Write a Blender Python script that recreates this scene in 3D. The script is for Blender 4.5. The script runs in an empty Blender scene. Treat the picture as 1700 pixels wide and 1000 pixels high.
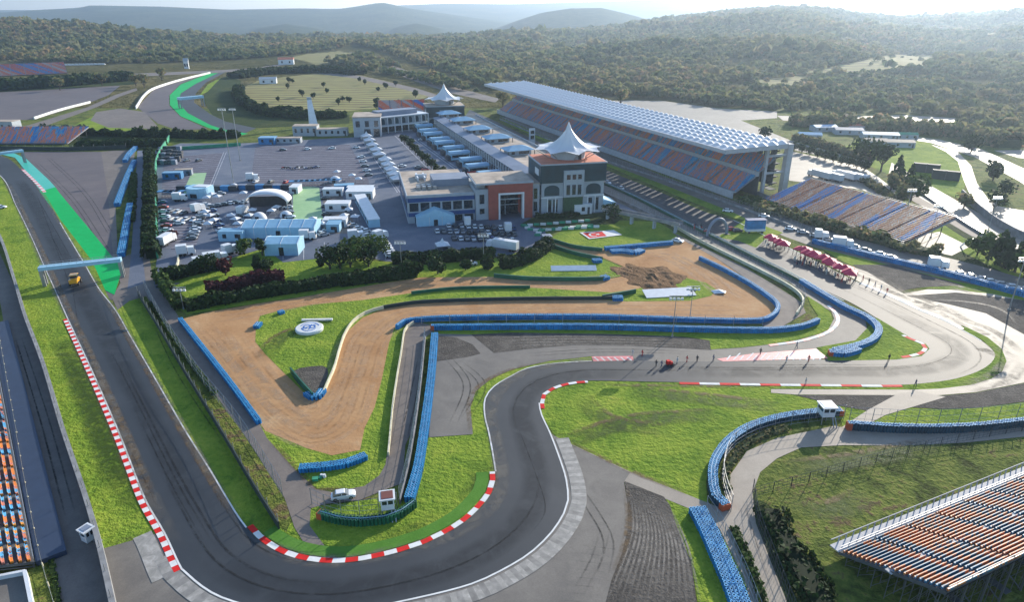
import bpy, math, random
import numpy as np
from mathutils import Vector, Matrix
from mathutils.geometry import tessellate_polygon

# ---------------------------------------------------------------- camera, sky, sun, exposure
FPX, CX, CY, CAM_H = 1133.0, 850.0, 500.0, 80.0          # focal length in photo pixels (photo 1700 wide)
PITCH = math.atan(490.0 / FPX)
SUN_AZ, SUN_EL = math.radians(36.5), math.radians(18.0)  # azimuth is to the right of the view direction (+Y)
sc = bpy.context.scene
cam_d = bpy.data.cameras.new("camera"); cam = bpy.data.objects.new("camera", cam_d)
sc.collection.objects.link(cam); sc.camera = cam
cam.location = (0, 0, CAM_H); cam.rotation_euler = (math.pi / 2 - PITCH, 0, 0)
cam_d.sensor_fit = 'HORIZONTAL'; cam_d.sensor_width = 36.0; cam_d.lens = 36.0 * FPX / 1700.0
cam_d.clip_start = 1.0; cam_d.clip_end = 60000.0
w = bpy.data.worlds.new("World"); sc.world = w; w.use_nodes = True
nt = w.node_tree; bg = nt.nodes['Background']
sky = nt.nodes.new('ShaderNodeTexSky'); sky.sky_type = 'NISHITA'; sky.sun_disc = False
sky.sun_elevation = SUN_EL; sky.sun_rotation = SUN_AZ; sky.altitude = 100; sky.dust_density = 0.6; sky.ozone_density = 2.5
nt.links.new(sky.outputs['Color'], bg.inputs['Color']); bg.inputs['Strength'].default_value = 0.15
sun_d = bpy.data.lights.new("sun", 'SUN'); sun = bpy.data.objects.new("sun", sun_d); sc.collection.objects.link(sun)
sun_d.energy = 4.5; sun_d.angle = math.radians(0.5); sun_d.color = (1.0, 0.91, 0.77)
sdir = Vector((math.sin(SUN_AZ) * math.cos(SUN_EL), math.cos(SUN_AZ) * math.cos(SUN_EL), math.sin(SUN_EL)))
sun.rotation_euler = sdir.to_track_quat('Z', 'Y').to_euler(); sun.location = (300, 400, 300)
vs = sc.view_settings; vs.view_transform = 'Standard'; vs.look = 'None'; vs.exposure = 1.02; vs.gamma = 1.0; vs.use_curve_mapping = False
sc.cycles.max_bounces = 5; sc.cycles.transparent_max_bounces = 12; sc.cycles.volume_bounces = 0
sc.cycles.caustics_reflective = False; sc.cycles.caustics_refractive = False; sc.cycles.sample_clamp_indirect = 4.0
random.seed(7); RNG = np.random.default_rng(11)
COL = sc.collection
HAZE = 1.05e-4

# ---------------------------------------------------------------- surveying helpers
CP, SP = math.cos(PITCH), math.sin(PITCH)
def G(px, py, z=0.0):
    """ground position (x, y) seen at a photo pixel, for a level z"""
    u = (px - CX) / FPX; v = (CY - py) / FPX
    dx, dy, dz = u, CP + v * SP, -SP + v * CP
    t = (z - CAM_H) / dz
    return (dx * t, dy * t)
def pr(x, y, z):
    z = z - CAM_H
    dep = y * CP - z * SP; up = y * SP + z * CP
    return CX + FPX * x / dep, CY - FPX * up / dep
def Zat(y, py):
    v = (CY - py) / FPX
    return (v * y * CP - y * SP) / (CP + v * SP) + CAM_H
def catmull(P, step=2.0, closed=False):
    P = [Vector(p[:2]) for p in P]; n = len(P); out = []
    rng = range(n if closed else n - 1)
    for i in rng:
        p1, p2 = P[i], P[(i + 1) % n]
        p0 = P[i - 1] if (closed or i > 0) else p1 * 2 - p2
        p3 = P[(i + 2) % n] if (closed or i + 2 < n) else p2 * 2 - p1
        k = max(1, min(60, int((p2 - p1).length / step)))
        # centripetal-ish blend keeps tight corners calm
        for j in range(k):
            t = j / k
            a = (p2 - p0) * .5; b = (p3 - p1) * .5
            L = (p2 - p1).length
            if a.length > L: a = a.normalized() * L
            if b.length > L: b = b.normalized() * L
            t2, t3 = t * t, t * t * t
            out.append(p1 * (2*t3 - 3*t2 + 1) + a * (t3 - 2*t2 + t) + p2 * (-2*t3 + 3*t2) + b * (t3 - t2))
    if not closed: out.append(P[-1])
    return out
def GP(pts, smooth=True, closed=False, z=0.0, step=2.0):
    Wp = [G(px, py, z) for px, py in pts]
    return catmull(Wp, step, closed) if smooth else [Vector(p) for p in Wp]

# ---------------------------------------------------------------- tagging / object helpers
def tag(o, label=None, cat=None, group=None, kind=None):
    if label: o['label'] = label
    if cat: o['category'] = cat
    if group: o['group'] = group
    if kind: o['kind'] = kind
    return o
def empty(name, loc, rz=0.0, label=None, cat=None, group=None):
    o = bpy.data.objects.new(name, None); COL.objects.link(o)
    o.location = loc; o.rotation_euler = (0, 0, rz); o.empty_display_size = 0.5
    return tag(o, label, cat, group)
def mesh_obj(name, verts, faces, mats, parent=None, fmat=None, smooth=False):
    me = bpy.data.meshes.new(name); me.from_pydata([tuple(v) for v in verts], [], faces)
    if not isinstance(mats, (list, tuple)): mats = [mats]
    for m in mats: me.materials.append(m)
    if fmat: me.polygons.foreach_set('material_index', fmat)
    if smooth: me.polygons.foreach_set('use_smooth', [True] * len(me.polygons))
    me.update()
    o = bpy.data.objects.new(name, me); COL.objects.link(o)
    if parent is not None: o.parent = parent
    return o
class MB:
    """collects boxes, tubes and sheets, built as one mesh"""
    def __init__(s): s.v = []; s.f = []; s.m = []
    def add(s, vs, fs, m=0):
        b = len(s.v); s.v += [tuple(q) for q in vs]; s.f += [tuple(i + b for i in f) for f in fs]; s.m += [m] * len(fs); return s
    def box(s, x0, x1, y0, y1, z0, z1, m=0):
        return s.add([(x0,y0,z0),(x1,y0,z0),(x1,y1,z0),(x0,y1,z0),(x0,y0,z1),(x1,y0,z1),(x1,y1,z1),(x0,y1,z1)],
                     [(0,3,2,1),(4,5,6,7),(0,1,5,4),(1,2,6,5),(2,3,7,6),(3,0,4,7)], m)
    def prism(s, pts, z0, z1, m=0):
        n = len(pts)
        vs = [(p[0], p[1], z0) for p in pts] + [(p[0], p[1], z1) for p in pts]
        fs = [tuple(range(n - 1, -1, -1)), tuple(range(n, 2 * n))] + [(i, (i+1) % n, n + (i+1) % n, n + i) for i in range(n)]
        return s.add(vs, fs, m)
    def xprism(s, prof, x0, x1, m=0):
        """profile in (y,z), extruded along x"""
        n = len(prof)
        vs = [(x0, p[0], p[1]) for p in prof] + [(x1, p[0], p[1]) for p in prof]
        return s.add(vs, [tuple(range(n)), tuple(range(2*n - 1, n - 1, -1))] + [(i, n + i, n + (i+1) % n, (i+1) % n) for i in range(n)], m)
    def yprism(s, prof, y0, y1, m=0):
        n = len(prof)
        vs = [(p[0], y0, p[1]) for p in prof] + [(p[0], y1, p[1]) for p in prof]
        return s.add(vs, [tuple(range(n)), tuple(range(2*n - 1, n - 1, -1))] + [(i, n + i, n + (i+1) % n, (i+1) % n) for i in range(n)], m)
    def cyl(s, x, y, z0, z1, r0, r1=None, n=8, m=0):
        r1 = r0 if r1 is None else r1
        a = [2 * math.pi * i / n for i in range(n)]
        vs = [(x + r0*math.cos(t), y + r0*math.sin(t), z0) for t in a] + [(x + r1*math.cos(t), y + r1*math.sin(t), z1) for t in a]
        return s.add(vs, [tuple(range(n-1,-1,-1)), tuple(range(n, 2*n))] + [(i, (i+1)%n, n+(i+1)%n, n+i) for i in range(n)], m)
    def bar(s, a, b, r, m=0, n=4):
        a, b = Vector(a), Vector(b); d = (b - a)
        if d.length < 1e-6: return s
        q = d.to_track_quat('Z', 'Y'); L = d.length
        pts = [Vector((r*math.cos(2*math.pi*(i+.5)/n), r*math.sin(2*math.pi*(i+.5)/n), 0)) for i in range(n)]
        vs = [a + q @ p for p in pts] + [a + q @ (p + Vector((0,0,L))) for p in pts]
        return s.add(vs, [tuple(range(n-1,-1,-1)), tuple(range(n,2*n))] + [(i,(i+1)%n,n+(i+1)%n,n+i) for i in range(n)], m)
    def build(s, name, mats, parent=None, smooth=False):
        return mesh_obj(name, s.v, s.f, mats, parent, s.m if isinstance(mats, (list, tuple)) and len(mats) > 1 else None, smooth)

# ---------------------------------------------------------------- materials
def new_mat(name):
    m = bpy.data.materials.new(name); m.use_nodes = True
    t = m.node_tree; return m, t, t.nodes['Principled BSDF']
def _noise(t, vec, scale, detail=4, rough=.55, dist=0.0):
    n = t.nodes.new('ShaderNodeTexNoise'); n.inputs['Scale'].default_value = scale
    n.inputs['Detail'].default_value = detail; n.inputs['Roughness'].default_value = rough; n.inputs['Distortion'].default_value = dist
    t.links.new(vec, n.inputs['Vector']); return n.outputs['Fac']
def _ramp(t, fac, stops):
    r = t.nodes.new('ShaderNodeValToRGB'); e = r.color_ramp.elements
    while len(e) < len(stops): e.new(0.5)
    for k, (p, c) in enumerate(stops): e[k].position = p; e[k].color = (c[0], c[1], c[2], 1)
    t.links.new(fac, r.inputs['Fac']); return r.outputs['Color']
def _mix(t, fac, a, b, mode='MIX'):
    n = t.nodes.new('ShaderNodeMix'); n.data_type = 'RGBA'; n.blend_type = mode
    if isinstance(fac, (int, float)): n.inputs[0].default_value = fac
    else: t.links.new(fac, n.inputs[0])
    for s, i in ((a, 6), (b, 7)):
        if isinstance(s, (tuple, list)): n.inputs[i].default_value = (s[0], s[1], s[2], 1)
        else: t.links.new(s, n.inputs[i])
    return n.outputs[2]
def _math(t, op, a, b=0.0, c=None, clamp=False):
    n = t.nodes.new('ShaderNodeMath'); n.operation = op; n.use_clamp = clamp
    for s, i in ((a, 0), (b, 1), (c, 2)):
        if s is None: continue
        if isinstance(s, (int, float)): n.inputs[i].default_value = s
        else: t.links.new(s, n.inputs[i])
    return n.outputs[0]
def _coord(t, scale=None, rot=0.0):
    c = t.nodes.new('ShaderNodeTexCoord').outputs['Object']
    if scale or rot:
        m = t.nodes.new('ShaderNodeMapping')
        if scale: m.inputs['Scale'].default_value = scale
        m.inputs['Rotation'].default_value = (0, 0, rot)
        t.links.new(c, m.inputs['Vector']); c = m.outputs['Vector']
    return c
def _bump(t, b, h, strength=.3, dist=.1):
    n = t.nodes.new('ShaderNodeBump'); n.inputs['Strength'].default_value = strength; n.inputs['Distance'].default_value = dist
    t.links.new(h, n.inputs['Height']); t.links.new(n.outputs['Normal'], b.inputs['Normal'])
def plain(name, c, rough=.6, metal=0.0, var=.12, scale=.6, spec=.5):
    m, t, b = new_mat(name)
    co = _coord(t); f = _noise(t, co, scale, 3)
    lo = tuple(x * (1 - var) for x in c); hi = tuple(min(1, x * (1 + var)) for x in c)
    t.links.new(_ramp(t, f, [(.3, lo), (.7, hi)]), b.inputs['Base Color'])
    b.inputs['Roughness'].default_value = rough; b.inputs['Metallic'].default_value = metal
    b.inputs['Specular IOR Level'].default_value = spec
    return m
def ground_mat(name, stops, s1=.03, s2=.35, s3=3.0, rough=.95, bump=.4, bdist=.15, spec=.2, w2=.45, w3=.35, stretch=None, rot=0.0):
    """three scales of noise blended into a ramp"""
    m, t, b = new_mat(name)
    co = _coord(t, stretch, rot)
    a = _noise(t, co, s1, 3); c = _noise(t, co, s2, 5, .6, .6); d = _noise(t, co, s3, 3, .7)
    f = _math(t, 'ADD', _math(t, 'MULTIPLY', a, 1 - w2 - w3 + .2), _math(t, 'MULTIPLY', c, w2))
    f = _math(t, 'ADD', f, _math(t, 'MULTIPLY', d, w3)); f = _math(t, 'MULTIPLY_ADD', f, 1.9, -.62, True)
    t.links.new(_ramp(t, f, stops), b.inputs['Base Color'])
    b.inputs['Roughness'].default_value = rough; b.inputs['Specular IOR Level'].default_value = spec
    if bump: _bump(t, b, d, bump, bdist)
    return m
MAT = {}
MAT['grass'] = ground_mat('bright_grass', [(0,(.035,.070,.010)),(.22,(.075,.14,.018)),(.45,(.145,.22,.026)),(.7,(.22,.28,.036)),(.88,(.29,.30,.055)),(1,(.34,.29,.10))], .022, .11, .9, bump=1.0, bdist=.5, spec=.05, w2=.6, w3=.4)
MAT['ground'] = ground_mat('dry_grass', [(0,(.020,.026,.010)),(.3,(.050,.062,.018)),(.48,(.09,.12,.025)),(.62,(.15,.17,.038)),(.74,(.11,.078,.042)),(1,(.22,.18,.09))], .03, .14, .8, w2=.6, w3=.4, bump=1, bdist=.5, spec=.05)
MAT['darkgrass'] = ground_mat('dark_scrub', [(0,(.014,.028,.010)),(.5,(.035,.055,.018)),(1,(.08,.085,.03))], .03, .2, 1.1, bump=1, bdist=.6, spec=.05)
MAT['asphalt'] = ground_mat('track_asphalt', [(0,(.016,.021,.028)),(.5,(.024,.030,.038)),(1,(.040,.046,.054))], .015, .12, 4, rough=.68, bump=.15, bdist=.02, spec=.38, w3=.15)
MAT['runoff'] = ground_mat('grey_asphalt', [(0,(.085,.080,.076)),(.5,(.150,.136,.120)),(1,(.23,.21,.18))], .03, .2, 4, rough=.72, bump=.2, bdist=.02, spec=.22)
MAT['concrete'] = ground_mat('pale_concrete', [(0,(.17,.16,.14)),(.5,(.24,.22,.19)),(1,(.32,.29,.25))], .05, .3, 3, rough=.72, bump=.2, bdist=.02, spec=.22)
MAT['road'] = ground_mat('service_road', [(0,(.095,.082,.074)),(.5,(.155,.133,.118)),(1,(.23,.195,.165))], .04, .3, 3, rough=.8, bump=.2, bdist=.02, spec=.18)
MAT['paleroad'] = ground_mat('pale_road', [(0,(.19,.165,.14)),(.5,(.26,.225,.185)),(1,(.34,.30,.25))], .05, .3, 3, rough=.7, bump=.2, bdist=.02, spec=.25)
MAT['paddock'] = ground_mat('paddock_asphalt', [(0,(.055,.070,.098)),(.5,(.100,.118,.158)),(1,(.20,.20,.22))], .02, .12, 1.5, rough=.72, bump=.2, bdist=.02, spec=.22)
MAT['turnpad'] = ground_mat('runoff_asphalt', [(0,(.080,.070,.075)),(.5,(.115,.098,.100)),(1,(.16,.135,.13))], .02, .12, 1.5, rough=.75, bump=.2, bdist=.02, spec=.2)
MAT['gravel'] = ground_mat('gravel', [(0,(.032,.029,.027)),(.5,(.082,.073,.064)),(1,(.19,.17,.145))], .05, .35, 2.2, rough=.95, bump=1, bdist=.25, spec=.1, w3=.5)
MAT['glare'] = ground_mat('glare_concrete', [(0,(.17,.15,.125)),(.5,(.27,.235,.19)),(1,(.36,.32,.26))], .05, .2, 3, rough=.66, bump=.2, bdist=.02, spec=.22)  # pale concrete with the sun glare worked into its tone and gloss
MAT['sand'] = ground_mat('orange_soil', [(0,(.22,.11,.045)),(.3,(.34,.18,.08)),(.65,(.42,.245,.12)),(1,(.48,.34,.20))], .03, .12, .9, rough=.95, bump=.6, bdist=.15, spec=.1)
MAT['dirt'] = ground_mat('dark_dirt', [(0,(.06,.035,.018)),(.5,(.15,.085,.042)),(1,(.30,.18,.10))], .1, .5, 2, rough=.95, bump=1, bdist=.4, spec=.1, w3=.4)
MAT['green_paint'] = ground_mat('green_paint', [(0,(.0,.27,.055)),(.5,(.0,.36,.085)),(1,(.01,.44,.12))], .03, .3, 3, rough=.7, bump=0, spec=.1)
MAT['teal_paint'] = ground_mat('teal_paint', [(0,(.0,.30,.20)),(.5,(.02,.38,.27)),(1,(.08,.46,.36))], .03, .1, 3, rough=.4, bump=0, spec=.4)
MAT['pale_green'] = ground_mat('court_green', [(0,(.17,.33,.15)),(.5,(.27,.43,.20)),(1,(.36,.50,.26))], .05, .3, 3, rough=.6, bump=0, spec=.3)
MAT['white_paint'] = plain('white_paint', (.62,.62,.60), .75, spec=.12)
MAT['faint_paint'] = plain('worn_white_paint', (.30,.30,.33), .6, var=.5, scale=.4)
MAT['red_paint'] = plain('red_paint', (.55,.02,.018), .75, spec=.12)
MAT['pink_paint'] = plain('faded_red_paint', (.62,.16,.16), .5)
MAT['mownedge'] = ground_mat('artificial_turf', [(0,(.05,.14,.02)),(.5,(.08,.19,.03)),(1,(.12,.24,.05))], .05, .4, 3, bump=.3, spec=.05)
def farfield(name, stops, rot, freq, amp):
    m, t, b = new_mat(name); co = _coord(t, (1, 1, 1), rot)
    wv = t.nodes.new('ShaderNodeTexWave'); wv.inputs['Scale'].default_value = freq; wv.inputs['Distortion'].default_value = 6
    wv.inputs['Detail'].default_value = 3; wv.inputs['Detail Scale'].default_value = .4; wv.bands_direction = 'Y'; t.links.new(co, wv.inputs['Vector'])
    f = _math(t, 'ADD', _math(t, 'MULTIPLY', wv.outputs['Fac'], amp), _math(t, 'MULTIPLY', _noise(t, co, .05, 5), 1.1 - amp))
    t.links.new(_ramp(t, f, stops), b.inputs['Base Color']); b.inputs['Roughness'].default_value = .95; b.inputs['Specular IOR Level'].default_value = .05
    return m
MAT['lot_rows'] = farfield('terraced_grass', [(.15,(.12,.08,.06)),(.4,(.17,.155,.07)),(.8,(.26,.25,.10))], .06, .02, .55)
MAT['stripes'] = farfield('paved_rows', [(.1,(.045,.05,.072)),(.5,(.085,.082,.105)),(.8,(.20,.20,.235))], 0.0, .16, .6)

LAYER = {}
_z = [0.0]
def sheet(name, pts, mat, layer, smooth=False, z=None, holes=None, label=None):
    """flat piece of ground traced on level z, laid as a thin sheet"""
    P = GP(pts, smooth, closed=smooth) if not isinstance(pts[0], Vector) else pts
    LAYER[layer] = LAYER.get(layer, 0) + 1
    zz = layer * .012 + (LAYER[layer] % 12) * .0008 if z is None else z
    vs = [Vector((p.x, p.y, 0)) for p in P]
    tris = tessellate_polygon([vs])
    fs = []
    for a, b, c in tris:
        n = (vs[b] - vs[a]).cross(vs[c] - vs[a]).z
        if abs(n) < 1e-9: continue
        fs.append((a, b, c) if n > 0 else (a, c, b))
    o = mesh_obj(name, [(v.x, v.y, zz) for v in vs], fs, mat); tag(o, kind='structure'); return o
def resample(P, step):
    cum = [0.0]
    for a, b in zip(P[:-1], P[1:]): cum.append(cum[-1] + (b - a).length)
    n = max(1, int(round(cum[-1] / step))); out = []; k = 0
    for i in range(n + 1):
        d = cum[-1] * i / n
        while k < len(P) - 2 and cum[k + 1] < d: k += 1
        L = cum[k + 1] - cum[k]; t = (d - cum[k]) / L if L else 0
        out.append(P[k] + (P[k + 1] - P[k]) * min(1, t))
    return out
def offsets(P, o):
    out = []
    for i, p in enumerate(P):
        a = P[max(0, i - 1)]; b = P[min(len(P) - 1, i + 1)]; d = (b - a)
        if d.length < 1e-6: d = Vector((1, 0))
        d.normalize(); out.append(p + Vector((-d.y, d.x)) * o)
    return out
def strip(name, P, o0, o1, z, mats, seg=None, parent=None, kind='structure'):
    """ribbon along P between two side offsets; seg = points per colour block"""
    A, B = offsets(P, o0), offsets(P, o1); n = len(P)
    vs = [(p.x, p.y, z) for p in A] + [(p.x, p.y, z) for p in B]
    flip = o1 < o0
    fs = []; fm = []
    for i in range(n - 1):
        f = (i, i + 1, n + i + 1, n + i)
        fs.append(f if not flip else f[::-1]); fm.append((i // seg) % len(mats) if seg else 0)
    o = mesh_obj(name, vs, fs, mats, parent, fm if len(mats) > 1 else None)
    if kind: tag(o, kind=kind)
    return o

def wear_mat(name, c, alpha, scale=.4, thr=.45, rough=.7, aniso=None):
    """translucent film of rubber, dust or churned marks that fades to its sides"""
    m, t, b = new_mat(name); b.inputs['Base Color'].default_value = (*c, 1); b.inputs['Roughness'].default_value = rough; b.inputs['Specular IOR Level'].default_value = .15
    at = t.nodes.new('ShaderNodeAttribute'); at.attribute_name = 'across'
    n = _noise(t, _coord(t, aniso), scale, 4, .7, .8)
    f = _math(t, 'MULTIPLY', _math(t, 'MULTIPLY', at.outputs['Fac'], alpha), _math(t, 'MULTIPLY_ADD', _math(t, 'SUBTRACT', n, thr), 4.0, .5, True))
    tr = t.nodes.new('ShaderNodeBsdfTransparent'); mx = t.nodes.new('ShaderNodeMixShader'); t.links.new(f, mx.inputs[0]); t.links.new(tr.outputs[0], mx.inputs[1]); t.links.new(b.outputs[0], mx.inputs[2])
    t.links.new(mx.outputs[0], t.nodes['Material Output'].inputs['Surface']); return m
def wear(name, P, off, width, mat, z):
    cols = [(-.5, 0.0), (-.25, 1.0), (.25, 1.0), (.5, 0.0)]; n = len(P); vs = []; at = []
    for f, a in cols:
        O = offsets(P, off + f*width); vs += [(p.x, p.y, z) for p in O]; at += [a * min(1, i/6, (n-1-i)/6) for i in range(n)]
    fs = [(c*n+i, c*n+i+1, (c+1)*n+i+1, (c+1)*n+i) for c in range(3) for i in range(n-1)]
    o = mesh_obj(name, vs, fs, mat); A = o.data.attributes.new('across', 'FLOAT', 'POINT'); A.data.foreach_set('value', at); tag(o, kind='structure'); return o
MAT['w_rubber'] = wear_mat('rubber_film', (.022,.025,.029), .28, .2, .42)
MAT['w_dust'] = wear_mat('dust_film', (.20,.18,.15), .5, .3, .5)
MAT['w_mark'] = wear_mat('skid_film', (.015,.015,.016), .5, .6, .45)
MAT['w_sandl'] = wear_mat('pale_track_film', (.50,.35,.22), .26, .3, .47)
MAT['w_sandd'] = wear_mat('dark_track_film', (.22,.135,.075), .2, .3, .5)
MAT['w_grav'] = wear_mat('raked_gravel_film', (.24,.215,.185), .75, .8, .42)
MAT['w_grass'] = wear_mat('worn_grass_film', (.17,.11,.055), .7, .5, .5)
MAT['w_grassd'] = wear_mat('damp_grass_film', (.05,.085,.012), .6, .5, .45)
MAT['w_stain'] = wear_mat('damp_film', (.055,.050,.045), .7, .25, .5)
# ================================================================ the setting: terrain
RID = {
 'near': [(-900,25,1700),(-400,28,1700),(0,28,1750),(60,31,1800),(150,38,1850),(250,50,1900),(300,54,2000),(400,57,2200),(550,55,2300),(700,57,2300),(790,53,2300),(850,48,2300),(950,46,2400),(1000,41,2500),(1100,25,2600),(1200,14,2700),(1275,7,2700),(1350,8,2700),(1390,11,2700),(1420,17,2700),(1500,22,2700),(1560,21,2700),(1620,17,2700),(1700,10,2700),(2300,6,2700)],
 'mid': [(-900,70,4300),(380,66,4300),(420,50,4300),(470,41,4300),(520,48,4300),(560,62,4300),(630,62,4300),(655,46,4300),(690,40,4300),(720,47,4300),(760,62,4300),(800,60,4300),(860,35,4300),(900,22,4300),(945,15,4300),(1000,14,4300),(1050,26,4300),(1100,40,4300),(2300,60,4300)],
 'far': [(-900,24,6500),(0,22,6500),(50,18,6500),(130,14,6500),(150,10,6500),(270,12,6500),(380,17,6500),(500,15,6500),(560,16,6500),(590,12,6500),(620,7,6500),(635,5,6500),(650,8,6500),(680,15,6500),(740,24,6500),(800,33,6500),(900,45,6500),(1400,50,6500),(2300,50,6500)],
 'back': [(-900,20,9500),(350,17,9500),(400,17,9500),(600,15,9500),(660,10,9500),(740,7,9500),(850,8,9500),(950,5,9500),(1050,2,9500),(1100,0,9500),(1300,5,9500),(1390,8,9500),(1480,1,9500),(1520,0,9500),(1600,1,9500),(1640,5,9500),(1700,3,9500),(2300,3,9500)],
}
RT = {k: np.array(v, float) for k, v in RID.items()}
def terrain(x, y):
    x = np.asarray(x, float); y = np.asarray(y, float)
    px = CX + 1234.0 * x / np.maximum(y, 1)
    h = np.full(x.shape, -1e9)
    for k, T in RT.items():
        yc = np.interp(px, T[:, 0], T[:, 1]) + (9.5 if k == 'near' else -1.5); D = np.interp(px, T[:, 0], T[:, 2])
        v = (CY - yc) / FPX
        top = (v * D * CP - D * SP) / (CP + v * SP) + CAM_H
        if k == 'near':
            d0 = np.interp(px, [650, 900], [1250, 640])
            t = np.clip((y - d0) / (D - d0), 0, 1); up = (t * t * (3 - 2 * t)) * .45 + .55 * t ** 1.35
            dn = np.clip((y - D) / 1300.0, 0, 1); hh = top * up * (1 - dn * dn * (3 - 2 * dn)) - 90 * dn * dn * (3 - 2 * dn)
            roll = (np.sin(x * .006 + y * .0021) * np.sin(y * .0047 - x * .0013) * 7 + np.sin(x * .017 + 1.3) * np.sin(y * .013) * 2.5) * np.interp(px, [700, 1000], [1.0, 2.2]) * np.clip(t * 4, 0, 1) * np.clip((1 - t) * 5, 0.15, 1)
            hh = hh + np.where(y < D, roll, 0)
        else:
            wd = {'mid': 1000., 'far': 1500., 'back': 2200.}[k]
            q = (y - D) / wd
            hh = (top + 95) * np.exp(-q * q) - 95 + np.sin(x * .004 + D) * np.sin(y * .0031) * 6 * np.clip(np.abs(q) * 2, 0, 1)
        h = np.maximum(h, hh)
    return np.where(y <= 640, 0.0, h)
def T1(x, y): return float(terrain(np.array([x]), np.array([y]))[0])
ground = mesh_obj('ground', [(-2400,-500,0),(2400,-500,0),(2400,600,0),(-2400,600,0)], [(0,1,2,3)], MAT['ground']); tag(ground, kind='structure')
ys = np.concatenate([[600, 640], np.geomspace(660, 13500, 190)])
sx = np.linspace(-1.35, 1.35, 260)
X = sx[None, :] * (ys[:, None] + 0) ; X = np.where(np.abs(sx)[None, :] > 0, X, X)
X[0] = np.linspace(-2400, 2400, 260); Y = np.repeat(ys[:, None], 260, 1)
X = np.where(Y < 2000, sx[None, :] / 1.35 * np.maximum(2400, 1.35 * Y), X)
Zt = terrain(X, Y); Zt[0] = 0
nR, nC = X.shape
vv = np.stack([X, Y, Zt], -1).reshape(-1, 3)
ii = np.arange(nR * nC).reshape(nR, nC)
ff = np.stack([ii[:-1, :-1], ii[:-1, 1:], ii[1:, 1:], ii[1:, :-1]], -1).reshape(-1, 4)
m, t, b = new_mat('wooded_hills'); co = _coord(t)
n1 = _noise(t, co, .004, 5, .6, .5); n2 = _noise(t, co, .03, 6, .7); n3 = _noise(t, co, .15, 4, .7)
f = _math(t, 'ADD', _math(t, 'MULTIPLY', n1, .45), _math(t, 'MULTIPLY', n2, .55)); f = _math(t, 'MULTIPLY_ADD', f, 2.2, -.62, True)
col = _ramp(t, f, [(0,(.020,.040,.022)),(.4,(.045,.070,.035)),(.7,(.085,.10,.05)),(1,(.17,.16,.09))])
sep = t.nodes.new('ShaderNodeSeparateXYZ'); t.links.new(co, sep.inputs[0])
near = _math(t, 'SUBTRACT', 1.0, _math(t, 'DIVIDE', _math(t, 'SUBTRACT', sep.outputs['Y'], 700.0), 1600.0, None, True), None, True)
dry = _ramp(t, f, [(0,(.07,.08,.03)),(.35,(.14,.135,.06)),(.65,(.23,.20,.10)),(1,(.34,.28,.17))])
t.links.new(_mix(t, _math(t, 'MULTIPLY', near, .8), col, dry), b.inputs['Base Color']); b.inputs['Roughness'].default_value = 1; b.inputs['Specular IOR Level'].default_value = 0
_bump(t, b, _math(t, 'ADD', _math(t, 'MULTIPLY', n2, 3.0), n3), 1.0, 12.0)
hills = mesh_obj('hills', vv.tolist(), ff.tolist(), m, smooth=True); tag(hills, kind='structure')

# ================================================================ the setting: ground surfaces (photo pixels unprojected to the ground)
OUT = [(-250,215),(-120,235),(-60,262),(0,292),(27,343),(50,390),(75,447),(90,480),(112,530),(150,612),(197,720),(240,830),(273,888),(301,947),(322,966),(350,986),(386,1001),(460,1018),(560,1020),(671,1000),(783,972),(850,940),(886,916),(917,885),(937,854),(944,832),(941,798),(931,765),(914,720),(900,690),(896,670),(900,655),(915,645),(940,637),(975,633),(1100,635),(1275,638),(1375,639),(1475,640),(1515,639),(1575,632),(1612,622),(1637,610),(1650,597),(1650,585),(1630,567),(1595,547),(1562,530),(1525,515),(1487,497),(1437,475),(1418,467),(1368,441),(1300,407),(1218,366),(1170,352),(1100,321),(1010,284),(900,238),(830,205),(780,182)]
INN = [(-250,190),(-120,214),(-60,238),(-20,252),(0,258),(18,266),(35,282),(71,320),(100,370),(140,437),(165,480),(192,515),(215,555),(250,615),(280,667),(311,720),(350,782),(392,852),(410,877),(425,894),(453,914),(487,928),(531,936),(576,936),(621,929),(666,918),(705,905),(738,889),(772,868),(797,845),(817,819),(823,798),(820,770),(811,720),(804,690),(805,662),(820,642),(850,624),(875,612),(920,604),(982,600),(1050,600),(1200,601),(1360,598),(1475,598),(1500,596),(1530,590),(1541,580),(1535,571),(1512,562),(1480,545),(1460,532),(1410,502),(1300,452),(1230,417),(1192,398),(1130,366),(1060,330),(1000,303),(900,257),(820,219),(770,196)]
oW, iW = GP(OUT), GP(INN)
sheet('race_track', oW + iW[::-1], MAT['asphalt'], 8)
# grass areas
g = MAT['grass']
A_ = lambda n, pts, mt, ly, sm=False: sheet(n, pts, mt, ly, sm)
A_('verge_grass', [(0,292),(27,343),(50,390),(75,447),(90,480),(112,530),(150,612),(197,720),(240,830),(260,888),(172,912),(146,832),(108,720),(75,610),(45,530),(27,470),(0,392),(-60,300),(-60,262)], g, 2)
A_('verge_grass', [(190,510),(230,490),(262,540),(310,620),(370,720),(425,812),(470,882),(500,860),(540,930),(560,936),(430,905),(392,852),(311,720),(250,615)], g, 2)
A_('bank_grass', [(243,485),(275,540),(400,712),(470,820),(490,850),(475,885),(370,720),(262,540),(228,488)], MAT['ground'], 3)
A_('infield_grass', [(470,880),(520,842),(560,838),(640,826),(690,838),(712,727),(785,722),(781,677),(790,650),(815,630),(850,614),(912,600),(985,591),(982,602),(850,628),(820,642),(808,662),(815,720),(826,780),(826,800),(800,850),(700,912),(560,940),(430,900)], g, 2)
A_('infield_grass', [(890,665),(918,640),(978,630),(1300,632),(1500,640),(1760,600),(1760,690),(1700,700),(1400,712),(1395,695),(1350,690),(1250,712),(1195,748),(1172,800),(1175,840),(1150,835),(1046,784),(982,754),(923,726),(905,700)], g, 2)
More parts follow.
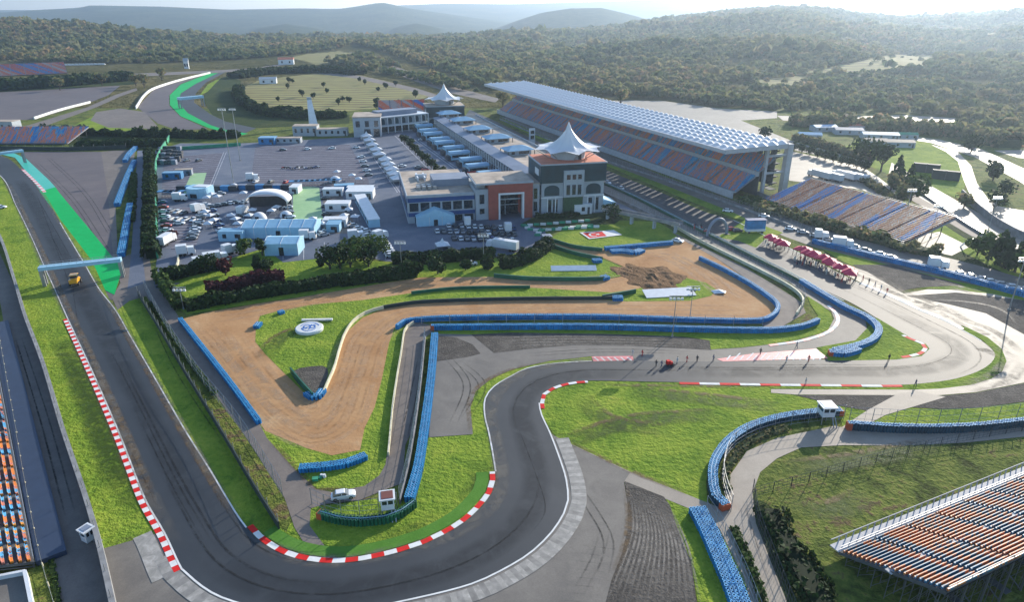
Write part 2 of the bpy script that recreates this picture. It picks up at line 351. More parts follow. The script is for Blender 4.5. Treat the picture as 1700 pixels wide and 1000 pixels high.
A_('infield_grass', [(1102,826),(1150,843),(1180,900),(1240,1040),(1165,1040),(1147,933),(1124,877),(1112,840)], g, 3)
A_('verge_grass', [(1215,850),(1240,905),(1265,960),(1285,1050),(1235,1050),(1200,900)], g, 3)
A_('service_grass', [(420,700),(443,728),(491,782),(525,812),(600,812),(630,792),(642,772),(650,720),(674,545),(690,537),(650,535),(640,560),(630,640),(600,700),(590,740),(510,740)], g, 3)
A_('infield_grass', [(1355,578),(1420,566),(1445,540),(1455,528),(1512,562),(1537,572),(1543,580),(1530,592),(1487,598),(1375,600)], g, 9)
A_('verge_grass', [(1120,557),(1275,548),(1350,540),(1358,525),(1345,505),(1340,492),(1365,508),(1379,520),(1382,535),(1375,548),(1360,555),(1325,565),(1275,573),(1230,578),(1180,581),(1178,566)], g, 9)
A_('verge_grass', [(728,548),(850,547),(1000,549),(1130,553),(1275,546),(1275,552),(1120,560),(1000,557),(850,555),(728,558)], g, 5)
A_('verge_grass', [(1595,540),(1605,544),(1640,561),(1663,580),(1671,600),(1664,617),(1645,630),(1612,640),(1562,646),(1512,648),(1415,647),(1280,646),(1275,636),(1375,637),(1515,637),(1575,630),(1612,620),(1637,608),(1650,595),(1650,583),(1630,565),(1600,549)], MAT['grass'], 7)
A_('lawn', [(262,490),(285,458),(330,440),(430,413),(470,432),(560,428),(640,435),(720,440),(830,428),(905,408),(915,395),(950,372),(1020,366),(1090,368),(1130,390),(1110,402),(1000,414),(960,425),(1040,447),(1030,458),(880,461),(740,462),(600,478),(450,500),(310,522)], g, 2)
A_('lawn', [(865,372),(880,364),(1010,352),(1035,362),(1020,372),(890,378)], MAT['darkgrass'], 5)
A_('verge_grass', [(1004,274),(1060,298),(1140,332),(1218,362),(1240,366),(1290,384),(1340,400),(1200,330),(1100,290),(1010,262),(850,196),(830,200),(900,233)], g, 3)
A_('verge_grass', [(1194,392),(1238,364),(1300,387),(1270,398),(1255,412),(1225,400),(1198,396)], g, 9)
A_('verge_grass', [(1350,405),(1450,430),(1560,456),(1700,492),(1760,508),(1760,516),(1700,499),(1587,482),(1525,478),(1440,452),(1400,435)], g, 3)
A_('scrub_bank', [(1230,330),(1300,345),(1380,380),(1500,415),(1620,455),(1760,480),(1760,400),(1640,345),(1560,375),(1600,420),(1500,400),(1270,330)], MAT['darkgrass'], 2)
A_('meadow_grass', [(1390,250),(1440,225),(1540,235),(1590,262),(1605,300),(1595,330),(1500,300),(1430,270)], g, 2)
A_('meadow_grass', [(1440,320),(1500,330),(1600,395),(1700,440),(1700,470),(1560,400),(1480,360)], g, 3)
A_('dark_bank', [(1262,905),(1250,830),(1290,850),(1320,900),(1360,950),(1400,1060),(1300,1060)], MAT['darkgrass'], 2, True)
# pale roads and service lanes
A_('service_road', [(235,478),(270,540),(340,632),(400,714),(470,822),(475,835),(489,877),(521,930),(556,930),(514,874),(516,845),(540,838),(598,831),(630,818),(668,803),(673,740),(682,720),(705,562),(725,545),(700,536),(685,536),(671,547),(660,620),(647,720),(640,772),(630,790),(605,808),(550,818),(525,813),(491,782),(443,728),(425,692),(380,632),(300,532),(268,480)], MAT['road'], 5)
A_('service_road', [(0,500),(12,570),(45,720),(68,860),(98,1000),(110,1060),(205,1060),(185,1000),(165,913),(142,832),(104,720),(72,610),(42,530),(22,470),(-10,400),(-60,330),(-60,420)], MAT['road'], 1)
A_('service_road', [(1155,828),(1046,784),(982,754),(923,726),(915,722),(960,762),(1036,801),(1150,848),(1180,862),(1195,880),(1235,960),(1262,1060),(1330,1060),(1290,960),(1255,870),(1249,820),(1262,785),(1290,762),(1330,744),(1400,740),(1500,741),(1600,736),(1760,720),(1760,694),(1700,704),(1600,712),(1500,716),(1408,712),(1385,708),(1290,728),(1240,750),(1212,790),(1205,820),(1210,850)], MAT['paleroad'], 5)
A_('access_road', [(1395,712),(1420,716),(1470,690),(1530,672),(1570,660),(1520,650),(1490,655),(1440,682)], MAT['paleroad'], 7)
A_('service_road', [(185,432),(210,425),(245,410),(255,468),(300,470),(250,490),(215,500),(195,515),(186,495),(200,470)], MAT['road'], 4)
A_('service_road', [(228,250),(243,250),(240,330),(236,420),(242,470),(212,480),(218,420),(224,330)], MAT['paddock'], 4)
# tarmac run-off
A_('runoff_asphalt', [(712,727),(722,600),(728,555),(790,556),(850,573),(950,571),(1060,574),(1180,580),(1275,572),(1340,560),(1372,548),(1385,530),(1380,517),(1347,500),(1312,470),(1160,398),(1120,372),(1150,372),(1200,402),(1300,456),(1402,506),(1436,530),(1440,550),(1420,570),(1375,577),(1358,584),(1362,600),(1200,603),(1050,602),(985,603),(985,592),(912,600),(850,614),(815,630),(790,650),(781,677),(785,722)], MAT['runoff'], 6)
A_('runoff_concrete', [(1425,468),(1487,495),(1525,513),(1562,528),(1600,548),(1640,562),(1663,580),(1671,600),(1664,617),(1645,630),(1612,640),(1562,646),(1512,648),(1280,647),(1280,653),(1320,656),(1500,657),(1560,657),(1620,652),(1700,636),(1780,610),(1780,540),(1700,500),(1650,489),(1587,482),(1540,481),(1500,488),(1470,470),(1440,452),(1405,440),(1368,437)], MAT['glare'], 6)
A_('runoff_asphalt', [(35,252),(168,252),(178,300),(186,380),(188,430),(192,470),(186,500),(165,480),(140,437),(72,318),(35,282)], MAT['turnpad'], 3)
A_('runoff_asphalt', [(168,252),(226,246),(215,300),(192,345),(196,430),(188,430),(180,330)], MAT['road'], 3)
A_('runoff_asphalt', [(165,914),(243,892),(270,884),(301,947),(322,966),(350,986),(386,1001),(460,1018),(460,1060),(185,1060)], MAT['runoff'], 6)
A_('runoff_asphalt', [(671,1000),(783,972),(850,940),(886,916),(917,885),(937,854),(944,832),(941,798),(931,765),(914,720),(923,727),(1046,786),(1036,801),(1042,840),(1042,880),(1032,921),(1015,965),(990,1060),(560,1060),(560,1020)], MAT['runoff'], 6)
# gravel
A_('gravel_trap', [(1037,800),(1102,826),(1112,840),(1124,877),(1147,933),(1165,1060),(990,1060),(1015,965),(1032,921),(1042,880),(1042,840)], MAT['gravel'], 7)
A_('gravel_trap', [(782,556),(850,553),(1000,555),(1120,559),(1178,566),(1181,582),(1045,575),(950,574),(880,580),(820,587)], MAT['gravel'], 7)
A_('gravel_trap', [(727,558),(757,561),(785,573),(798,588),(775,594),(724,601)], MAT['gravel'], 7)
A_('gravel_trap', [(1320,657),(1500,657),(1440,683),(1400,676)], MAT['gravel'], 6.5)
A_('gravel_trap', [(1520,662),(1560,658),(1620,653),(1700,637),(1780,615),(1780,655),(1700,668),(1620,678),(1560,680),(1490,676)], MAT['gravel'], 6.5)
A_('gravel_trap', [(1505,492),(1587,486),(1700,499),(1780,515),(1780,600),(1700,556),(1637,521),(1575,506)], MAT['gravel'], 7)
A_('gravel_trap', [(1415,440),(1480,440),(1600,474),(1525,478),(1490,484),(1440,456)], MAT['gravel'], 5)
# orange soil service ground with its grass islands
A_('soil_ground', [(303,530),(345,519),(420,506),(520,491),(640,470),(700,461),(820,460),(880,463),(1000,466),(1030,460),(1040,445),(1000,428),(900,408),(920,404),(1000,414),(1100,402),(1130,396),(1190,430),(1262,480),(1292,510),(1280,530),(1150,532),(850,526),(740,527),(680,534),(655,545),(646,570),(634,630),(622,677),(605,712),(598,748),(551,757),(509,745),(467,727),(440,716),(430,700),(380,635),(330,565)], MAT['sand'], 4)
A_('infield_grass', [(425,545),(432,525),(465,516),(520,506),(600,499),(685,487),(760,480),(880,478),(960,483),(1015,486),(1060,480),(1100,462),(1140,462),(1172,470),(1190,482),(1180,492),(1145,500),(1040,501),(1000,498),(850,498),(700,503),(637,513),(602,528),(572,555),(558,605),(535,650),(512,660),(470,618),(440,588),(424,568)], g, 6)
A_('infield_grass', [(845,458),(880,440),(912,414),(960,420),(1000,430),(1037,446),(1032,458),(1000,465),(900,463)], g, 6)
A_('bare_patch', [(485,618),(512,655),(530,655),(545,620),(535,608)], MAT['gravel'], 7, True)
A_('service_road', [(1112,383),(1150,403),(1240,446),(1330,502),(1338,520),(1300,542),(1270,545),(1262,536),(1284,530),(1296,510),(1262,478),(1190,430),(1130,397)], MAT['road'], 7)
# paddock
A_('paddock_paving', [(258,250),(300,238),(400,238),(585,228),(700,205),(880,260),(1010,330),(1060,345),(1110,372),(1090,368),(1010,352),(880,362),(905,385),(912,400),(890,412),(830,426),(720,438),(640,434),(590,424),(560,426),(470,436),(440,412),(400,424),(300,455),(285,462),(262,492),(255,470),(262,420)], MAT['paddock'], 4)
A_('parking_rows', [(272,262),(370,254),(340,330),(268,330)], MAT['stripes'], 6)
A_('parking_rows', [(424,244),(580,240),(612,300),(614,318),(415,312)], MAT['stripes'], 6)
A_('parking_rows', [(268,345),(345,345),(325,410),(285,415),(265,390)], MAT['stripes'], 6)
A_('court_paving', [(486,312),(512,310),(530,312),(536,365),(487,367)], MAT['pale_green'], 7)
A_('court_paving', [(318,288),(343,287),(333,322),(303,330),(308,310)], MAT['pale_green'], 7)
A_('court_paving', [(533,320),(565,318),(582,360),(600,388),(548,388)], MAT['road'], 7)
A_('pit_lane', [(770,197),(820,219),(900,257),(1000,303),(1060,330),(1130,366),(1192,398),(1160,398),(1120,378),(1060,352),(1010,330),(900,272),(800,222),(740,190)], MAT['runoff'], 5)
A_('ramp_paving', [(845,425),(905,398),(885,378),(860,385),(800,415)], MAT['paddock'], 6)
A_('stand_road', [(835,196),(1000,268),(1100,306),(1215,352),(1300,392),(1350,410),(1600,470),(1700,490),(1760,505),(1760,480),(1620,440),(1450,398),(1330,366),(1230,338),(1100,292),(1010,256),(850,190)], MAT['runoff'], 4)
# painted ground
A_('green_runoff', [(66,318),(100,365),(125,397),(150,430),(156,442),(170,480),(190,490),(204,445),(185,425),(140,370),(100,322),(92,311)], MAT['green_paint'], 8)
A_('green_runoff', [(-60,240),(0,256),(25,262),(45,287),(67,318),(92,311),(82,300),(45,265),(25,255),(0,253),(-60,232)], MAT['teal_paint'], 9)
A_('verge_grass', [(72,318),(100,365),(125,397),(150,430),(158,445),(178,490),(190,512),(165,480),(140,437),(100,370)], g, 9)
A_('painted_hatching', [(1190,597),(1250,588),(1355,580),(1375,596),(1200,601)], MAT['pink_paint'], 9)
A_('painted_hatching', [(982,593),(1050,592),(1052,599),(985,601)], MAT['pink_paint'], 9)
for k in range(15):
    x = 1205 + k * 11
    A_('paint_chevron', [(x,598.5),(x+3,598.5),(x+14,584.5 - k*.15 + 3),(x+11,584.5 - k*.15+3)] if k % 2 else [(x,598.5),(x+3,598.5),(x+9,591),(x+6,591)], MAT['white_paint'], 10)
for k in range(6):
    x = 984 + k * 11
    A_('paint_chevron', [(x+8,600),(x+11,600),(x+4,594),(x+1,594)], MAT['white_paint'], 10)
# distant circuit loop, car parks, roads, fields on the left
A_('race_track', [(375,119),(342,137),(325,155),(322,170),(350,190),(375,202),(425,213),(400,224),(375,218),(350,210),(312,189),(296,170),(300,155),(325,138),(362,121)], MAT['asphalt'], 6, False)
A_('green_runoff', [(347,122),(300,140),(282,158),(282,174),(300,193),(345,212),(395,226),(412,222),(375,216),(350,208),(312,188),(296,170),(300,155),(325,139),(362,121)], MAT['green_paint'], 9)
A_('runoff_asphalt', [(345,122),(257,147),(228,178),(262,205),(295,216),(345,214),(300,194),(281,175),(281,158),(300,139)], MAT['turnpad'], 5)
A_('verge_grass', [(368,128),(345,140),(330,160),(345,152),(358,138)], g, 10)
A_('parking_field', [(398,148),(430,133),(520,122),(600,125),(665,140),(720,158),(660,176),(560,186),(440,192),(408,168)], MAT['lot_rows'], 5)
A_('dark_field', [(-60,156),(60,150),(200,142),(180,158),(150,170),(60,198),(-60,204)], MAT['turnpad'], 5)
A_('bank_scrub', [(-60,140),(90,125),(220,124),(225,140),(60,150),(-60,160)], MAT['darkgrass'], 4)
A_('bank_scrub', [(352,135),(378,126),(400,134),(398,150),(410,170),(440,192),(580,190),(580,205),(400,214),(352,190),(335,165)], MAT['darkgrass'], 6, False)
A_('bank_scrub', [(110,226),(250,224),(265,228),(270,246),(200,250),(-60,250),(-60,244),(115,244)], MAT['darkgrass'], 6)
A_('bare_terrace', [(150,200),(160,186),(200,180),(240,186),(262,210),(250,214),(180,212)], MAT['road'], 7)
A_('far_road', [(40,210),(145,178),(190,158),(226,146),(228,150),(200,160),(160,178),(60,215)], MAT['road'], 6)
A_('far_road', [(-60,140),(100,126),(250,121),(350,117),(420,113),(480,104),(482,106),(425,117),(350,121),(250,126),(110,131),(-60,150)], MAT['road'], 6)
A_('far_road', [(575,84),(640,104),(700,126),(760,146),(830,164),(822,170),(750,155),(690,135),(630,112),(590,92)], MAT['road'], 6)
A_('far_road', [(480,112),(600,126),(690,146),(740,162),(735,167),(670,148),(590,130),(480,116)], MAT['road'], 6)
A_('meadow_grass', [(112,214),(160,190),(240,192),(262,212),(180,220)], g, 6)
# right-hand car parks and access roads
A_('car_park', [(1005,165),(1105,168),(1190,180),(1290,185),(1290,196),(1230,200),(1320,236),(1420,262),(1450,268),(1440,274),(1330,252),(1200,214),(1100,190)], MAT['concrete'], 5)
A_('car_park', [(1308,250),(1400,270),(1430,276),(1455,292),(1505,330),(1480,335),(1430,315),(1310,300)], MAT['glare'], 6)
A_('access_road', [(1290,192),(1400,194),(1500,191),(1586,196),(1580,216),(1520,206),(1450,203),(1380,204),(1300,200)], MAT['glare'], 5)
A_('access_road', [(1480,228),(1545,237),(1620,262),(1690,300),(1760,345),(1760,322),(1700,280),(1630,248),(1560,232),(1490,224)], MAT['glare'], 6)
A_('access_road', [(1545,240),(1590,252),(1612,275),(1622,305),(1640,330),(1660,343),(1700,350),(1760,352),(1760,420),(1700,395),(1650,370),(1615,335),(1600,300),(1590,268),(1570,252)], MAT['glare'], 6)
A_('access_road', [(1480,270),(1530,300),(1600,340),(1700,395),(1760,425),(1760,455),(1700,430),(1600,370),(1530,330),(1475,290)], MAT['paleroad'], 7)
A_('access_road', [(1500,300),(1560,335),(1640,385),(1760,450),(1760,470),(1700,440),(1600,385),(1500,325)], MAT['road'], 6)
A_('stand_paving', [(1500,395),(1560,385),(1610,410),(1580,425),(1500,408)], MAT['paleroad'], 6)
A_('paddock_paving', [(1650,250),(1760,248),(1760,270),(1690,262)], MAT['paleroad'], 6)
# white edge lines, kerbs, rumble concrete
def idx(Pw, a, b):
    A, B = Vector(G(*a)), Vector(G(*b))
    i = min(range(len(Pw)), key=lambda k: (Pw[k] - A).length); j = min(range(len(Pw)), key=lambda k: (Pw[k] - B).length)
    return Pw[min(i, j):max(i, j) + 1]
strip('edge_line', idx(oW, (-60,262), (301,947)), -.05, .22, .125, [MAT['white_paint']])
strip('edge_line', idx(oW, (301,947), (896,670)), -.05, .25, .125, [MAT['white_paint']])
strip('edge_line', idx(iW, (100,370), (410,877)), -.22, .05, .125, [MAT['white_paint']])
strip('edge_line', idx(iW, (823,790), (982,600)), -.25, .05, .125, [MAT['white_paint']])
strip('edge_line', idx(oW, (1630,567), (1218,366)), -.05, .3, .125, [MAT['white_paint']])
RW = [MAT['red_paint'], MAT['white_paint']]
def kerb(name, P, o0, o1, blk, mats=RW, z=.14, sub=3):
    Q = resample(P, blk / sub); return strip(name, Q, o0, o1, z, mats, seg=sub)
kerb('kerb', idx(oW, (111,531), (301,947)), -.1, -1.05, 1.35)
kerb('kerb', idx(iW, (409,874), (823,785)), .05, 1.05, 2.05)
kerb('kerb', idx(oW, (896,682), (975,632)), -.05, -.95, 2.0)
kerb('kerb', idx(oW, (1125,635), (1500,640)), -.05, -1.0, 4.6)
kerb('kerb', idx(iW, (35,282), (71,320)), .1, 1.5, 3.0, [MAT['pink_paint'], MAT['white_paint']])
kerb('kerb', idx(iW, (1505,558), (1500,597)), .1, 1.1, 2.6)
kerb('kerb', idx(oW, (1590,545), (1430,472)), -.1, -1.0, 3.5, [MAT['pink_paint'], MAT['white_paint']])
kerb('kerb', GP([(1275,573),(1325,566),(1361,556),(1380,545),(1388,532),(1384,520),(1372,508)]), 0, -1.0, 2.5, [MAT['pink_paint'], MAT['white_paint']])
strip('turf_strip', [p for p in idx(iW, (420,885), (823,785))], 1.3, 3.6, .11, [MAT['mownedge']])
m, t, b = new_mat('rumble_concrete'); co = _coord(t)
f = _noise(t, co, .5, 5, .7, 1); t.links.new(_ramp(t, f, [(.3,(.17,.165,.15)),(.55,(.28,.265,.24)),(.75,(.42,.40,.37))]), b.inputs['Base Color']); b.inputs['Roughness'].default_value = .7
MAT['rumble'] = m
m2 = plain('worn_concrete', (.20,.19,.175), .7, var=.3)
kerb('rumble_strip', idx(oW, (283,915), (386,1001)), -.3, -2.6, 1.3, [MAT['rumble'], m2], z=.13, sub=2)
kerb('rumble_strip', idx(oW, (640,1006), (920,735)), -.5, -3.2, .9, [MAT['rumble'], m2], z=.13, sub=2)
strip('kerb_run', idx(oW, (262,872), (301,947)), -1.4, -4.2, .12, [MAT['rumble']])
strip('edge_line', GP([(1192,396),(1300,450),(1400,500)]), 0, .3, .125, [MAT['white_paint']])

# painted parking rows and lane lines across the paddock
def hatch(name, quad, n, w=.18, mat='faint_paint', layer=9, across=False):
    q = [Vector(G(*p)) for p in quad]; mb = MB(); z = layer*.012 + .004
    for i in range(n + 1):
        f = i / n
        a, b = (q[0].lerp(q[3], f), q[1].lerp(q[2], f)) if not across else (q[0].lerp(q[1], f), q[3].lerp(q[2], f))
        d = (b - a).normalized() * w * .5; nn = Vector((-d.y, d.x))
        mb.add([(a.x-nn.x,a.y-nn.y,z),(b.x-nn.x,b.y-nn.y,z),(b.x+nn.x,b.y+nn.y,z),(a.x+nn.x,a.y+nn.y,z)], [(0,1,2,3)])
    o = mb.build(name, MAT[mat]); tag(o, kind='structure')
hatch('parking_lines', [(424,244),(580,240),(614,316),(416,311)], 22, .35)
hatch('parking_lines', [(272,262),(370,254),(342,330),(268,330)], 20, .35)
hatch('parking_lines', [(268,345),(345,345),(325,410),(272,412)], 15, .3)
hatch('parking_lines', [(470,405),(640,400),(640,432),(470,432)], 5, .3, across=True)
hatch('lane_lines', [(655,225),(760,330),(766,330),(661,225)], 1, .5); hatch('lane_lines', [(600,232),(660,320),(664,320),(604,232)], 1, .5)
hatch('lane_lines', [(688,232),(806,318),(812,318),(694,232)], 1, .5); hatch('lane_lines', [(340,330),(372,252),(376,252),(344,330)], 1, .4)

# wear on the surfaces: rubbered line, dust, skids, wheel tracks
CL = [(a + b) * .5 for a, b in zip(resample(oW, 4.0), resample(oW, 4.0))]
def mid_line(n=420, f=.5):
    A, B = resample(oW, 1.0), resample(iW, 1.0); P = []
    for i in range(n):
        a = A[int((len(A)-1)*i/(n-1))]; b = min(B, key=lambda q: (q-a).length_squared); P.append(a.lerp(b, f))
    Q = [P[0]]
    for p in P[1:]:
        if (p - Q[-1]).length > 1.0: Q.append(p)
    for _ in range(3): Q = [Q[0]] + [(Q[i-1] + Q[i]*2 + Q[i+1]) / 4 for i in range(1, len(Q)-1)] + [Q[-1]]
    return Q
A_cut = lambda Q, a, b: idx(Q, a, b)
ML = mid_line(); 
R1 = A_cut(ML, (20,300), (350,900)); R2 = A_cut(ML, (350,900), (1100,620)); R3 = A_cut(ML, (1100,620), (1450,500))
wear('rubber_line', R1, .5, 5.5, MAT['w_rubber'], .128); wear('rubber_line', R2, -1.2, 6.0, MAT['w_rubber'], .129); wear('rubber_line', R3, 0, 6.0, MAT['w_rubber'], .130)
wear('dusty_line', R1, -5.0, 3.5, MAT['w_dust'], .131); wear('dusty_line', R2, 5.2, 3.5, MAT['w_dust'], .132)
wear('dusty_line', R1, 5.4, 2.0, MAT['w_dust'], .133)
for k in range(26):
    i0 = random.randrange(10, len(ML) - 60); L_ = random.randrange(14, 40); wear('skid_mark', ML[i0:i0+L_], random.uniform(-5, 5), random.uniform(.3, .6), MAT['w_mark'], .134 + k*.0003)
def curve_track(name, pts, offs, width, mat, z, step=1.5):
    P = GP(pts, True, step=step)
    for k, o_ in enumerate(offs): wear(name, P, o_, width, mat, z + k*.0004)
sp_ = [[(325,540),(400,620),(460,690),(520,725),(570,700),(600,620),(625,560),(690,520),(850,512),(1100,515),(1240,515)],[(340,530),(450,512),(600,485),(760,470),(960,470),(1050,452)],[(350,550),(420,640),(480,700),(540,722)],[(380,560),(450,650),(520,690),(560,640),(590,560),(640,528)],[(1050,425),(1120,430),(1200,480),(1250,505)],[(1090,415),(1160,450),(1215,500)]]
for k, pts in enumerate(sp_):
    curve_track('wheel_track', pts, [-2.4, -.8, .9, 2.5], .7, MAT['w_sandd'], .062 + k*.002); curve_track('wheel_track', pts, [-3.6, 0, 3.4], 1.6, MAT['w_sandl'], .075 + k*.002)
for k in range(15):                               # raked arcs in the near gravel
    f = k / 14; a = (1046 + f*62, 812 + f*22); m_ = (1050 + f*92, 885 + f*25); e = (1004 + f*160, 1010)
    curve_track('rake_line', [a, m_, e], [0], random.uniform(.35, .6), MAT['w_grav'], .099 + k*.0006)
for k in range(16):
    x = 1015 + random.random()*100; y = 860 + random.random()*120
    curve_track('rake_line', [(x, y), (x+18, y-12+random.random()*8), (x+40, y-8)], [0], .4, MAT['w_grav'], .109 + k*.0004)
for k in range(4):
    y = 559 + k*4.6; curve_track('rake_line', [(800+k*10, y+3), (950, y), (1150, y+3)], [0], .5, MAT['w_grav'], .099 + k*.0006)
    curve_track('rake_line', [(1530+k*12, 498-k), (1620+k*12, 503+k*3), (1690, 520+k*7)], [0], .6, MAT['w_grav'], .102 + k*.0006)
for pts in ([(1000,960),(1010,900),(985,850),(950,800)], [(960,985),(990,930),(1005,880)], [(760,600),(800,640),(770,700)], [(740,590),(775,640),(750,710)], [(60,270),(120,330),(180,420)], [(80,262),(140,320),(185,390)], [(1200,950),(1215,980),(1230,1000)], [(870,590),(1000,583),(1150,586)]):
    curve_track('skid_mark', pts, [-.8, .8], .4, MAT['w_mark'], .088)
for k, pts in enumerate(([(925,740),(1060,700),(1200,690)], [(960,660),(1010,700),(1120,720)], [(130,600),(180,720),(235,860)], [(1040,650),(1180,665),(1300,680)], [(100,560),(150,680),(200,820)], [(740,850),(700,880),(600,905)], [(790,760),(800,800),(760,840)], [(440,600),(470,560),(560,530)], [(1300,780),(1400,770),(1560,740)], [(1290,830),(1380,850),(1450,820)])):
    curve_track('worn_grass', pts, [0], 5.5, MAT['w_grassd'], .094 + k*.0007); curve_track('worn_grass', pts, [2.4], 1.6, MAT['w_grass'], .1015 + k*.0004)
curve_track('worn_grass', [(172,905),(215,896),(258,886)], [0], 1.6, MAT['w_grass'], .09)

for k, pts in enumerate(([(1470,478),(1530,500),(1600,528)], [(1500,500),(1560,515),(1620,545)], [(1560,490),(1500,488),(1455,470)], [(1580,530),(1640,550),(1690,590)], [(1690,600),(1660,630),(1600,650)], [(1400,445),(1450,462),(1500,485)], [(1620,570),(1690,600)], [(1540,470),(1600,480),(1660,492)])):
    curve_track('damp_stain', pts, [-2, 1.5], 3.0, MAT['w_stain'], .092 + k*.0008)

# ragged edges: bare and mossy fringes where grass meets the paving, joints in the run-off
for k, (pts, o_) in enumerate([([(27,343),(50,390),(75,447),(112,530),(150,612),(197,720),(240,830)], 1.4), ([(192,515),(250,615),(311,720),(392,852)], -.8), ([(923,727),(982,755),(1046,785),(1155,829)], .4), ([(785,722),(781,677),(790,650),(815,630),(850,615),(912,601)], .3), ([(1275,641),(1100,639),(980,637)], .5), ([(443,728),(491,782),(525,813),(600,811)], .4), ([(1038,802),(1043,850),(1042,885),(1032,921),(1013,970)], 0)]):
    curve_track('ragged_edge', pts, [o_], 1.5, MAT['w_grass'], .108 + k*.0005)
for k in range(9):
    y = 905 + k*13; curve_track('paving_joint', [(955-k*6, y), (1000-k*3, y+6), (1035-k*4, y+10)], [0], .25, MAT['w_mark'], .0905 + k*.0003)
for k, pts in enumerate([[(120,470),(135,560),(190,690),(265,850)], [(60,320),(100,430),(118,480)], [(870,900),(905,850),(890,790),(862,715)]]):
    curve_track('paving_joint', pts, [0], .22, MAT['w_mark'], .1265 + k*.0003)
for k, pts in enumerate([[(260,540),(300,620),(380,740)], [(700,590),(690,640),(668,740)], [(1240,830),(1262,900),(1290,980)], [(20,560),(60,700),(100,860)], [(30,560),(75,700),(118,860)]]):
    curve_track('skid_mark', pts, [-.7,.7], .35, MAT['w_mark'], .0785 + k*.0004)
# ================================================================ tyre barriers, walls, guard rails, fences
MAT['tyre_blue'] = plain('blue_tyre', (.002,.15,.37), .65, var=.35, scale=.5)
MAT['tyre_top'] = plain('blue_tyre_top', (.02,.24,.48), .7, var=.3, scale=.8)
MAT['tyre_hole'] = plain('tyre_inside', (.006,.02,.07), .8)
MAT['cover_backlit'] = plain('backlit_rear_cover', (.008,.045,.075), .75, var=.4)  # rear cover; the back-lit side's shade is painted into its colour
DK = [MAT['cover_backlit'], MAT['tyre_top'], MAT['tyre_hole']]
MAT['strap'] = plain('white_strap', (.28,.42,.58), .7)
MAT['green_cover'] = plain('green_cover', (.005,.085,.045), .5, var=.3, scale=.3)
MAT['orange'] = plain('orange_cover', (.42,.075,.025), .7)
MAT['conc_wall'] = plain('grey_wall', (.20,.20,.20), .8, var=.3, scale=.4)
MAT['cream_wall'] = plain('cream_wall', (.52,.48,.34), .7, var=.2, scale=.5)
MAT['steel'] = plain('galvanised_steel', (.30,.31,.32), .45, .6)
MAT['darksteel'] = plain('dark_steel', (.05,.055,.06), .5, .3)
MAT['fabric_dark'] = plain('dark_screen', (.018,.03,.028), .8, var=.3, scale=.5)
MAT['green_mesh'] = plain('green_screen', (.02,.24,.13), .7, var=.3, scale=.4)
def barrier(label, pts, rows=3, height=1.25, cat='tyre barrier', mats=None, wrap=(), smooth=True, group='tyre barriers lining the circuit', pitch=.62, z0=0.0):
    height *= .85
    P = GP(pts, smooth); c = P[len(P)//2]
    root = empty('tyre_barrier', (c.x, c.y, z0), 0, label, cat, group)
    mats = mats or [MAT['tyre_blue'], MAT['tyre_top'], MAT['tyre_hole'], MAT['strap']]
    mb = MB(); Q = resample(P, pitch)
    N = 8; ang = [2*math.pi*i/N for i in range(N)]; R = pitch * .5; r = R * .48
    for k in range(rows):
        off = (k - (rows - 1) / 2) * pitch * .98
        for j, p in enumerate(offsets(Q, off)):
            h = height * (1 + random.uniform(-.03, .03)); x, y = p.x - c.x + random.uniform(-.03,.03), p.y - c.y + random.uniform(-.03,.03)
            b = len(mb.v)
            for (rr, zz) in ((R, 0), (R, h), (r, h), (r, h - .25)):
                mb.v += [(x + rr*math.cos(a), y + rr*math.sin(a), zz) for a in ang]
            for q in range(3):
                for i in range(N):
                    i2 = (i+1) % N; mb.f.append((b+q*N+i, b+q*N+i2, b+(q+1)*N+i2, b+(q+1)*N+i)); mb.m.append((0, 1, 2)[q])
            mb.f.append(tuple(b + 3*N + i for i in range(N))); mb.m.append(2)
    mb.build('tyre_rows', mats, root)
    if rows > 1:                                   # straps tying the stacks together
        for k in range(rows - 1):
            st = MB()
            off = (k + .5 - (rows - 1) / 2) * pitch * .98
            O = offsets(Q, off)
            for a, b2 in zip(O[:-1], O[1:]):
                st.bar((a.x-c.x, a.y-c.y, height+.02), (b2.x-c.x, b2.y-c.y, height+.02), .05, n=3)
            st.build('strap', MAT['strap'], root)
    for end in wrap:
        e0 = Q[0] if end == 0 else Q[-1]; e1 = Q[min(3, len(Q)-1)] if end == 0 else Q[max(-4, -len(Q))]
        seg = [e0 + (e0 - e1).normalized() * .45, e0 + (e1 - e0).normalized() * .5]
        A = offsets(seg, rows*pitch*.5 + .02); B = offsets(seg, -(rows*pitch*.5 + .02))
        cb = MB().prism([(A[0].x-c.x, A[0].y-c.y), (B[0].x-c.x, B[0].y-c.y), (B[1].x-c.x, B[1].y-c.y), (A[1].x-c.x, A[1].y-c.y)], 0, height * .92)
        cb.build('end_cover', MAT['orange'], root)
    return root
def wallpath(mb, Q, c, o0, o1, z0, z1, m=0):
    A, B = offsets(Q, o0), offsets(Q, o1); n = len(Q)
    vs = [(p.x-c.x, p.y-c.y, z0) for p in A] + [(p.x-c.x, p.y-c.y, z1) for p in A] + [(p.x-c.x, p.y-c.y, z1) for p in B] + [(p.x-c.x, p.y-c.y, z0) for p in B]
    fs = []
    for i in range(n - 1):
        for q in range(3): fs.append((q*n+i, (q+1)*n+i, (q+1)*n+i+1, q*n+i+1))
    fs += [(0, n, 2*n, 3*n), (n-1, 4*n-1, 3*n-1, 2*n-1)]
    mb.add(vs, fs, m)
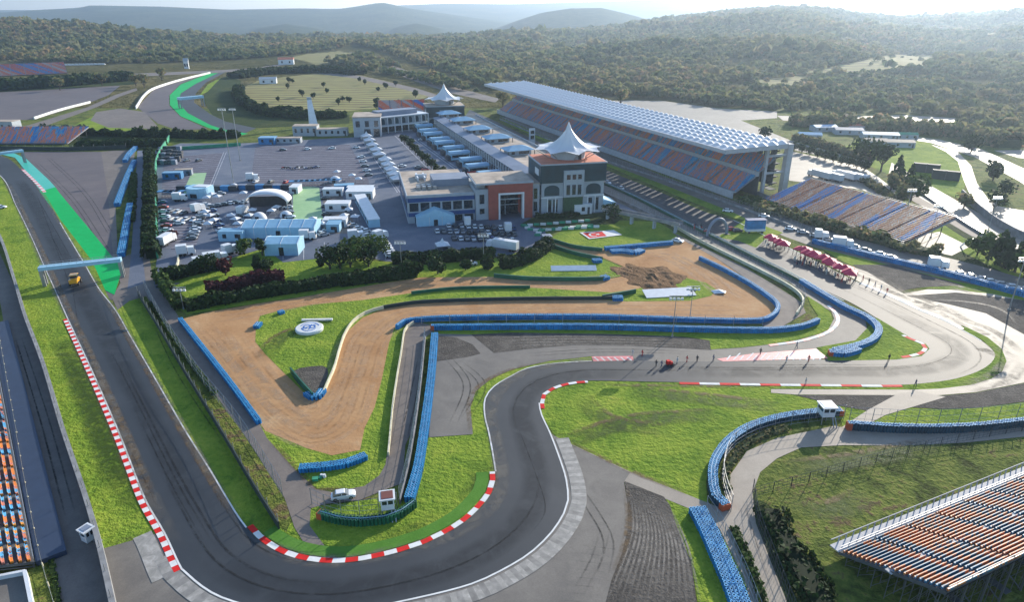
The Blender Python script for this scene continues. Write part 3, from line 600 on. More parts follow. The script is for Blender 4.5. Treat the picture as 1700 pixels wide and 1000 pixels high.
def fence_posts(root, Q, c, h, spacing, z0=0.0, r=.07, lean=0.0, mat=None, cap=100):
    S = resample(Q, spacing)
    if len(S) > cap: S = resample(Q, sum((b-a).length for a, b in zip(Q[:-1], Q[1:])) / (cap - 1))
    pm = None
    for i, p in enumerate(S):
        if pm is None:
            mb = MB().cyl(0, 0, 0, h, r, r, 5)
            if lean: mb.bar((0,0,h), (lean*.5, 0, h + abs(lean)*.8), r)
            o = mb.build('post', mat or MAT['steel'], root); pm = o
        else:
            o = pm.copy(); COL.objects.link(o); o.parent = root
        a = S[max(0, i-1)]; b = S[min(len(S)-1, i+1)]
        o.location = (p.x - c.x, p.y - c.y, z0); o.rotation_euler = (0, 0, math.atan2(b.y-a.y, b.x-a.x) + math.pi/2)
    return S
def wires(root, Q, c, zs, r=.035, vstep=None, mat=None, name='wire_mesh', off=0.0):
    mb = MB(); S = resample(offsets(Q, off), 3.0)
    for z in zs:
        for a, b in zip(S[:-1], S[1:]): mb.bar((a.x-c.x, a.y-c.y, z), (b.x-c.x, b.y-c.y, z), r, n=3)
    if vstep:
        for p in resample(Q, vstep): mb.bar((p.x-c.x, p.y-c.y, zs[0]), (p.x-c.x, p.y-c.y, zs[-1]), r*.7, n=3)
    mb.build(name, mat or MAT['steel'], root)
def wall(label, pts, h=1.0, th=.25, mat=None, cat='wall', posts=None, smooth=True, post_h=2.0, top=None, wire=True, group=None, name='barrier_wall', z0=0.0, lean=0.0, postmat=None):
    P = GP(pts, smooth); c = P[len(P)//2].copy(); Q = resample(P, 3.0)
    root = empty(name, (c.x, c.y, z0), 0, label, cat, group)
    mb = MB(); wallpath(mb, Q, c, -th/2, th/2, 0, h); mb.build('wall_body' if mat is not MAT['green_mesh'] else 'screen', mat or MAT['conc_wall'], root)
    if top:
        mb = MB(); wallpath(mb, Q, c, -th/2-.04, th/2+.04, h, h+.1); mb.build('coping', top, root)
    if posts:
        fence_posts(root, offsets(Q, 0), c, post_h, posts, h, lean=lean, mat=postmat)
        if wire: wires(root, Q, c, [h + post_h*f for f in (.15, .45, .75, 1.0)], vstep=1.6)
    return root
def fence(label, pts, h=3.0, spacing=4.0, mat=None, screen=None, smooth=True, group=None, z0=0.0, lean=0.0, zs=(.1,.35,.65,1.0), vstep=1.5, cat='fence', r=.07):
    P = GP(pts, smooth); c = P[len(P)//2].copy(); Q = resample(P, 3.0)
    root = empty('wire_fence', (c.x, c.y, z0), 0, label, cat, group)
    fence_posts(root, Q, c, h, spacing, lean=lean, mat=mat, r=r)
    wires(root, Q, c, [h*f for f in zs], vstep=vstep, mat=mat)
    if screen:
        mb = MB(); wallpath(mb, Q, c, -.03, .03, .05, h*.95); mb.build('screen', screen, root)
    return root
barrier('thick blue four-row tyre barrier beside the dark gravel at the bottom edge', [(1157,852),(1175,885),(1195,930),(1215,975),(1240,1045)], 5, 1.4)
barrier('curved blue tyre barrier with orange end, wrapping round the pale bend', [(1203,846),(1188,832),(1182,800),(1186,772),(1207,741),(1242,716),(1292,700),(1350,691),(1393,688)], 3, 1.6, wrap=(0, 1), mats=DK)
barrier('long blue tyre barrier running to the right edge beside the pale road', [(1408,713),(1500,718),(1600,717),(1700,707),(1800,692)], 2, 2.1, wrap=(0,), mats=DK)
barrier('straight blue tyre barrier between fenced lane and central asphalt run-off', [(722,560),(717,620),(710,680),(703,730),(694,785),(680,834)], 3, 1.5)
barrier('lower of two long blue barriers above the middle gravel', [(718,548),(850,547),(1000,547),(1150,551),(1275,553),(1330,547),(1357,537)], 2, 1.8, wrap=(0,))
barrier('upper long blue barrier curving round the soil ground at its right end', [(660,547),(672,538),(700,534),(740,532),(850,530),(1000,530),(1150,535),(1260,536),(1285,526),(1290,510),(1270,492),(1240,472),(1200,450),(1162,432)], 2, 1.6)
barrier('single row of blue barrier along the left edge of the soil ground', [(300,534),(330,572),(380,636),(430,704)], 2, 1.3)
barrier('short blue tyre wall on the grass above the white car', [(500,782),(540,779),(575,774),(606,762)], 3, 1.2)
barrier('blue barrier looping round the nose of the pit exit island', [(1330,470),(1405,515),(1432,527),(1452,541),(1458,555),(1448,568),(1425,578),(1385,587)], 3, 1.5)
barrier('doubled short blue barrier at the orange nose by the red hatching', [(1378,590),(1400,592),(1424,585)], 3, 1.5, wrap=(0,))
barrier('blue barrier behind the grass verge right of the red umbrellas', [(1350,404),(1450,429),(1560,455),(1700,493),(1800,520)], 3, 2.0)
barrier('farthest short blue barrier beside the upper left run-off', [(226,247),(215,258),(208,270)], 4, 2.0)
barrier('blue barrier with red foot beside the upper left run-off', [(224,270),(214,292),(204,318),(195,343)], 4, 2.0)
barrier('blue barrier ending at the pale footbridge over the left straight', [(217,343),(212,370),(207,400),(202,427)], 4, 2.0)
barrier('straight blue barrier at the top of the bare soil', [(1005,416),(1050,412),(1115,406)], 3, 1.6)
barrier('heap of stray blue tyre stacks on the top soil edge', [(1015,420),(1035,419),(1055,422),(1065,418)], 5, 1.2)
barrier('small blue tyre cluster at the bottom tip of the grass triangle', [(510,657),(519,663),(530,661),(536,652)], 3, 1.1)
barrier('short blue barrier stub at the left tip of the sign lawn', [(426,546),(431,540)], 3, 1.1)
barrier('tiny blue barrier stub on the upper rim of the sign lawn', [(464,522),(470,520)], 3, 1.0)
barrier('blue tyre stub at the tip of the billboard lawn', [(985,436),(997,435)], 4, 1.3)
barrier('blue tyre stub near the green banner on the top lawn', [(1000,465),(1008,463)], 4, 1.3)
barrier('blue tyre stub below the leaning green banners', [(1018,498),(1032,498)], 4, 1.3)
gt = [MAT['green_cover'], MAT['green_cover'], MAT['tyre_hole'], MAT['strap']]
barrier('green covered tyre barrier with orange end below the marshal hut', [(533,860),(560,868),(600,872),(640,868),(668,857),(688,842)], 2, 1.6, mats=gt, wrap=(0,))
barrier('dark green barrier between the main straight and the pit exit lane', [(1000,304),(1060,332),(1130,368),(1192,399),(1300,453),(1340,474)], 3, 1.3, mats=gt)
wall('tall grey wall with leaning posts along the left edge of the straight', [(-40,340),(0,396),(27,475),(45,535),(75,615),(108,725),(146,838),(169,918),(190,1010),(200,1060)], 2.4, .8, MAT['conc_wall'], posts=6, post_h=1.4, wire=False)
wall('dark screened fence wall casting shadow on the right verge of the straight', [(230,492),(262,544),(310,626),(370,725),(425,818),(464,880)], 1.7, .25, MAT['fabric_dark'], posts=5, post_h=1.6, wire=False, name='screen_wall')
fence('tall wire fence on the dry bank beside the service lane', [(242,485),(275,545),(330,628),(400,716),(470,826)], 4.2, 5)
wall('grey concrete wall behind the straight blue barrier', [(706,564),(701,620),(694,680),(686,735),(677,785),(664,838)], 1.1, .3, posts=4.5, post_h=2.6)
wall('cream guard rail along the left side of the fenced lane', [(687,538),(673,548),(666,590),(660,625),(652,680),(648,725),(645,758)], .95, .3, MAT['cream_wall'], cat='guard rail')
wall('cream guard rail rising along the edge of the sign lawn', [(538,654),(556,612),(562,590),(573,557),(589,534),(612,520),(637,513)], 1.0, .35, MAT['cream_wall'], cat='guard rail')
wall('dark rail along the lower edge of the long grass strip', [(637,513),(700,504),(850,499),(1000,498),(1020,497)], 1.1, .4, MAT['fabric_dark'], cat='guard rail')
wall('dark green rail along the top of the long grass strip', [(683,489),(760,481),(880,479)], 1.0, .4, MAT['green_cover'], cat='guard rail')
wall('green and white board wall down the left arm of the grass triangle', [(483,619),(500,640),(520,662)], 1.5, .3, MAT['green_cover'])
wall('pale kerb wall curving round the left car park entrance', [(263,470),(280,462),(290,452),(296,438),(296,425)], 1.0, .5, MAT['cream_wall'], cat='guard rail')
fence('fence with tall posts along the lane below the marshal hut', [(518,838),(560,856),(620,858),(660,845)], 3.5, 3.5)
fence('wire fence behind the curved blue barrier at the pale bend', [(1213,850),(1202,820),(1198,790),(1212,750),(1245,726),(1295,710),(1352,702),(1400,697)], 3.6, 4.0)
fence('wire fence behind the long right-hand blue barrier', [(1408,705),(1500,710),(1600,707),(1700,697),(1800,682)], 4.2, 4.5)
fence('wire fence behind the thick blue barrier at the bottom edge', [(1172,850),(1195,885),(1215,925),(1236,970),(1265,1045)], 3.4, 3.5)
fence('dark green fence along the right side of the pale lane', [(1249,818),(1256,868),(1285,945),(1310,1010),(1330,1060)], 3.0, 3.0, mat=MAT['darksteel'], vstep=.8)
fence('thin dark fence crossing the dull meadow', [(1252,826),(1345,800),(1430,775),(1530,748),(1620,730),(1700,716),(1800,700)], 2.2, 4.0, mat=MAT['darksteel'], vstep=1.0)
fence('thick post fence between pit exit lane and inner lane', [(1120,375),(1166,401),(1240,438),(1300,470),(1328,488),(1335,505),(1328,520)], 3.0, 4.2, screen=None)
wall('pale pit exit wall with a row of slim posts', [(1115,375),(1162,402),(1236,439),(1298,471),(1326,490),(1333,506),(1322,524)], 1.1, .5, MAT['cream_wall'])
fence('fence beside the lower long blue barrier', [(700,540),(850,538),(1000,538),(1150,541),(1265,544)], 3.2, 8, vstep=None)
wall('green screened fence along the left side of the paddock', [(282,232),(266,258),(260,275),(259,300),(260,350),(262,400),(262,430)], 3.0, .5, MAT['green_mesh'], posts=4.5, post_h=.8, cat='fence', wire=False)
wall('low dark wall across the head of the upper left run-off', [(-60,247),(30,249),(120,250),(210,247)], 2.2, .4, MAT['fabric_dark'], posts=6, post_h=1.2, wire=False)
fence('guard fence at far left beside the service lane', [(29,725),(50,840),(70,935),(92,1010)], 1.1, 5, vstep=None, mat=MAT['cream_wall'], zs=(.5, 1.0), cat='guard rail', r=.12)
fence('guard fence at the far left upper lane', [(0,560),(14,640),(30,725)], 1.1, 5, vstep=None, mat=MAT['cream_wall'], zs=(.5, 1.0), cat='guard rail', r=.12)
wall('long pit wall with rail beside the shaded pit lane', [(1100,370),(1060,349),(1000,322),(900,274),(820,236),(760,208)], 1.2, .6, MAT['conc_wall'], posts=6, post_h=2.2)
wall('trackside wall in front of the covered grandstand', [(830,199),(900,228),(1000,266),(1100,299),(1225,345),(1300,372),(1345,392)], 1.0, .4, posts=6, post_h=2.2, name='trackside_wall')
wall('low wall in front of the open stand at right', [(1245,318),(1300,340),(1380,367),(1450,390),(1520,412)], 1.6, .4, posts=5, post_h=1.2, name='trackside_wall')
wall('long white guard rail by the outer road at right', [(1480,292),(1540,330),(1600,372),(1700,432),(1760,470)], 1.0, .4, MAT['steel'], cat='guard rail')
wall('dark retaining screen between the two right-hand loops', [(1595,325),(1640,365),(1690,395),(1740,412)], 3.0, .5, MAT['conc_wall'], name='retaining_wall')
wall('white rail round the outside of the distant bend', [(226,181),(240,160),(257,148),(300,134),(349,122)], 2.2, .8, MAT['white_paint'], cat='guard rail')
wall('white rail beside the dark field at far left', [(57,198),(100,184),(150,171)], 1.8, .8, MAT['white_paint'], cat='guard rail')
wall('green fence wall across the top of the parking rows', [(300,249),(345,246),(400,242)], 2.0, .4, MAT['green_mesh'])
for k, (pts, lb) in enumerate([([(905,406),(930,416),(960,425),(1000,433)], 'green board wall from the ramp towards the bare soil'), ([(820,461),(880,466),(960,467),(1003,466)], 'green and white board wall along the foot of the billboard lawn'), ([(1000,497),(1030,492),(1055,487)], 'short green banner wall on the right of the grass strip'), ([(906,398),(930,406),(955,413),(1000,418)], 'upper green board wall with parked poles by the flag lawn')]):
    wall(lb, pts, 1.4, .5, MAT['green_cover'], group='green board walls')
for k, (pts, lb) in enumerate([([(869,376),(900,374),(935,371),(975,368)], 'rear row of green and white blocks before the tower'), ([(872,377),(885,384),(930,381),(980,376)], 'middle row of green and white blocks before the tower'), ([(892,392),(900,384),(930,382),(990,378)], 'front row of green and white blocks round the flag lawn')]):
    P = resample(GP(pts), 2.6); c = P[0]
    r = empty('block_row', (c.x, c.y, 0), 0, lb, 'barrier blocks', 'rows of green and white blocks'); mg = MB(); mw = MB()
    for i, p in enumerate(P):
        (mw if i % 2 else mg).box(p.x-c.x-1.1, p.x-c.x+1.1, p.y-c.y-.4, p.y-c.y+.4, 0, .9)
    mg.build('green_blocks', MAT['green_mesh'], r); mw.build('white_blocks', MAT['white_paint'], r)
# ================================================================ grandstands
F0 = Vector((99.4, 301.6)); UA = Vector((-.385, .923)); VA = Vector((.923, .385)); VANG = math.atan2(VA.y, VA.x)
def sv(s, v): p = F0 + UA * s + VA * v; return (p.x, p.y)
MAT['seat_frame'] = plain('concrete_terrace', (.20,.21,.24), .8)
MAT['stand_white'] = plain('white_concrete', (.36,.37,.39), .75)
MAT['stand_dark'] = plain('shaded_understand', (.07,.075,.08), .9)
def seatmat(name, cell=1.0, cols=None, shear=1.0, seed=0.0, freq=.07, band=None):
    """diagonal bands of coloured seats in local stand coordinates (x along, y up the rake)"""
    m, t, b = new_mat(name); co = _coord(t)
    sp_ = t.nodes.new('ShaderNodeSeparateXYZ'); t.links.new(co, sp_.inputs[0])
    sx_ = _math(t, 'ADD', sp_.outputs['X'], _math(t, 'MULTIPLY', sp_.outputs['Y'], shear))
    cb = t.nodes.new('ShaderNodeCombineXYZ'); t.links.new(_math(t, 'MULTIPLY', sx_, 1.0), cb.inputs['X']); t.links.new(_math(t, 'MULTIPLY', sp_.outputs['Y'], .07), cb.inputs['Y']); cb.inputs['Z'].default_value = seed
    f = _noise(t, cb.outputs[0], freq, 3, .65, .3)
    f2 = _noise(t, co, 1.3, 2, .8)
    f = _math(t, 'ADD', f, _math(t, 'MULTIPLY', _math(t, 'SUBTRACT', f2, .5), .22))
    c = _ramp(t, f, cols); [n for n in t.nodes if n.type == 'VALTORGB'][-1].color_ramp.interpolation = 'CONSTANT'
    if band:
        wvv = _math(t, 'SINE', _math(t, 'MULTIPLY', sx_, 2*math.pi/band)); c = _mix(t, _math(t, 'GREATER_THAN', _math(t, 'ADD', wvv, _math(t, 'MULTIPLY', _math(t, 'SUBTRACT', f, .5), 4.5)), .66), c, (.01,.17,.44))
    t.links.new(c, b.inputs['Base Color']); b.inputs['Roughness'].default_value = .5; return m
ORB = [(0,(.03,.16,.42)),(.40,(.04,.30,.50)),(.455,(.36,.15,.11)),(.49,(.62,.20,.07)),(.54,(.34,.17,.24)),(.57,(.06,.22,.40)),(.63,(.58,.20,.08))]
MAT['seats_main'] = seatmat('main_stand_seats', cols=ORB, shear=.35, freq=.30)
MAT['seats_red'] = seatmat('red_stand_seats', cols=[(0,(.03,.15,.40)),(.42,(.45,.06,.04)),(.5,(.55,.13,.05)),(.6,(.35,.3,.3))], shear=.7, freq=.09, seed=5)
MAT['seats_open'] = seatmat('open_stand_seats', cols=[(0,(.30,.11,.05)),(.42,(.36,.14,.06)),(.46,(.45,.42,.38)),(.50,(.50,.17,.05)),(.54,(.22,.09,.07)),(.58,(.42,.38,.34)),(.62,(.40,.14,.05))], shear=.15, freq=.75, seed=3, band=15.5)
MAT['seats_near'] = seatmat('near_stand_seats', cols=[(0,(.05,.17,.27)),(.44,(.60,.20,.05)),(.485,(.30,.13,.11)),(.505,(.62,.24,.06)),(.54,(.07,.20,.31)),(.64,(.58,.20,.05))], shear=.15, freq=.20, seed=7)
def tier(root, L0, L1, y0, y1, z0, z1, rows, seat_mat, step_mat, aisles=None, name='seat_block', xshift=None, seat_w=.55, aisle_w=1.6, seat_h=.45):
    """stepped terrace, with seat rows in blocks split by aisles; local x along, y up the rake"""
    dy = (y1 - y0) / rows; dz = (z1 - z0) / rows
    tm = MB()
    prof = []
    for i in range(rows):
        prof += [(y0 + i*dy, z0 + i*dz), (y0 + (i+1)*dy, z0 + i*dz)]
    prof += [(y1, z1)]
    lo = [(y, z - .45) for y, z in prof]
    n = len(prof)
    vs = [(L0, y, z) for y, z in prof] + [(L1, y, z) for y, z in prof]
    tm.add(vs, [(i, n+i, n+i+1, i+1) for i in range(n-1)])
    tm.add([(L0,y0,z0-.5),(L1,y0,z0-.5),(L1,y1,z1-.6),(L0,y1,z1-.6)], [(0,3,2,1)])
    tm.add([(L0,y0,z0-.5),(L0,y1,z1-.6),(L0,y1,z1),(L0,y0,z0)], [(0,1,2,3)]); tm.add([(L1,y0,z0-.5),(L1,y1,z1-.6),(L1,y1,z1),(L1,y0,z0)], [(3,2,1,0)])
    tm.build('terrace', step_mat, root)
    ed = [L0] + list(aisles or []) + [L1]
    for a, b in zip(ed[:-1], ed[1:]):
        mb = MB()
        for i in range(rows):
            yb = y0 + (i + .45) * dy; z = z0 + i*dz
            mb.box(a + aisle_w/2, b - aisle_w/2, yb, yb + seat_w*.75, z + .02, z + seat_h)
            mb.box(a + aisle_w/2, b - aisle_w/2, yb + seat_w*.75, yb + seat_w, z + .02, z + seat_h + .38)
        mb.build(name, seat_mat, root)
def stand_root(name, xy, rz, label, z=0): return empty(name, (xy[0], xy[1], z), rz, label, 'grandstand')
# covered main grandstand: local x = -s (so that y points up the rake), y = v
SL = 290.0
gs = stand_root('main_grandstand', (F0.x, F0.y), VANG - math.pi/2, 'long covered grandstand with white scalloped canopy and orange and blue seats')
# local frame: +y = VA, +x = -UA
mb = MB().box(-SL, 0, -.0, .5, 0, 3.2).box(-SL, 0, .5, 2.0, 2.6, 2.9); mb.build('front_wall', MAT['stand_white'], gs)
tier(gs, -SL, 0, 2.0, 12.0, 3.0, 9.2, 13, MAT['seats_main'], MAT['seat_frame'], aisles=[-SL + i*SL/14 for i in range(1, 14)])
mb = MB().box(-SL, 0, 12.0, 13.4, 9.0, 9.3).box(-SL, 0, 13.4, 13.7, 9.0, 11.0); mb.build('walkway', MAT['stand_white'], gs)
tier(gs, -SL, 0, 13.7, 22.0, 11.0, 16.8, 11, MAT['seats_main'], MAT['seat_frame'], aisles=[-SL + i*SL/14 for i in range(1, 14)])
mb = MB()
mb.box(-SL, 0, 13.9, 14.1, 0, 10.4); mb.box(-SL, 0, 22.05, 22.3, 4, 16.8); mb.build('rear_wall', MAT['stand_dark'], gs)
colm = None
for i in range(66):                                   # slim rear struts carry the canopy; the sun shows between them
    x = -SL + 2 + i * (SL - 4) / 65
    if colm is None:
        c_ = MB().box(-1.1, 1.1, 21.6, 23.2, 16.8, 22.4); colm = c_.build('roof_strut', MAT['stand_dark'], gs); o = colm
    else: o = colm.copy(); COL.objects.link(o); o.parent = gs
    o.location = (x, 0, 0)
for x in (-.5, -SL + 3, *[-SL*i/7 for i in range(1, 7)]):
    MB().box(x-1.2, x+1.2, 28.0, 31.0, 0, 22.5).box(x-.7, x+.7, 16.5, 17.8, 0, 22.2).box(x-.6, x+.6, -7, 31, 21.2, 22.1).box(x-.5, x+.5, 17.8, 28, 17.2, 18.2).box(x-.5, x+.5, 17.8, 28, 9.5, 10.4).build('pylon', MAT['stand_white'], gs)
mb = MB()
for k in range(6):
    z = 2 + k*3.0; mb.box(-6, .6, 20.5, 24.5, z, z+.25); mb.bar((-5, 21, z), (0, 24, z+3), .35)
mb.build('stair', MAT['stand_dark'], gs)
# canopy: rows of small arched sails
nu, nv, sub = 62, 6, 6
cw, cd = (SL + 6) / nu, 34.0 / nv
U = np.arange(nu*sub + 1) / sub; V = np.arange(nv*sub + 1) / sub
uu, vvv = np.meshgrid(U, V, indexing='ij')
fu, fv = uu % 1.0, vvv % 1.0
zz = 22.6 + np.abs(np.sin(np.pi*fu))**.8 * 1.85 * (.25 + .75*fv**1.2) + vvv * .12 - .5*np.where((vvv > nv-.01), 0, 0)
zz = np.where((fv < .01) & (vvv > 0), 22.6 + vvv*.12 + np.abs(np.sin(np.pi*fu))**.8 * 1.85 * .25, zz)
vs_ = np.stack([-SL - 3 + uu*cw, -9.0 + vvv*cd, zz], -1).reshape(-1, 3)
I = np.arange(len(U)*len(V)).reshape(len(U), len(V))
fs_ = np.stack([I[:-1, :-1], I[1:, :-1], I[1:, 1:], I[:-1, 1:]], -1).reshape(-1, 4)
m, t, b = new_mat('white_membrane'); b.inputs['Base Color'].default_value = (.60,.63,.66,1); b.inputs['Roughness'].default_value = .45
tl = t.nodes.new('ShaderNodeBsdfTranslucent'); tl.inputs['Color'].default_value = (.7,.75,.8,1); mx = t.nodes.new('ShaderNodeMixShader'); mx.inputs[0].default_value = .18
t.links.new(b.outputs[0], mx.inputs[1]); t.links.new(tl.outputs[0], mx.inputs[2]); t.links.new(mx.outputs[0], t.nodes['Material Output'].inputs['Surface']); MAT['membrane'] = m
mesh_obj('canopy', vs_.tolist(), fs_.tolist(), MAT['membrane'], gs, smooth=True)
mb = MB().box(-SL-3, 3, -9.4, -8.9, 21.4, 23.0).box(-SL-3, 3, -8.9, 25, 22.2, 22.4).box(2.7, 3.1, -9.4, 25, 21.3, 23.2).box(-SL-3.2, -SL-2.9, -9.4, 25, 21.3, 23.2).box(-SL-3, 3, 25, 25.4, 22.2, 23.6)
mb.build('roof_frame', MAT['stand_white'], gs)
# open stand right of it
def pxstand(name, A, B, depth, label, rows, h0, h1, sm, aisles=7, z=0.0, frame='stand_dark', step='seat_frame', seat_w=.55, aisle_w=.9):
    a, b_ = Vector(A), Vector(B); d = b_ - a; L = d.length
    r = stand_root(name, A, math.atan2(d.y, d.x), label, z)
    tier(r, 0, L, 0, depth, h0, h1, rows, sm, MAT[step], aisles=[L*i/aisles for i in range(1, aisles)], seat_w=seat_w, aisle_w=aisle_w)
    mb = MB()
    for i in range(int(L/5) + 1):
        x = min(L, i*5.0)
        for f in (.02, .5, .98): mb.box(x-.12, x+.12, depth*f-.12, depth*f+.12, 0, h0 + (h1-h0)*f - .55)
        mb.bar((x, depth*.02, .2), (x, depth*.98, h1 - .8), .1); mb.bar((x, depth*.98, .2), (x, depth*.5, (h0+h1)/2-.6), .1)
    mb.build('support_frame', MAT[frame], r)
    mb = MB()
    for f, zz2 in ((0, h0), (1, h1)):
        for q in (.5, 1.05): mb.bar((0, depth*f, zz2+q), (L, depth*f, zz2+q), .05)
    for i in range(int(L/3)+1):
        for f, zz2 in ((0, h0), (1, h1)): mb.bar((min(L,i*3.0), depth*f, zz2), (min(L,i*3.0), depth*f, zz2+1.05), .04)
    mb.build('handrail', MAT['steel'], r)
    return r
pxstand('open_grandstand', G(1265,331,1.5), G(1500,406,1.5), 27, 'open grandstand with brown, white and blue seats beside the truck park', 22, 1.5, 7.8, MAT['seats_open'], 7)
# near scaffold stand, bottom right: its high back edge runs from (1390,915) up right to (1700,790)
MAT['scaffold_steel'] = plain('grey_scaffold', (.10,.105,.11), .6, .3)
B_ = Vector(G(1722,782,1.5)); A2 = Vector(G(1393,918,1.5))
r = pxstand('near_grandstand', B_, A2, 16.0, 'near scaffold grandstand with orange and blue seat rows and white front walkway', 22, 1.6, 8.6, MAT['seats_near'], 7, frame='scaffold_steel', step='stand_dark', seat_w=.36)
Ln = (A2 - B_).length
mb = MB().box(0, Ln, -1.8, -.1, 1.35, 1.5)
for i in range(int(Ln/1.6)): mb.box(i*1.6, i*1.6+.12, -1.85, -1.7, 1.5, 2.5)
mb.box(0, Ln, -1.86, -1.74, 2.5, 2.62); mb.build('front_walkway', MAT['stand_white'], r)
mb = MB()
for i in range(1, 6): mb.box(Ln*i/6-.7, Ln*i/6+.7, .2, 15.8, 1.0, 1.05)
for i in range(26):
    for j in range(7):
        x = Ln*i/25; y = 1.5 + j*2.3; zt = 1.2 + (8.6-1.6)*y/16 - .3
        mb.bar((x, y, 0), (x, y, zt), .06)
        if j < 6: mb.bar((x, y, .3), (x, y+2.3, zt), .045)
        if i < 25: mb.bar((x, y, zt*.5), (x+Ln/25, y, zt*.5), .045)
mb.build('scaffold', MAT['scaffold_steel'], r)
MB().box(-.3, Ln+.3, 7.6, 8.7, 4.98, 5.12).build('cross_aisle', MAT['stand_white'], r)
# left stand beside the service lane
La = Vector(G(58,935,.8)); Lb = Vector(G(2,640,.8)); Lb = Lb + (Lb - La) * .6
MAT['seats_left'] = seatmat('left_stand_seats', cols=[(0,(.10,.35,.55)),(.44,(.62,.22,.03)),(.50,(.50,.20,.15)),(.54,(.03,.05,.09)),(.57,(.12,.38,.60)),(.64,(.60,.28,.05))], shear=.1, freq=.25, seed=11)
r = pxstand('left_grandstand', La, Lb, 12, 'grandstand at the left edge with blue and orange seats above a dark apron', 12, 1.0, 6.0, MAT['seats_left'], 22, step='stand_dark', seat_w=.4)
r2 = MB().box(0, (Lb-La).length, -4.2, -.1, 0, .9); r2.build('apron', plain('navy_apron', (.02,.035,.07), .6), r)
pxstand('small_grandstand', G(-40,238,1), G(112,238,1), 26, 'distant open stand with blue top rows at the upper left', 14, 1, 7, MAT['seats_main'], 6)
pxstand('wing_grandstand', G(628,184,6), G(708,182,6), 22, 'red and blue seated stand behind the far pit wing', 12, 2.0, 9.0, MAT['seats_red'], 4, z=2)
pxstand('distant_grandstand', G(-30,127,1), G(112,121,1), 40, 'far left hillside stand full of red and white seats', 12, 1, 12, MAT['seats_red'], 6)
# ================================================================ buildings
MAT['facade'] = plain('pale_facade', (.30,.335,.37), .75, var=.08)
MAT['facade_blue'] = plain('deep_blue_panel', (.004,.045,.17), .5, var=.15)
MAT['brick'] = plain('red_brick', (.27,.065,.045), .85, var=.15)
MAT['glass'] = plain('dark_glass', (.012,.022,.03), .12, var=.3, spec=.8)
MAT['glass_green'] = plain('dark_green_glass', (.004,.035,.050), .3, var=.35, scale=.25, spec=.5)
MAT['roof_tan'] = plain('tan_roof', (.34,.28,.225), .9, var=.35, scale=.15)
MAT['roof_red'] = plain('red_roof_deck', (.50,.16,.09), .8, var=.2, scale=.3)
MAT['roof_grey'] = plain('grey_blue_roof', (.17,.20,.26), .6, var=.15, scale=.2)
MAT['roof_blue'] = plain('light_blue_roof', (.14,.30,.44), .5, var=.12, scale=.3)
MAT['tent'] = plain('white_tent', (.55,.57,.60), .6, var=.06)
MAT['tentblue'] = plain('bluish_tent', (.27,.47,.60), .55, var=.08)
MAT['blue_box'] = plain('blue_container', (.02,.16,.36), .5, var=.3)
MAT['dark_box'] = plain('dark_container', (.03,.035,.045), .6, var=.4)
MAT['white_box'] = plain('white_container', (.56,.58,.60), .5, var=.08)
MAT['red_box'] = plain('red_panel', (.40,.02,.03), .5)
MAT['green_wall'] = plain('planted_wall', (.03,.07,.03), .9, var=.4, scale=1.5)
A10 = math.radians(12.5)
BO = Vector((-41.4, 262.6)); BX = Vector((math.cos(A10), math.sin(A10))); BY = Vector((-math.sin(A10), math.cos(A10)))
def windows(root, name, xs, y, z0, z1, w, mat=None, frame=None, depth=.12, arched=False, side='front'):
    for x in xs:
        mb = MB()
        if arched:
            prof = [(x-w/2, z0), (x+w/2, z0), (x+w/2, z0+(z1-z0)*.55)] + [(x + w/2*math.cos(a), z0+(z1-z0)*.55 + (z1-z0)*.45*math.sin(a)) for a in (.4,.8,1.2,1.57,1.94,2.34,2.74)] + [(x-w/2, z0+(z1-z0)*.55)]
            mb.yprism(prof, y - depth, y + .05)
        elif side == 'front': mb.box(x-w/2, x+w/2, y-depth, y+.05, z0, z1)
        else: mb.box(y-depth, y+.05, x-w/2, x+w/2, z0, z1)
        o = mb.build(name, mat or MAT['glass'], root)
        if frame:
            f = MB()
            if side == 'front': f.box(x-w/2-.18, x+w/2+.18, y-depth-.12, y-depth+.02, z0-.22, z0).box(x-w/2-.18, x+w/2+.18, y-depth-.12, y-depth+.02, z1, z1+.18)
            else: f.box(y-depth-.12, y-depth+.02, x-w/2-.18, x+w/2+.18, z0-.22, z0).box(y-depth-.12, y-depth+.02, x-w/2-.18, x+w/2+.18, z1, z1+.18)
            f.build('frame', frame, o)
def building_root(name, p, rz, label, cat='building', group=None, z=0): return empty(name, (p[0], p[1], z), rz, label, cat, group)
# --- blue fronted team building
r = building_root('office_building', BO, A10, 'flat-roofed office building with deep blue bands and glazed upper floor')
D = 46.0
MB().box(0, 27, 0, D, 0, 10.4).build('wall', MAT['facade'], r)
MB().box(-.25, 27, -.25, D, 10.4, 11.0).box(-.1, 27, -.1, .3, 11.0, 11.5).box(-.1, .3, .3, D, 11.0, 11.5).build('parapet', MAT['facade'], r)
MB().box(.35, 26.9, .35, D-.3, 11.0, 11.12).build('roof', MAT['roof_tan'], r)
MB().box(.2, 27, -.18, 0, 8.7, 10.3).box(.2, 27, -.18, 0, 2.9, 4.4).box(-.18, 0, .2, D, 8.7, 10.3).box(-.18, 0, .2, D, 2.9, 4.4).build('blue_band', MAT['facade_blue'], r)
windows(r, 'window', [2.6 + 4.35*i for i in range(6)], 0, 5.0, 8.4, 3.5, MAT['glass'], MAT['facade'])
windows(r, 'window', [3 + 4.6*i for i in range(9)], 0, 5.0, 8.4, 3.6, MAT['glass'], None, side='left')
windows(r, 'opening', [4.5, 20, 24.5], 0, .2, 2.7, 3.6, MAT['glass'])
MB().box(12, 27, 14, 26, 11.0, 14.0).build('plant_room', MAT['roof_grey'], r)
mb = MB()
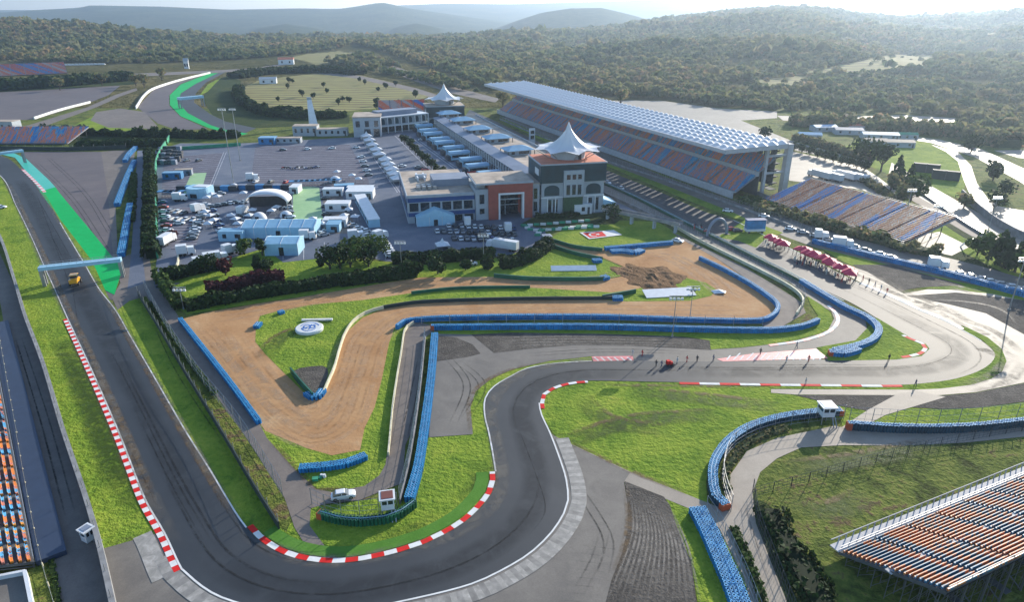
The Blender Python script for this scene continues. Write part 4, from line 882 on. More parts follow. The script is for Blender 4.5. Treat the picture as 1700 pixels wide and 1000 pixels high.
for i in range(7): mb.box(5 + (i % 4)*2.2, 6.4 + (i % 4)*2.2, 10 + (i//4)*3, 11.6 + (i//4)*3, 11.1, 12.3)
mb.build('air_unit', MAT['steel'], r)
mb = MB().box(6, 11, 30, 30.6, 11.1, 13).box(6.5, 7.1, 25, 35, 11.1, 12.6).box(9.5, 10.1, 25, 35, 11.1, 12.6); mb.build('roof_frame', MAT['white_box'], r)
# --- stair bay + brick arch hall
p = BO + BX * 27.2
r = building_root('arch_hall', p, A10, 'red brick hall with a tall white-framed square opening')
MB().box(0, 5.2, -1.0, 20, 0, 12.6).build('stair_bay', MAT['facade'], r)
windows(r, 'window', [2.6], -1.0, 6.8, 10.6, 1.9, MAT['glass'], MAT['facade']); windows(r, 'window', [2.6], -1.0, 2.6, 4.8, 1.9, MAT['glass'], MAT['facade'])
mb = MB().box(5.2, 9.2, -2.0, 18, 0, 14.6).box(19.8, 23.4, -2.0, 18, 0, 14.6).box(9.2, 19.8, -2.0, 18, 11.0, 14.6); mb.build('brick_wall', MAT['brick'], r)
MB().box(9.2, 9.9, -2.3, 0, 0, 11.0).box(19.1, 19.8, -2.3, 0, 0, 11.0).box(9.9, 19.1, -2.3, 0, 10.3, 11.0).build('white_frame', MAT['white_box'], r)
MB().box(9.9, 19.1, 6, 6.2, 0, 11).build('glazing', MAT['glass'], r)
MB().box(9.9, 19.1, 1.5, 2.0, 7.2, 7.7).box(9.9, 19.1, 5, 5.5, 4.0, 4.4).box(13.2, 13.6, 5, 5.4, 0, 7).build('gallery', MAT['facade'], r)
MB().box(-.2, 23.6, -2.2, 18.2, 14.6, 15.2).build('parapet', MAT['facade'], r)
MB().box(.3, 23.3, -1.6, 17.8, 15.2, 15.3).build('roof', MAT['roof_tan'], r)
MB().box(1.0, 4.4, 2, 6, 12.6, 14.2).build('roof_hut', MAT['facade'], r)
# --- towers with tent canopy
def vip_tower(p, rz, label, z=0, deck='roof_red'):
    r = building_root('control_tower', p, rz, label, 'tower', 'towers crowned by white tent canopies', z)
    W, D = 28.0, 21.0
    MB().box(.6, W-.6, .6, D, 0, 13.6).build('lower_wall', MAT['facade'], r)
    MB().box(9.6, 18.2, -1.1, 3, 7.6, 18.6).build('centre_bay', MAT['facade'], r)
    MB().box(9.8, 18.0, -.8, 3, 0, 7.6).build('planted_wall', MAT['green_wall'], r)
    MB().box(0, W, 0, D, 13.6, 20.9).build('glass_storeys', MAT['glass_green'], r)
    MB().box(-.25, W+.25, -.25, D+.25, 20.9, 21.4).build('parapet', MAT['facade'], r)
    MB().box(.2, W-.2, .2, D-.2, 21.4, 21.5).build('roof_deck', MAT[deck], r)
    mb = MB()
    for x in (3.2, 6.6, 20.6, 23.8): mb.box(x-.22, x+.22, .35, .6, 0, 7.2)
    mb.box(.4, 27.6, .3, .6, 7.2, 7.7); mb.build('trim', MAT['white_box'], r)
    windows(r, 'arched_window', [5.0, 22.9], .6, 8.2, 12.6, 6.4, MAT['glass_green'], arched=True)
    windows(r, 'window', [3.9, 6.6, 21.5, 24.4], .6, 1.2, 6.6, 1.9, MAT['glass'], MAT['facade'])
    windows(r, 'window', [11.5, 13.9, 16.3], -1.1, 8.6, 12.8, 1.5, MAT['glass'], MAT['facade'])
    windows(r, 'window', [11.5, 13.9, 16.3], -1.1, 15.0, 17.0, 1.5, MAT['glass'], MAT['facade'])
    windows(r, 'window', [3, 6.5, 10, 13.5, 17], .6, 8.5, 12.4, 1.8, MAT['glass'], None, side='left'); windows(r, 'window', [3, 6.5, 10, 13.5, 17], .6, 2, 6.5, 1.8, MAT['glass'], None, side='left')
    MB().box(-.15, 0, 3, 9, 16.2, 18.8).build('white_panel', MAT['white_box'], r)
    cx, cy = 15.0, 12.5
    MB().cyl(cx, cy, 21.5, 25.6, 7.2, n=20).build('drum', MAT['facade'], r, smooth=False)
    MB().box(cx+2.5, cx+3.6, cy-7.5, cy-6.8, 21.6, 23.9).build('door', MAT['glass'], r)
    # eight pointed tent canopy
    vs = []; fs = []; N = 64; K = 14
    for k in range(K + 1):
        t_ = k / K; 
        for i in range(N):
            a = 2*math.pi*i/N; ph = abs(((i / (N/8)) % 1.0) - .5) * 2      # 1 at the eight tips
            R = .35 + (11.8 + 2.8*ph**2.5) * t_**1.0
            z = 34.4 - 9.2*(1 - (1-t_)**2.55) + (.9*(1-ph) * t_**3) * 1 - .1
            vs.append((cx + R*math.cos(a), cy + R*math.sin(a), z))
    for k in range(K):
        for i in range(N): fs.append((k*N+i, (k+1)*N+i, (k+1)*N+(i+1)%N, k*N+(i+1)%N))
    mesh_obj('tent_canopy', vs, fs, MAT['membrane'], r, smooth=True)
    MB().cyl(cx, cy, 33.2, 36.0, 1.2, .1, n=8).build('finial', MAT['membrane'], r)
    mb = MB()
    for i in range(8):
        a = 2*math.pi*i/8 + 0; mb.bar((cx + 13.8*math.cos(a), cy + 13.8*math.sin(a), 24.9), (cx + 8*math.cos(a), cy + 8*math.sin(a), 21.5), .18)
    mb.build('canopy_strut', MAT['steel'], r)
    return r
tp = BO + BX * 54.2 - BY * .6
vip_tower(tp, A10, 'near dark glass tower with white tent canopy beside the brick hall')
r = building_root('link_building', BO + BX * 50.7 + BY * .5, A10, 'narrow white link between brick hall and near tower')
MB().box(0, 3.4, 0, 18, 0, 13.4).build('wall', MAT['facade'], r); MB().box(-.05, 3.45, -.1, 18, 13.4, 13.8).build('roof', MAT['roof_tan'], r)
windows(r, 'window', [1.7], 0, 2.0, 6.0, 1.5, MAT['glass'], MAT['facade']); windows(r, 'window', [1.7], 0, 7.2, 11.6, 1.5, MAT['glass'], MAT['facade'])
# --- long pit building: local x along the rake direction v (towards the track), y along s
r = building_root('pit_building', sv(24, -84.2), VANG - math.radians(4.0), 'long pit building with colonnaded paddock side and pavilions on its roof')
PL = 212.0; PD = 30.0
MB().box(3.4, PD, 0, PL, 0, 7.6).build('wall', MAT['facade'], r)
MB().box(3.3, 3.4, 1, PL-1, .3, 3.4).box(3.3, 3.4, 1, PL-1, 4.4, 7.3).build('glazing', MAT['glass'], r)
MB().box(0, 3.4, 0, PL, 3.6, 4.1).build('balcony', MAT['facade'], r)
MB().box(-.6, 6.5, 0, PL, 7.6, 8.0).add([(-.6,0,8.0),(6.5,0,8.0),(6.5,0,9.2),(-.6,PL,8.0),(6.5,PL,8.0),(6.5,PL,9.2)], [(0,3,5,2),(1,2,5,4),(0,2,1),(3,4,5)]).build('eaves_roof', MAT['roof_grey'], r)
MB().box(6.5, PD+1, 0, PL, 7.6, 8.0).build('roof', MAT['roof_tan'], r)
MB().box(PD+.6, PD+1, 0, PL, 8.0, 8.9).box(6.5, PD, -.3, 0, 0, 8.6).build('parapet', MAT['facade'], r)
cm = None
for i in range(50):
    y = 2 + i*(PL-4)/49
    if cm is None: cm = MB().box(-.1, .45, -.28, .28, 0, 7.6).build('column', MAT['white_box'], r); o = cm
    else: o = cm.copy(); COL.objects.link(o); o.parent = r
    o.location = (0, y, 0)
gm = None
for i in range(30):
    y = 5 + i*(PL-10)/29
    if gm is None: gm = MB().box(PD-.02, PD+.12, -2.6, 2.6, .1, 4.4).build('garage_door', MAT['glass'], r); o = gm
    else: o = gm.copy(); COL.objects.link(o); o.parent = r
    o.location = (0, y, 0)
pav = [(859,249),(825,229),(794,214),(768,199),(745,188)]
nm = ['nearest', 'second', 'middle', 'fourth', 'farthest']
for k, (px, py) in enumerate(pav):
    p = G(px, py + 6, 8.0)
    q = empty('roof_pavilion', (p[0], p[1], 8.02), VANG, nm[k] + ' blue-roofed pavilion on the pit building roof', 'pavilion', 'pavilions on the pit building roof')
    MB().box(-6, 6, -4.5, 4.5, 0, 2.6).build('wall', MAT['facade'], q)
    MB().add([(-8,-6,2.6),(8,-6,2.6),(8,6,2.6),(-8,6,2.6),(-2.5,0,4.6),(2.5,0,4.6)], [(0,1,5,4),(1,2,5),(2,3,4,5),(3,0,4),(3,2,1,0)]).build('hipped_roof', MAT['roof_blue'], q)
    mb = MB()
    for x in (-7.5, 7.5):
        for y in (-5.5, 5.5): mb.box(x-.15, x+.15, y-.15, y+.15, 0, 2.6)
    mb.build('post', MAT['darksteel'], q)
    MB().box(-5.2, -3.4, -4.62, -4.5, .6, 2.0).box(-1, 4.8, -4.62, -4.5, .6, 2.0).build('window', MAT['glass'], q)
# --- far wing, end block and second tower
wl = Vector(G(622,224)); wr = Vector(G(712,214)); dd = wr - wl
r = building_root('arcade_wing', wl, math.atan2(dd.y, dd.x), 'two-storey arcaded wing closing the far end of the paddock')
WL = dd.length
MB().box(0, WL, 3, 16, 0, 10.5).build('wall', MAT['facade'], r); MB().box(0, WL, 2.9, 3.0, .5, 4.2).build('glazing', MAT['glass'], r)
MB().box(0, WL, 0, 3.0, 4.6, 5.2).box(-.2, WL+.2, -.3, 16.2, 10.5, 11.1).build('slab', MAT['white_box'], r)
n_ = int(WL/5)
windows(r, 'arched_window', [WL*(i+.5)/n_ for i in range(n_)], 3.0, 5.6, 9.6, 3.4, MAT['glass_green'], arched=True)
mb = MB()
for i in range(n_+1): mb.box(WL*i/n_-.25, WL*i/n_+.25, 0, .5, 0, 10.5)
mb.build('column', MAT['white_box'], r)
MB().box(6, WL-6, 5, 14, 11.1, 14.0).build('roof_storey', MAT['roof_grey'], r)
e0 = Vector(G(588,228))
r = building_root('corner_block', e0, math.radians(8), 'square pale block at the left end of the arcaded wing')
MB().box(0, 18, 0, 22, 0, 12.5).build('wall', MAT['facade'], r); MB().box(-.3, 18.3, -.3, 22.3, 12.5, 13.2).build('roof', MAT['roof_tan'], r)
windows(r, 'window', [3, 9, 15], 0, 6.6, 10.5, 2.6, MAT['glass'], MAT['facade']); windows(r, 'opening', [9, 15], 0, .2, 5.2, 4.0, MAT['glass'])
windows(r, 'window', [4, 9, 14], 0, 6.6, 10.5, 2.6, MAT['glass'], None, side='left')
t2 = G(709,207); vip_tower(t2, VANG - math.radians(10), 'far dark glass tower with white tent canopy beyond the pit building', -8.5, 'roof_tan')
# --- pedestrian bridges over the track
def gantry(label, a, b, h, depth=3.0, tall=1.4, mat='tentblue'):
    a, b = Vector(G(*a)), Vector(G(*b)); d = b - a; L = d.length
    r = empty('track_gantry', (a.x, a.y, 0), math.atan2(d.y, d.x), label, 'gantry', 'gantries spanning the track')
    MB().box(-.5, L+.5, -depth/2, depth/2, h, h+tall).build('deck', MAT[mat], r)
    for x in (0, L): MB().box(x-.5, x+.5, -depth/2, -depth/2+.6, 0, h).box(x-.5, x+.5, depth/2-.6, depth/2, 0, h).build('support', MAT['steel'], r)
    mb = MB(); 
    for y in (-depth/2, depth/2):
        mb.bar((0, y, h+tall+.6), (L, y, h+tall+.6), .06)
        for i in range(int(L/2)): mb.bar((i*2, y, h+tall), (i*2, y, h+tall+.6), .04)
    mb.build('handrail', MAT['steel'], r); return r
gantry('pale blue footbridge crossing the left straight above the yellow vehicle', (76,474), (205,459), 5.2, 2.6, 1.1)
gantry('thin pale gantry across the track at the upper left', (-30,280), (42,270), 6, 2.4, 1.2)
gantry('slim blue gantry across the distant bend', (300,180), (338,176), 7, 5, 2.0)
a_, b_2 = G(1022,385), G(1075,345)
r = empty('ramp_bridge', (G(1030,368)[0], G(1030,368)[1], 0), math.radians(-38), 'grey elevated ramp bridge beside the flag lawn', 'bridge')
MB().box(-8, 26, -1.8, 1.8, 3.4, 3.9).box(-8, 26, -1.9, -1.7, 3.9, 4.7).box(-8, 26, 1.7, 1.9, 3.9, 4.7).build('deck', MAT['conc_wall'], r)
for x in (-6, 5, 15, 24): MB().box(x-.4, x+.4, -.8, .8, 0, 3.4).build('pier', MAT['facade'], r)
# marquees and cabins beside the tower
def cabin(label, px, py, wd, dp, h, rz=0, mat='white_box', roof=None, cat='cabin', group=None, win=1, name='site_cabin', pitch=0.0, z=0.0):
    p = G(px, py)
    r = empty(name, (p[0], p[1], z), rz, label, cat, group)
    MB().box(-wd/2, wd/2, 0, dp, 0, h).build('body', MAT[mat], r)
    if pitch:
        MB().xprism([(-.2, h), (dp/2, h+pitch), (dp+.2, h)], -wd/2-.2, wd/2+.2).build('roof', MAT[roof or mat], r)
    else: MB().box(-wd/2-.12, wd/2+.12, -.12, dp+.12, h, h+.18).build('roof', MAT[roof or mat], r)
    for i in range(win):
        x = -wd/2 + wd*(i+.5)/win; MB().box(x-.7, x+.7, -.08, 0, h*.35, h*.78).build('window', MAT['glass'], r)
    MB().box(wd/2-1.9, wd/2-.9, -.06, 0, .1, h*.75).build('door', MAT['darksteel'], r)
    return r
def gable_tent(label, px, py, wd, dp, h, pitch, rz=0, mat='tentblue', along='y', bays=3, group=None, name='marquee', cat='marquee'):
    p = G(px, py); r = empty(name, (p[0], p[1], 0), rz, label, cat, group)
    MB().box(-wd/2, wd/2, 0, dp, 0, h).build('wall', MAT[mat], r)
    if along == 'y': MB().yprism([(-wd/2-.2, h), (0, h+pitch), (wd/2+.2, h)], -.2, dp+.2).build('roof', MAT[mat], r)
    else: MB().xprism([(-.2, h), (dp/2, h+pitch), (dp+.2, h)], -wd/2-.2, wd/2+.2).build('roof', MAT[mat], r)
    mb = MB()
    for i in range(bays + 1):
        x = -wd/2 + wd*i/bays
        mb.box(x-.08, x+.08, -.1, 0, 0, h)
        if along == 'x': mb.bar((x, -.2, h+.06), (x, dp/2, h+pitch+.06), .07); mb.bar((x, dp/2, h+pitch+.06), (x, dp+.2, h+.06), .07)
    mb.build('rib', MAT['white_box'], r)
    MB().box(-.8, .8, -.12, 0, .05, h*.7).build('doorway', MAT['glass'], r); return r
gable_tent('pale blue gabled marquee in front of the office building', 724, 375, 15, 13, 3.6, 3.2, A10, 'tentblue')
cabin('white cabin with dark window at the foot of the tower', 968, 356, 7.5, 6, 4.0, A10, win=1)
gable_tent('sky blue marquee beside the white cabin below the tower', 1003, 351, 10, 9, 3.6, 1.6, A10, 'tentblue')
gable_tent('long bluish ribbed hall tent left of the green court', 463, 396, 27, 11, 4.2, 1.6, .02, 'tentblue', 'x', 6)
gable_tent('white two-bay tent nearest the lawn at left', 468, 425, 11.5, 9, 4.4, 1.2, .03, 'tentblue', 'x', 2)
# arched stage tent
p = G(442, 352); r = empty('arched_marquee', (p[0], p[1], 0), .08, 'large arched marquee with striped curved roof', 'marquee')
prof = [(9*math.cos(a), 3.4 + 4.2*math.sin(a)) for a in [math.pi*i/14 for i in range(15)]]
vs = []; fs = []
for k, y in enumerate((0, 9)):
    vs += [(q[0], y, q[1]) for q in prof]
for i in range(14): fs.append((i, i+1, 15+i+1, 15+i))
o = mesh_obj('arched_roof', vs, fs, MAT['tent'], r, smooth=True)
md = o.modifiers.new('thick', 'SOLIDIFY'); md.thickness = .2
MB().box(-8.8, 8.8, 8.7, 9, 0, 4.5).build('back_wall', MAT['dark_box'], r)
for x in (-8.9, 8.9):
    for y in (.3, 8.8): MB().box(x-.15, x+.15, y-.15, y+.15, 0, 3.5).build('leg', MAT['steel'], r)
for (px, py, rr, lb) in [(431,364,3.0,'small white dome tent beside the ribbed hall tent'), (475,360,2.6,'small white dome tent right of the arched marquee'), (557,302,3.0,'small white dome tent by the blue cabins'), (389,312,2.2,'white dome pod at the foot of the light mast')]:
    p = G(px, py); r = empty('dome_tent', (p[0], p[1], 0), 0, lb, 'dome tent')
    vs = [(0,0,rr)]; 
    for k in range(1, 6):
        a = math.pi/2*k/5
        vs += [(rr*math.sin(a)*math.cos(2*math.pi*i/14), rr*math.sin(a)*math.sin(2*math.pi*i/14), rr*math.cos(a)) for i in range(14)]
    fs = [(0, 1+i, 1+(i+1)%14) for i in range(14)] + [(1+k*14+i, 1+(k+1)*14+i, 1+(k+1)*14+(i+1)%14, 1+k*14+(i+1)%14) for k in range(4) for i in range(14)]
    mesh_obj('shell', vs, fs, MAT['tent'], r, smooth=True); MB().box(-.7,.7,-rr-.05,-rr+.5,0,1.8).build('doorway', MAT['glass'], r)
# green-roofed curved pavilion
p = G(322, 331); r = empty('curved_pavilion', (p[0], p[1], 0), math.radians(-8), 'pavilion with rounded pale front and flat green deck behind', 'pavilion')
MB().prism([(5*math.cos(a), 4 + 4*math.sin(a)) for a in [math.pi + math.pi*i/12 for i in range(13)]], 0, 4.6).build('rounded_front', MAT['tentblue'], r)
MB().box(-5, 5, 4, 9, 0, 4.6).build('body', MAT['tentblue'], r); MB().box(-2, 4.5, 4, 8.5, 4.6, 4.9).build('white_roof', MAT['white_box'], r)
MB().box(-1.5, 1.5, -.12, .4, .5, 2.4).build('doorway', MAT['glass'], r)
# motorhomes beside the pit building
mh = [(706,214),(713,222),(721,228),(732,237),(740,243),(755,252),(764,261),(783,272),(794,283),(814,296)]
ordn = ['first','second','third','fourth','fifth','sixth','seventh','eighth','ninth','tenth','eleventh','twelfth','thirteenth','fourteenth','fifteenth','sixteenth','seventeenth','eighteenth','nineteenth','twentieth','twenty-first','twenty-second','twenty-third','twenty-fourth','twenty-fifth','twenty-sixth','twenty-seventh','twenty-eighth','twenty-ninth','thirtieth']
proto = None
def copy_tree(o, parent=None):
    c = o.copy(); COL.objects.link(c)
    if parent is not None: c.parent = parent
    for ch in list(o.children): copy_tree(ch, c)
    return c
for k, (px, py) in enumerate(mh):
    p = G(px - 2, py + 4)
    if proto is None:
        r = empty('hospitality_unit', (0,0,0), 0, 'x', 'team unit', 'team units along the pit building'); proto = r
        MB().box(-5, 5, -2.6, 2.6, .5, 3.8).build('body', MAT['tentblue'], r)
        MB().xprism([(-3.0, 3.8), (-1.6, 4.6), (1.6, 4.6), (3.0, 3.8)], -5.3, 5.3).build('roof', MAT['roof_blue'], r)
        MB().box(-4.4, 4.4, -2.7, -2.6, 1.6, 3.0).build('window', MAT['glass'], r)
        MB().box(-6.6, -5, -2.4, 2.4, .4, 2.6).build('awning', MAT['dark_box'], r)
        mb = MB()
        for x in (-3.5, -2.3, 3.0):
            for y in (-2.3, 2.3): mb.box(x-.45, x+.45, y-.2, y+.2, 0, .9)
        mb.build('wheels', MAT['dark_box'], r)
    else: r = copy_tree(proto)
    r.location = (p[0], p[1], 0); r.rotation_euler = (0, 0, VANG); r.scale = (1.12,1.15,1.1)
    r['label'] = f'{ordn[len(mh)-1-k]} blue-roofed team unit beside the pit building counted from the near end'
p = G(803,289); r = empty('red_fence_panel', (p[0], p[1], 0), VANG, 'red panel wall among the team units by the pit building', 'panel wall')
MB().box(-9, 9, -.3, .3, 0, 2.0).build('panel', MAT['red_box'], r)
for x in (-9, -3, 3, 9): MB().box(x-.15, x+.15, .3, .6, 0, 2.4).build('post', MAT['darksteel'], r)
# white peaked tents in a line down the paddock
proto = None
tents = [(609,232),(614,239),(619,247),(625,255),(630,263),(640,272),(645,280),(650,288),(655,296),(661,304)]
for k, (px, py) in enumerate(tents):
    p = G(px, py)
    if proto is None:
        r = empty('peaked_tent', (0,0,0), 0, 'x', 'tent', 'white peaked tents down the paddock'); proto = r
        MB().add([(-3.4,-3.4,2.6),(3.4,-3.4,2.6),(3.4,3.4,2.6),(-3.4,3.4,2.6),(-.9,-.9,3.9),(.9,-.9,3.9),(.9,.9,3.9),(-.9,.9,3.9),(0,0,5.6)],
                 [(0,1,5,4),(1,2,6,5),(2,3,7,6),(3,0,4,7),(4,5,8),(5,6,8),(6,7,8),(7,4,8),(3,2,1,0)]).build('canopy', MAT['tent'], r)
        MB().box(-3.3,3.3,3.1,3.3,0,2.6).box(3.1,3.3,-3.3,3.1,0,2.6).build('wall', MAT['tent'], r)
        for x in (-3.3, 3.3): MB().box(x-.1,x+.1,-3.3,-3.1,0,2.6).build('leg', MAT['steel'], r)
    else: r = copy_tree(proto)
    r.location = (p[0], p[1], 0); r.rotation_euler = (0, 0, VANG)
    r['label'] = f'{ordn[k]} white peaked tent counted from the far end of the paddock row'
p = G(735,415); r = copy_tree(proto); r.location = (p[0], p[1], 0); r.rotation_euler = (0,0,.3); r['label'] = 'single white peaked tent behind the long hedge by the car park'; r['group'] = 'tents elsewhere'; r.scale = (.7,.7,.8)
# cabins, containers and halls of the left paddock
cabs = [
 (553,326,9,4,3.2,.05,'white_box','white cabin at the top of the grey court strip'), (560,352,10,6,3.4,.04,'white_box','white flat-roofed cabin on the grey court strip'),
 (556,378,9,5,3.0,.05,'white_box','white cabin at the bottom of the grey court strip'), (553,386,5,7,3.0,.05,'tentblue','pale blue cabin behind the ribbed tent court'),
 (488,322,4,7,3.0,.0,'white_box','small white kiosk at the corner of the green court'), (598,322,12,4,3.0,.04,'blue_box','blue cabin with light roof by the paddock road'),
 (597,331,12,8,3.4,.04,'white_box','white cabin heading the long white corridor'), (572,318,9,4,2.8,.2,'blue_box','blue cabin left of the paddock road'),
 (384,401,9,4.5,3.6,.03,'tentblue','blue box trailer left of the ribbed hall tent'), (507,226,16,9,6.5,.06,'facade','pale grey shed behind the parking rows'),
 (443,240,10,7,4,.04,'blue_box','small blue roofed shed by the green fence'), (478,238,16,5,3.2,.05,'facade','low grey shed beside the pale shed'),
 (552,226,20,7,4.5,.1,'facade','low pinkish shed left of the corner block'), (8,225,14,9,9,0,'facade','pale block above the upper left stand'),
 (286,298,9,4,3.2,.1,'blue_box','blue trailer near the left paddock fence'), (305,292,8,3.5,3.0,.2,'roof_grey','grey trailer near the left paddock fence'),
 (1592,478,0,0,0,0,None,None)]
for (px, py, wd, dp, h, rz, mt, lb) in cabs:
    if mt: cabin(lb, px, py, wd, dp, h, rz, mt, roof='white_box' if 'light roof' in lb or mt == 'white_box' else 'roof_blue' if mt in ('blue_box','tentblue') else 'roof_tan', win=max(1, int(wd/4)))
a = Vector(G(598,335)); b2 = Vector(G(622,378)); d = b2 - a
r = empty('white_corridor', (a.x, a.y, 0), math.atan2(d.y, d.x), 'long white corridor building slanting beside the paddock road', 'building')
MB().box(0, d.length, -2.2, 2.2, 0, 3.2).build('wall', MAT['tentblue'], r); MB().box(-.1, d.length+.1, -2.4, 2.4, 3.2, 3.45).build('roof', MAT['white_box'], r)
for i in range(8): MB().box(d.length*(i+.5)/8-1, d.length*(i+.5)/8+1, -2.28, -2.2, 1, 2.4).build('window', MAT['glass'], r)
for k in range(13):
    px = 300 + k*14.5; mt = ['dark_box','blue_box','dark_box','roof_grey'][k % 4]
    p = G(px, 318 - (k > 6)*2); r = empty('shipping_container', (p[0], p[1], 0), random.uniform(-.05,.1), f'{ordn[k]} container from the left in the dark row across the paddock', 'container', 'containers in the row across the paddock')
    MB().box(-1.9, 1.9, 0, 2.6, 0, 2.5).build('body', MAT[mt], r); MB().box(-1.7, 1.7, -.06, 0, .2, 2.3).build('door', MAT['blue_box' if k % 2 else 'dark_box'], r)
for k in range(9):
    px = 488 + k*9; p = G(px, 309 - k*.4); r = empty('blue_awning', (p[0], p[1], 0), .05, f'{ordn[k]} blue awning from the left above the green court', 'awning', 'blue awnings above the green court')
    MB().box(-2.1, 2.1, -1.6, 1.6, 2.3, 2.55).build('canopy', MAT['blue_box'], r)
    for x in (-2, 2):
        for y in (-1.5, 1.5): MB().box(x-.06,x+.06,y-.06,y+.06,0,2.3).build('leg', MAT['steel'], r)
for k in range(4):
    p = G(272 + k*9, 326); r = empty('blue_awning', (p[0], p[1], 0), .05, f'{ordn[k]} blue awning from the left beside the curved pavilion', 'awning', 'blue awnings beside the curved pavilion')
    MB().box(-2.3, 2.3, -1.8, 1.8, 2.3, 2.55).build('canopy', MAT['blue_box'], r)
    for x in (-2, 2): MB().box(x-.06,x+.06,-1.7,-1.5,0,2.3).build('leg', MAT['steel'], r)
# low blue sheds of the service yard at upper right
for (px, py, wd, dp, rz, mt, lb) in [(1372,219,16,9,.1,'roof_blue','long blue shed in the upper right service yard'),(1345,232,14,7,-.2,'tentblue','pale shed left of the service yard'),(1410,224,18,9,-.15,'roof_grey','grey blue shed centre of the service yard'),(1425,217,14,7,0,'roof_red','red roofed shed behind the service yard'),(1462,232,22,9,-.2,'roof_blue','blue shed right of the red roof'),(1455,243,14,8,-.1,'dark_box','dark shed in front of the service yard'),(1490,245,20,8,-.15,'dark_box','low dark shed at the right of the yard'),(1505,232,14,6,-.1,'green_mesh','green roofed shed at the right of the yard')]:
    cabin(lb, px, py, wd, dp, 3.2, rz, 'facade', roof=mt, pitch=1.2, win=3, name='shed', cat='shed')
for (px, py, lb) in [(1536,286,'near dark slatted screen block by the outer road'), (1568,298,'long dark slatted screen block by the outer road')]:
    p = G(px, py); r = empty('screen_block', (p[0], p[1], 0), -.5, lb, 'screen')
    MB().box(-6, 6, -1.5, 1.5, 0, 4.5).build('panel', MAT['fabric_dark'], r)
    for x in (-6, 0, 6): MB().box(x-.15, x+.15, -1.9, -1.5, 0, 5).build('post', MAT['darksteel'], r)
# small far buildings
for (px, py, wd, h, mt, lb) in [(475,107,22,10,'roof_red','small white house on the far crest above the parking field'),(445,139,18,7,'facade','pale cabin on the edge of the parking field'),(310,114,6,14,'facade','slim white hut by the far track crossing'),(1680,13,30,12,'white_box','tiny white building on the far right ridge')]:
    x, y = G(px, max(py, 60)); 
    if py < 60: y = 2690.0; x = (px - CX)/1234.0*y
    r = empty('far_house', (x, y, T1(x, y) if py < 60 else 0), .2, lb, 'house')
    MB().box(-wd/2, wd/2, 0, wd*.6, 0, h*.7).build('wall', MAT['white_box'], r); MB().xprism([(-.4,h*.7),(wd*.3,h),(wd*.6+.4,h*.7)], -wd/2-.4, wd/2+.4).build('roof', MAT[mt], r)
    for x_ in (-wd/4, wd/4): MB().box(x_-1, x_+1, -.1, 0, h*.2, h*.5).build('window', MAT['glass'], r)
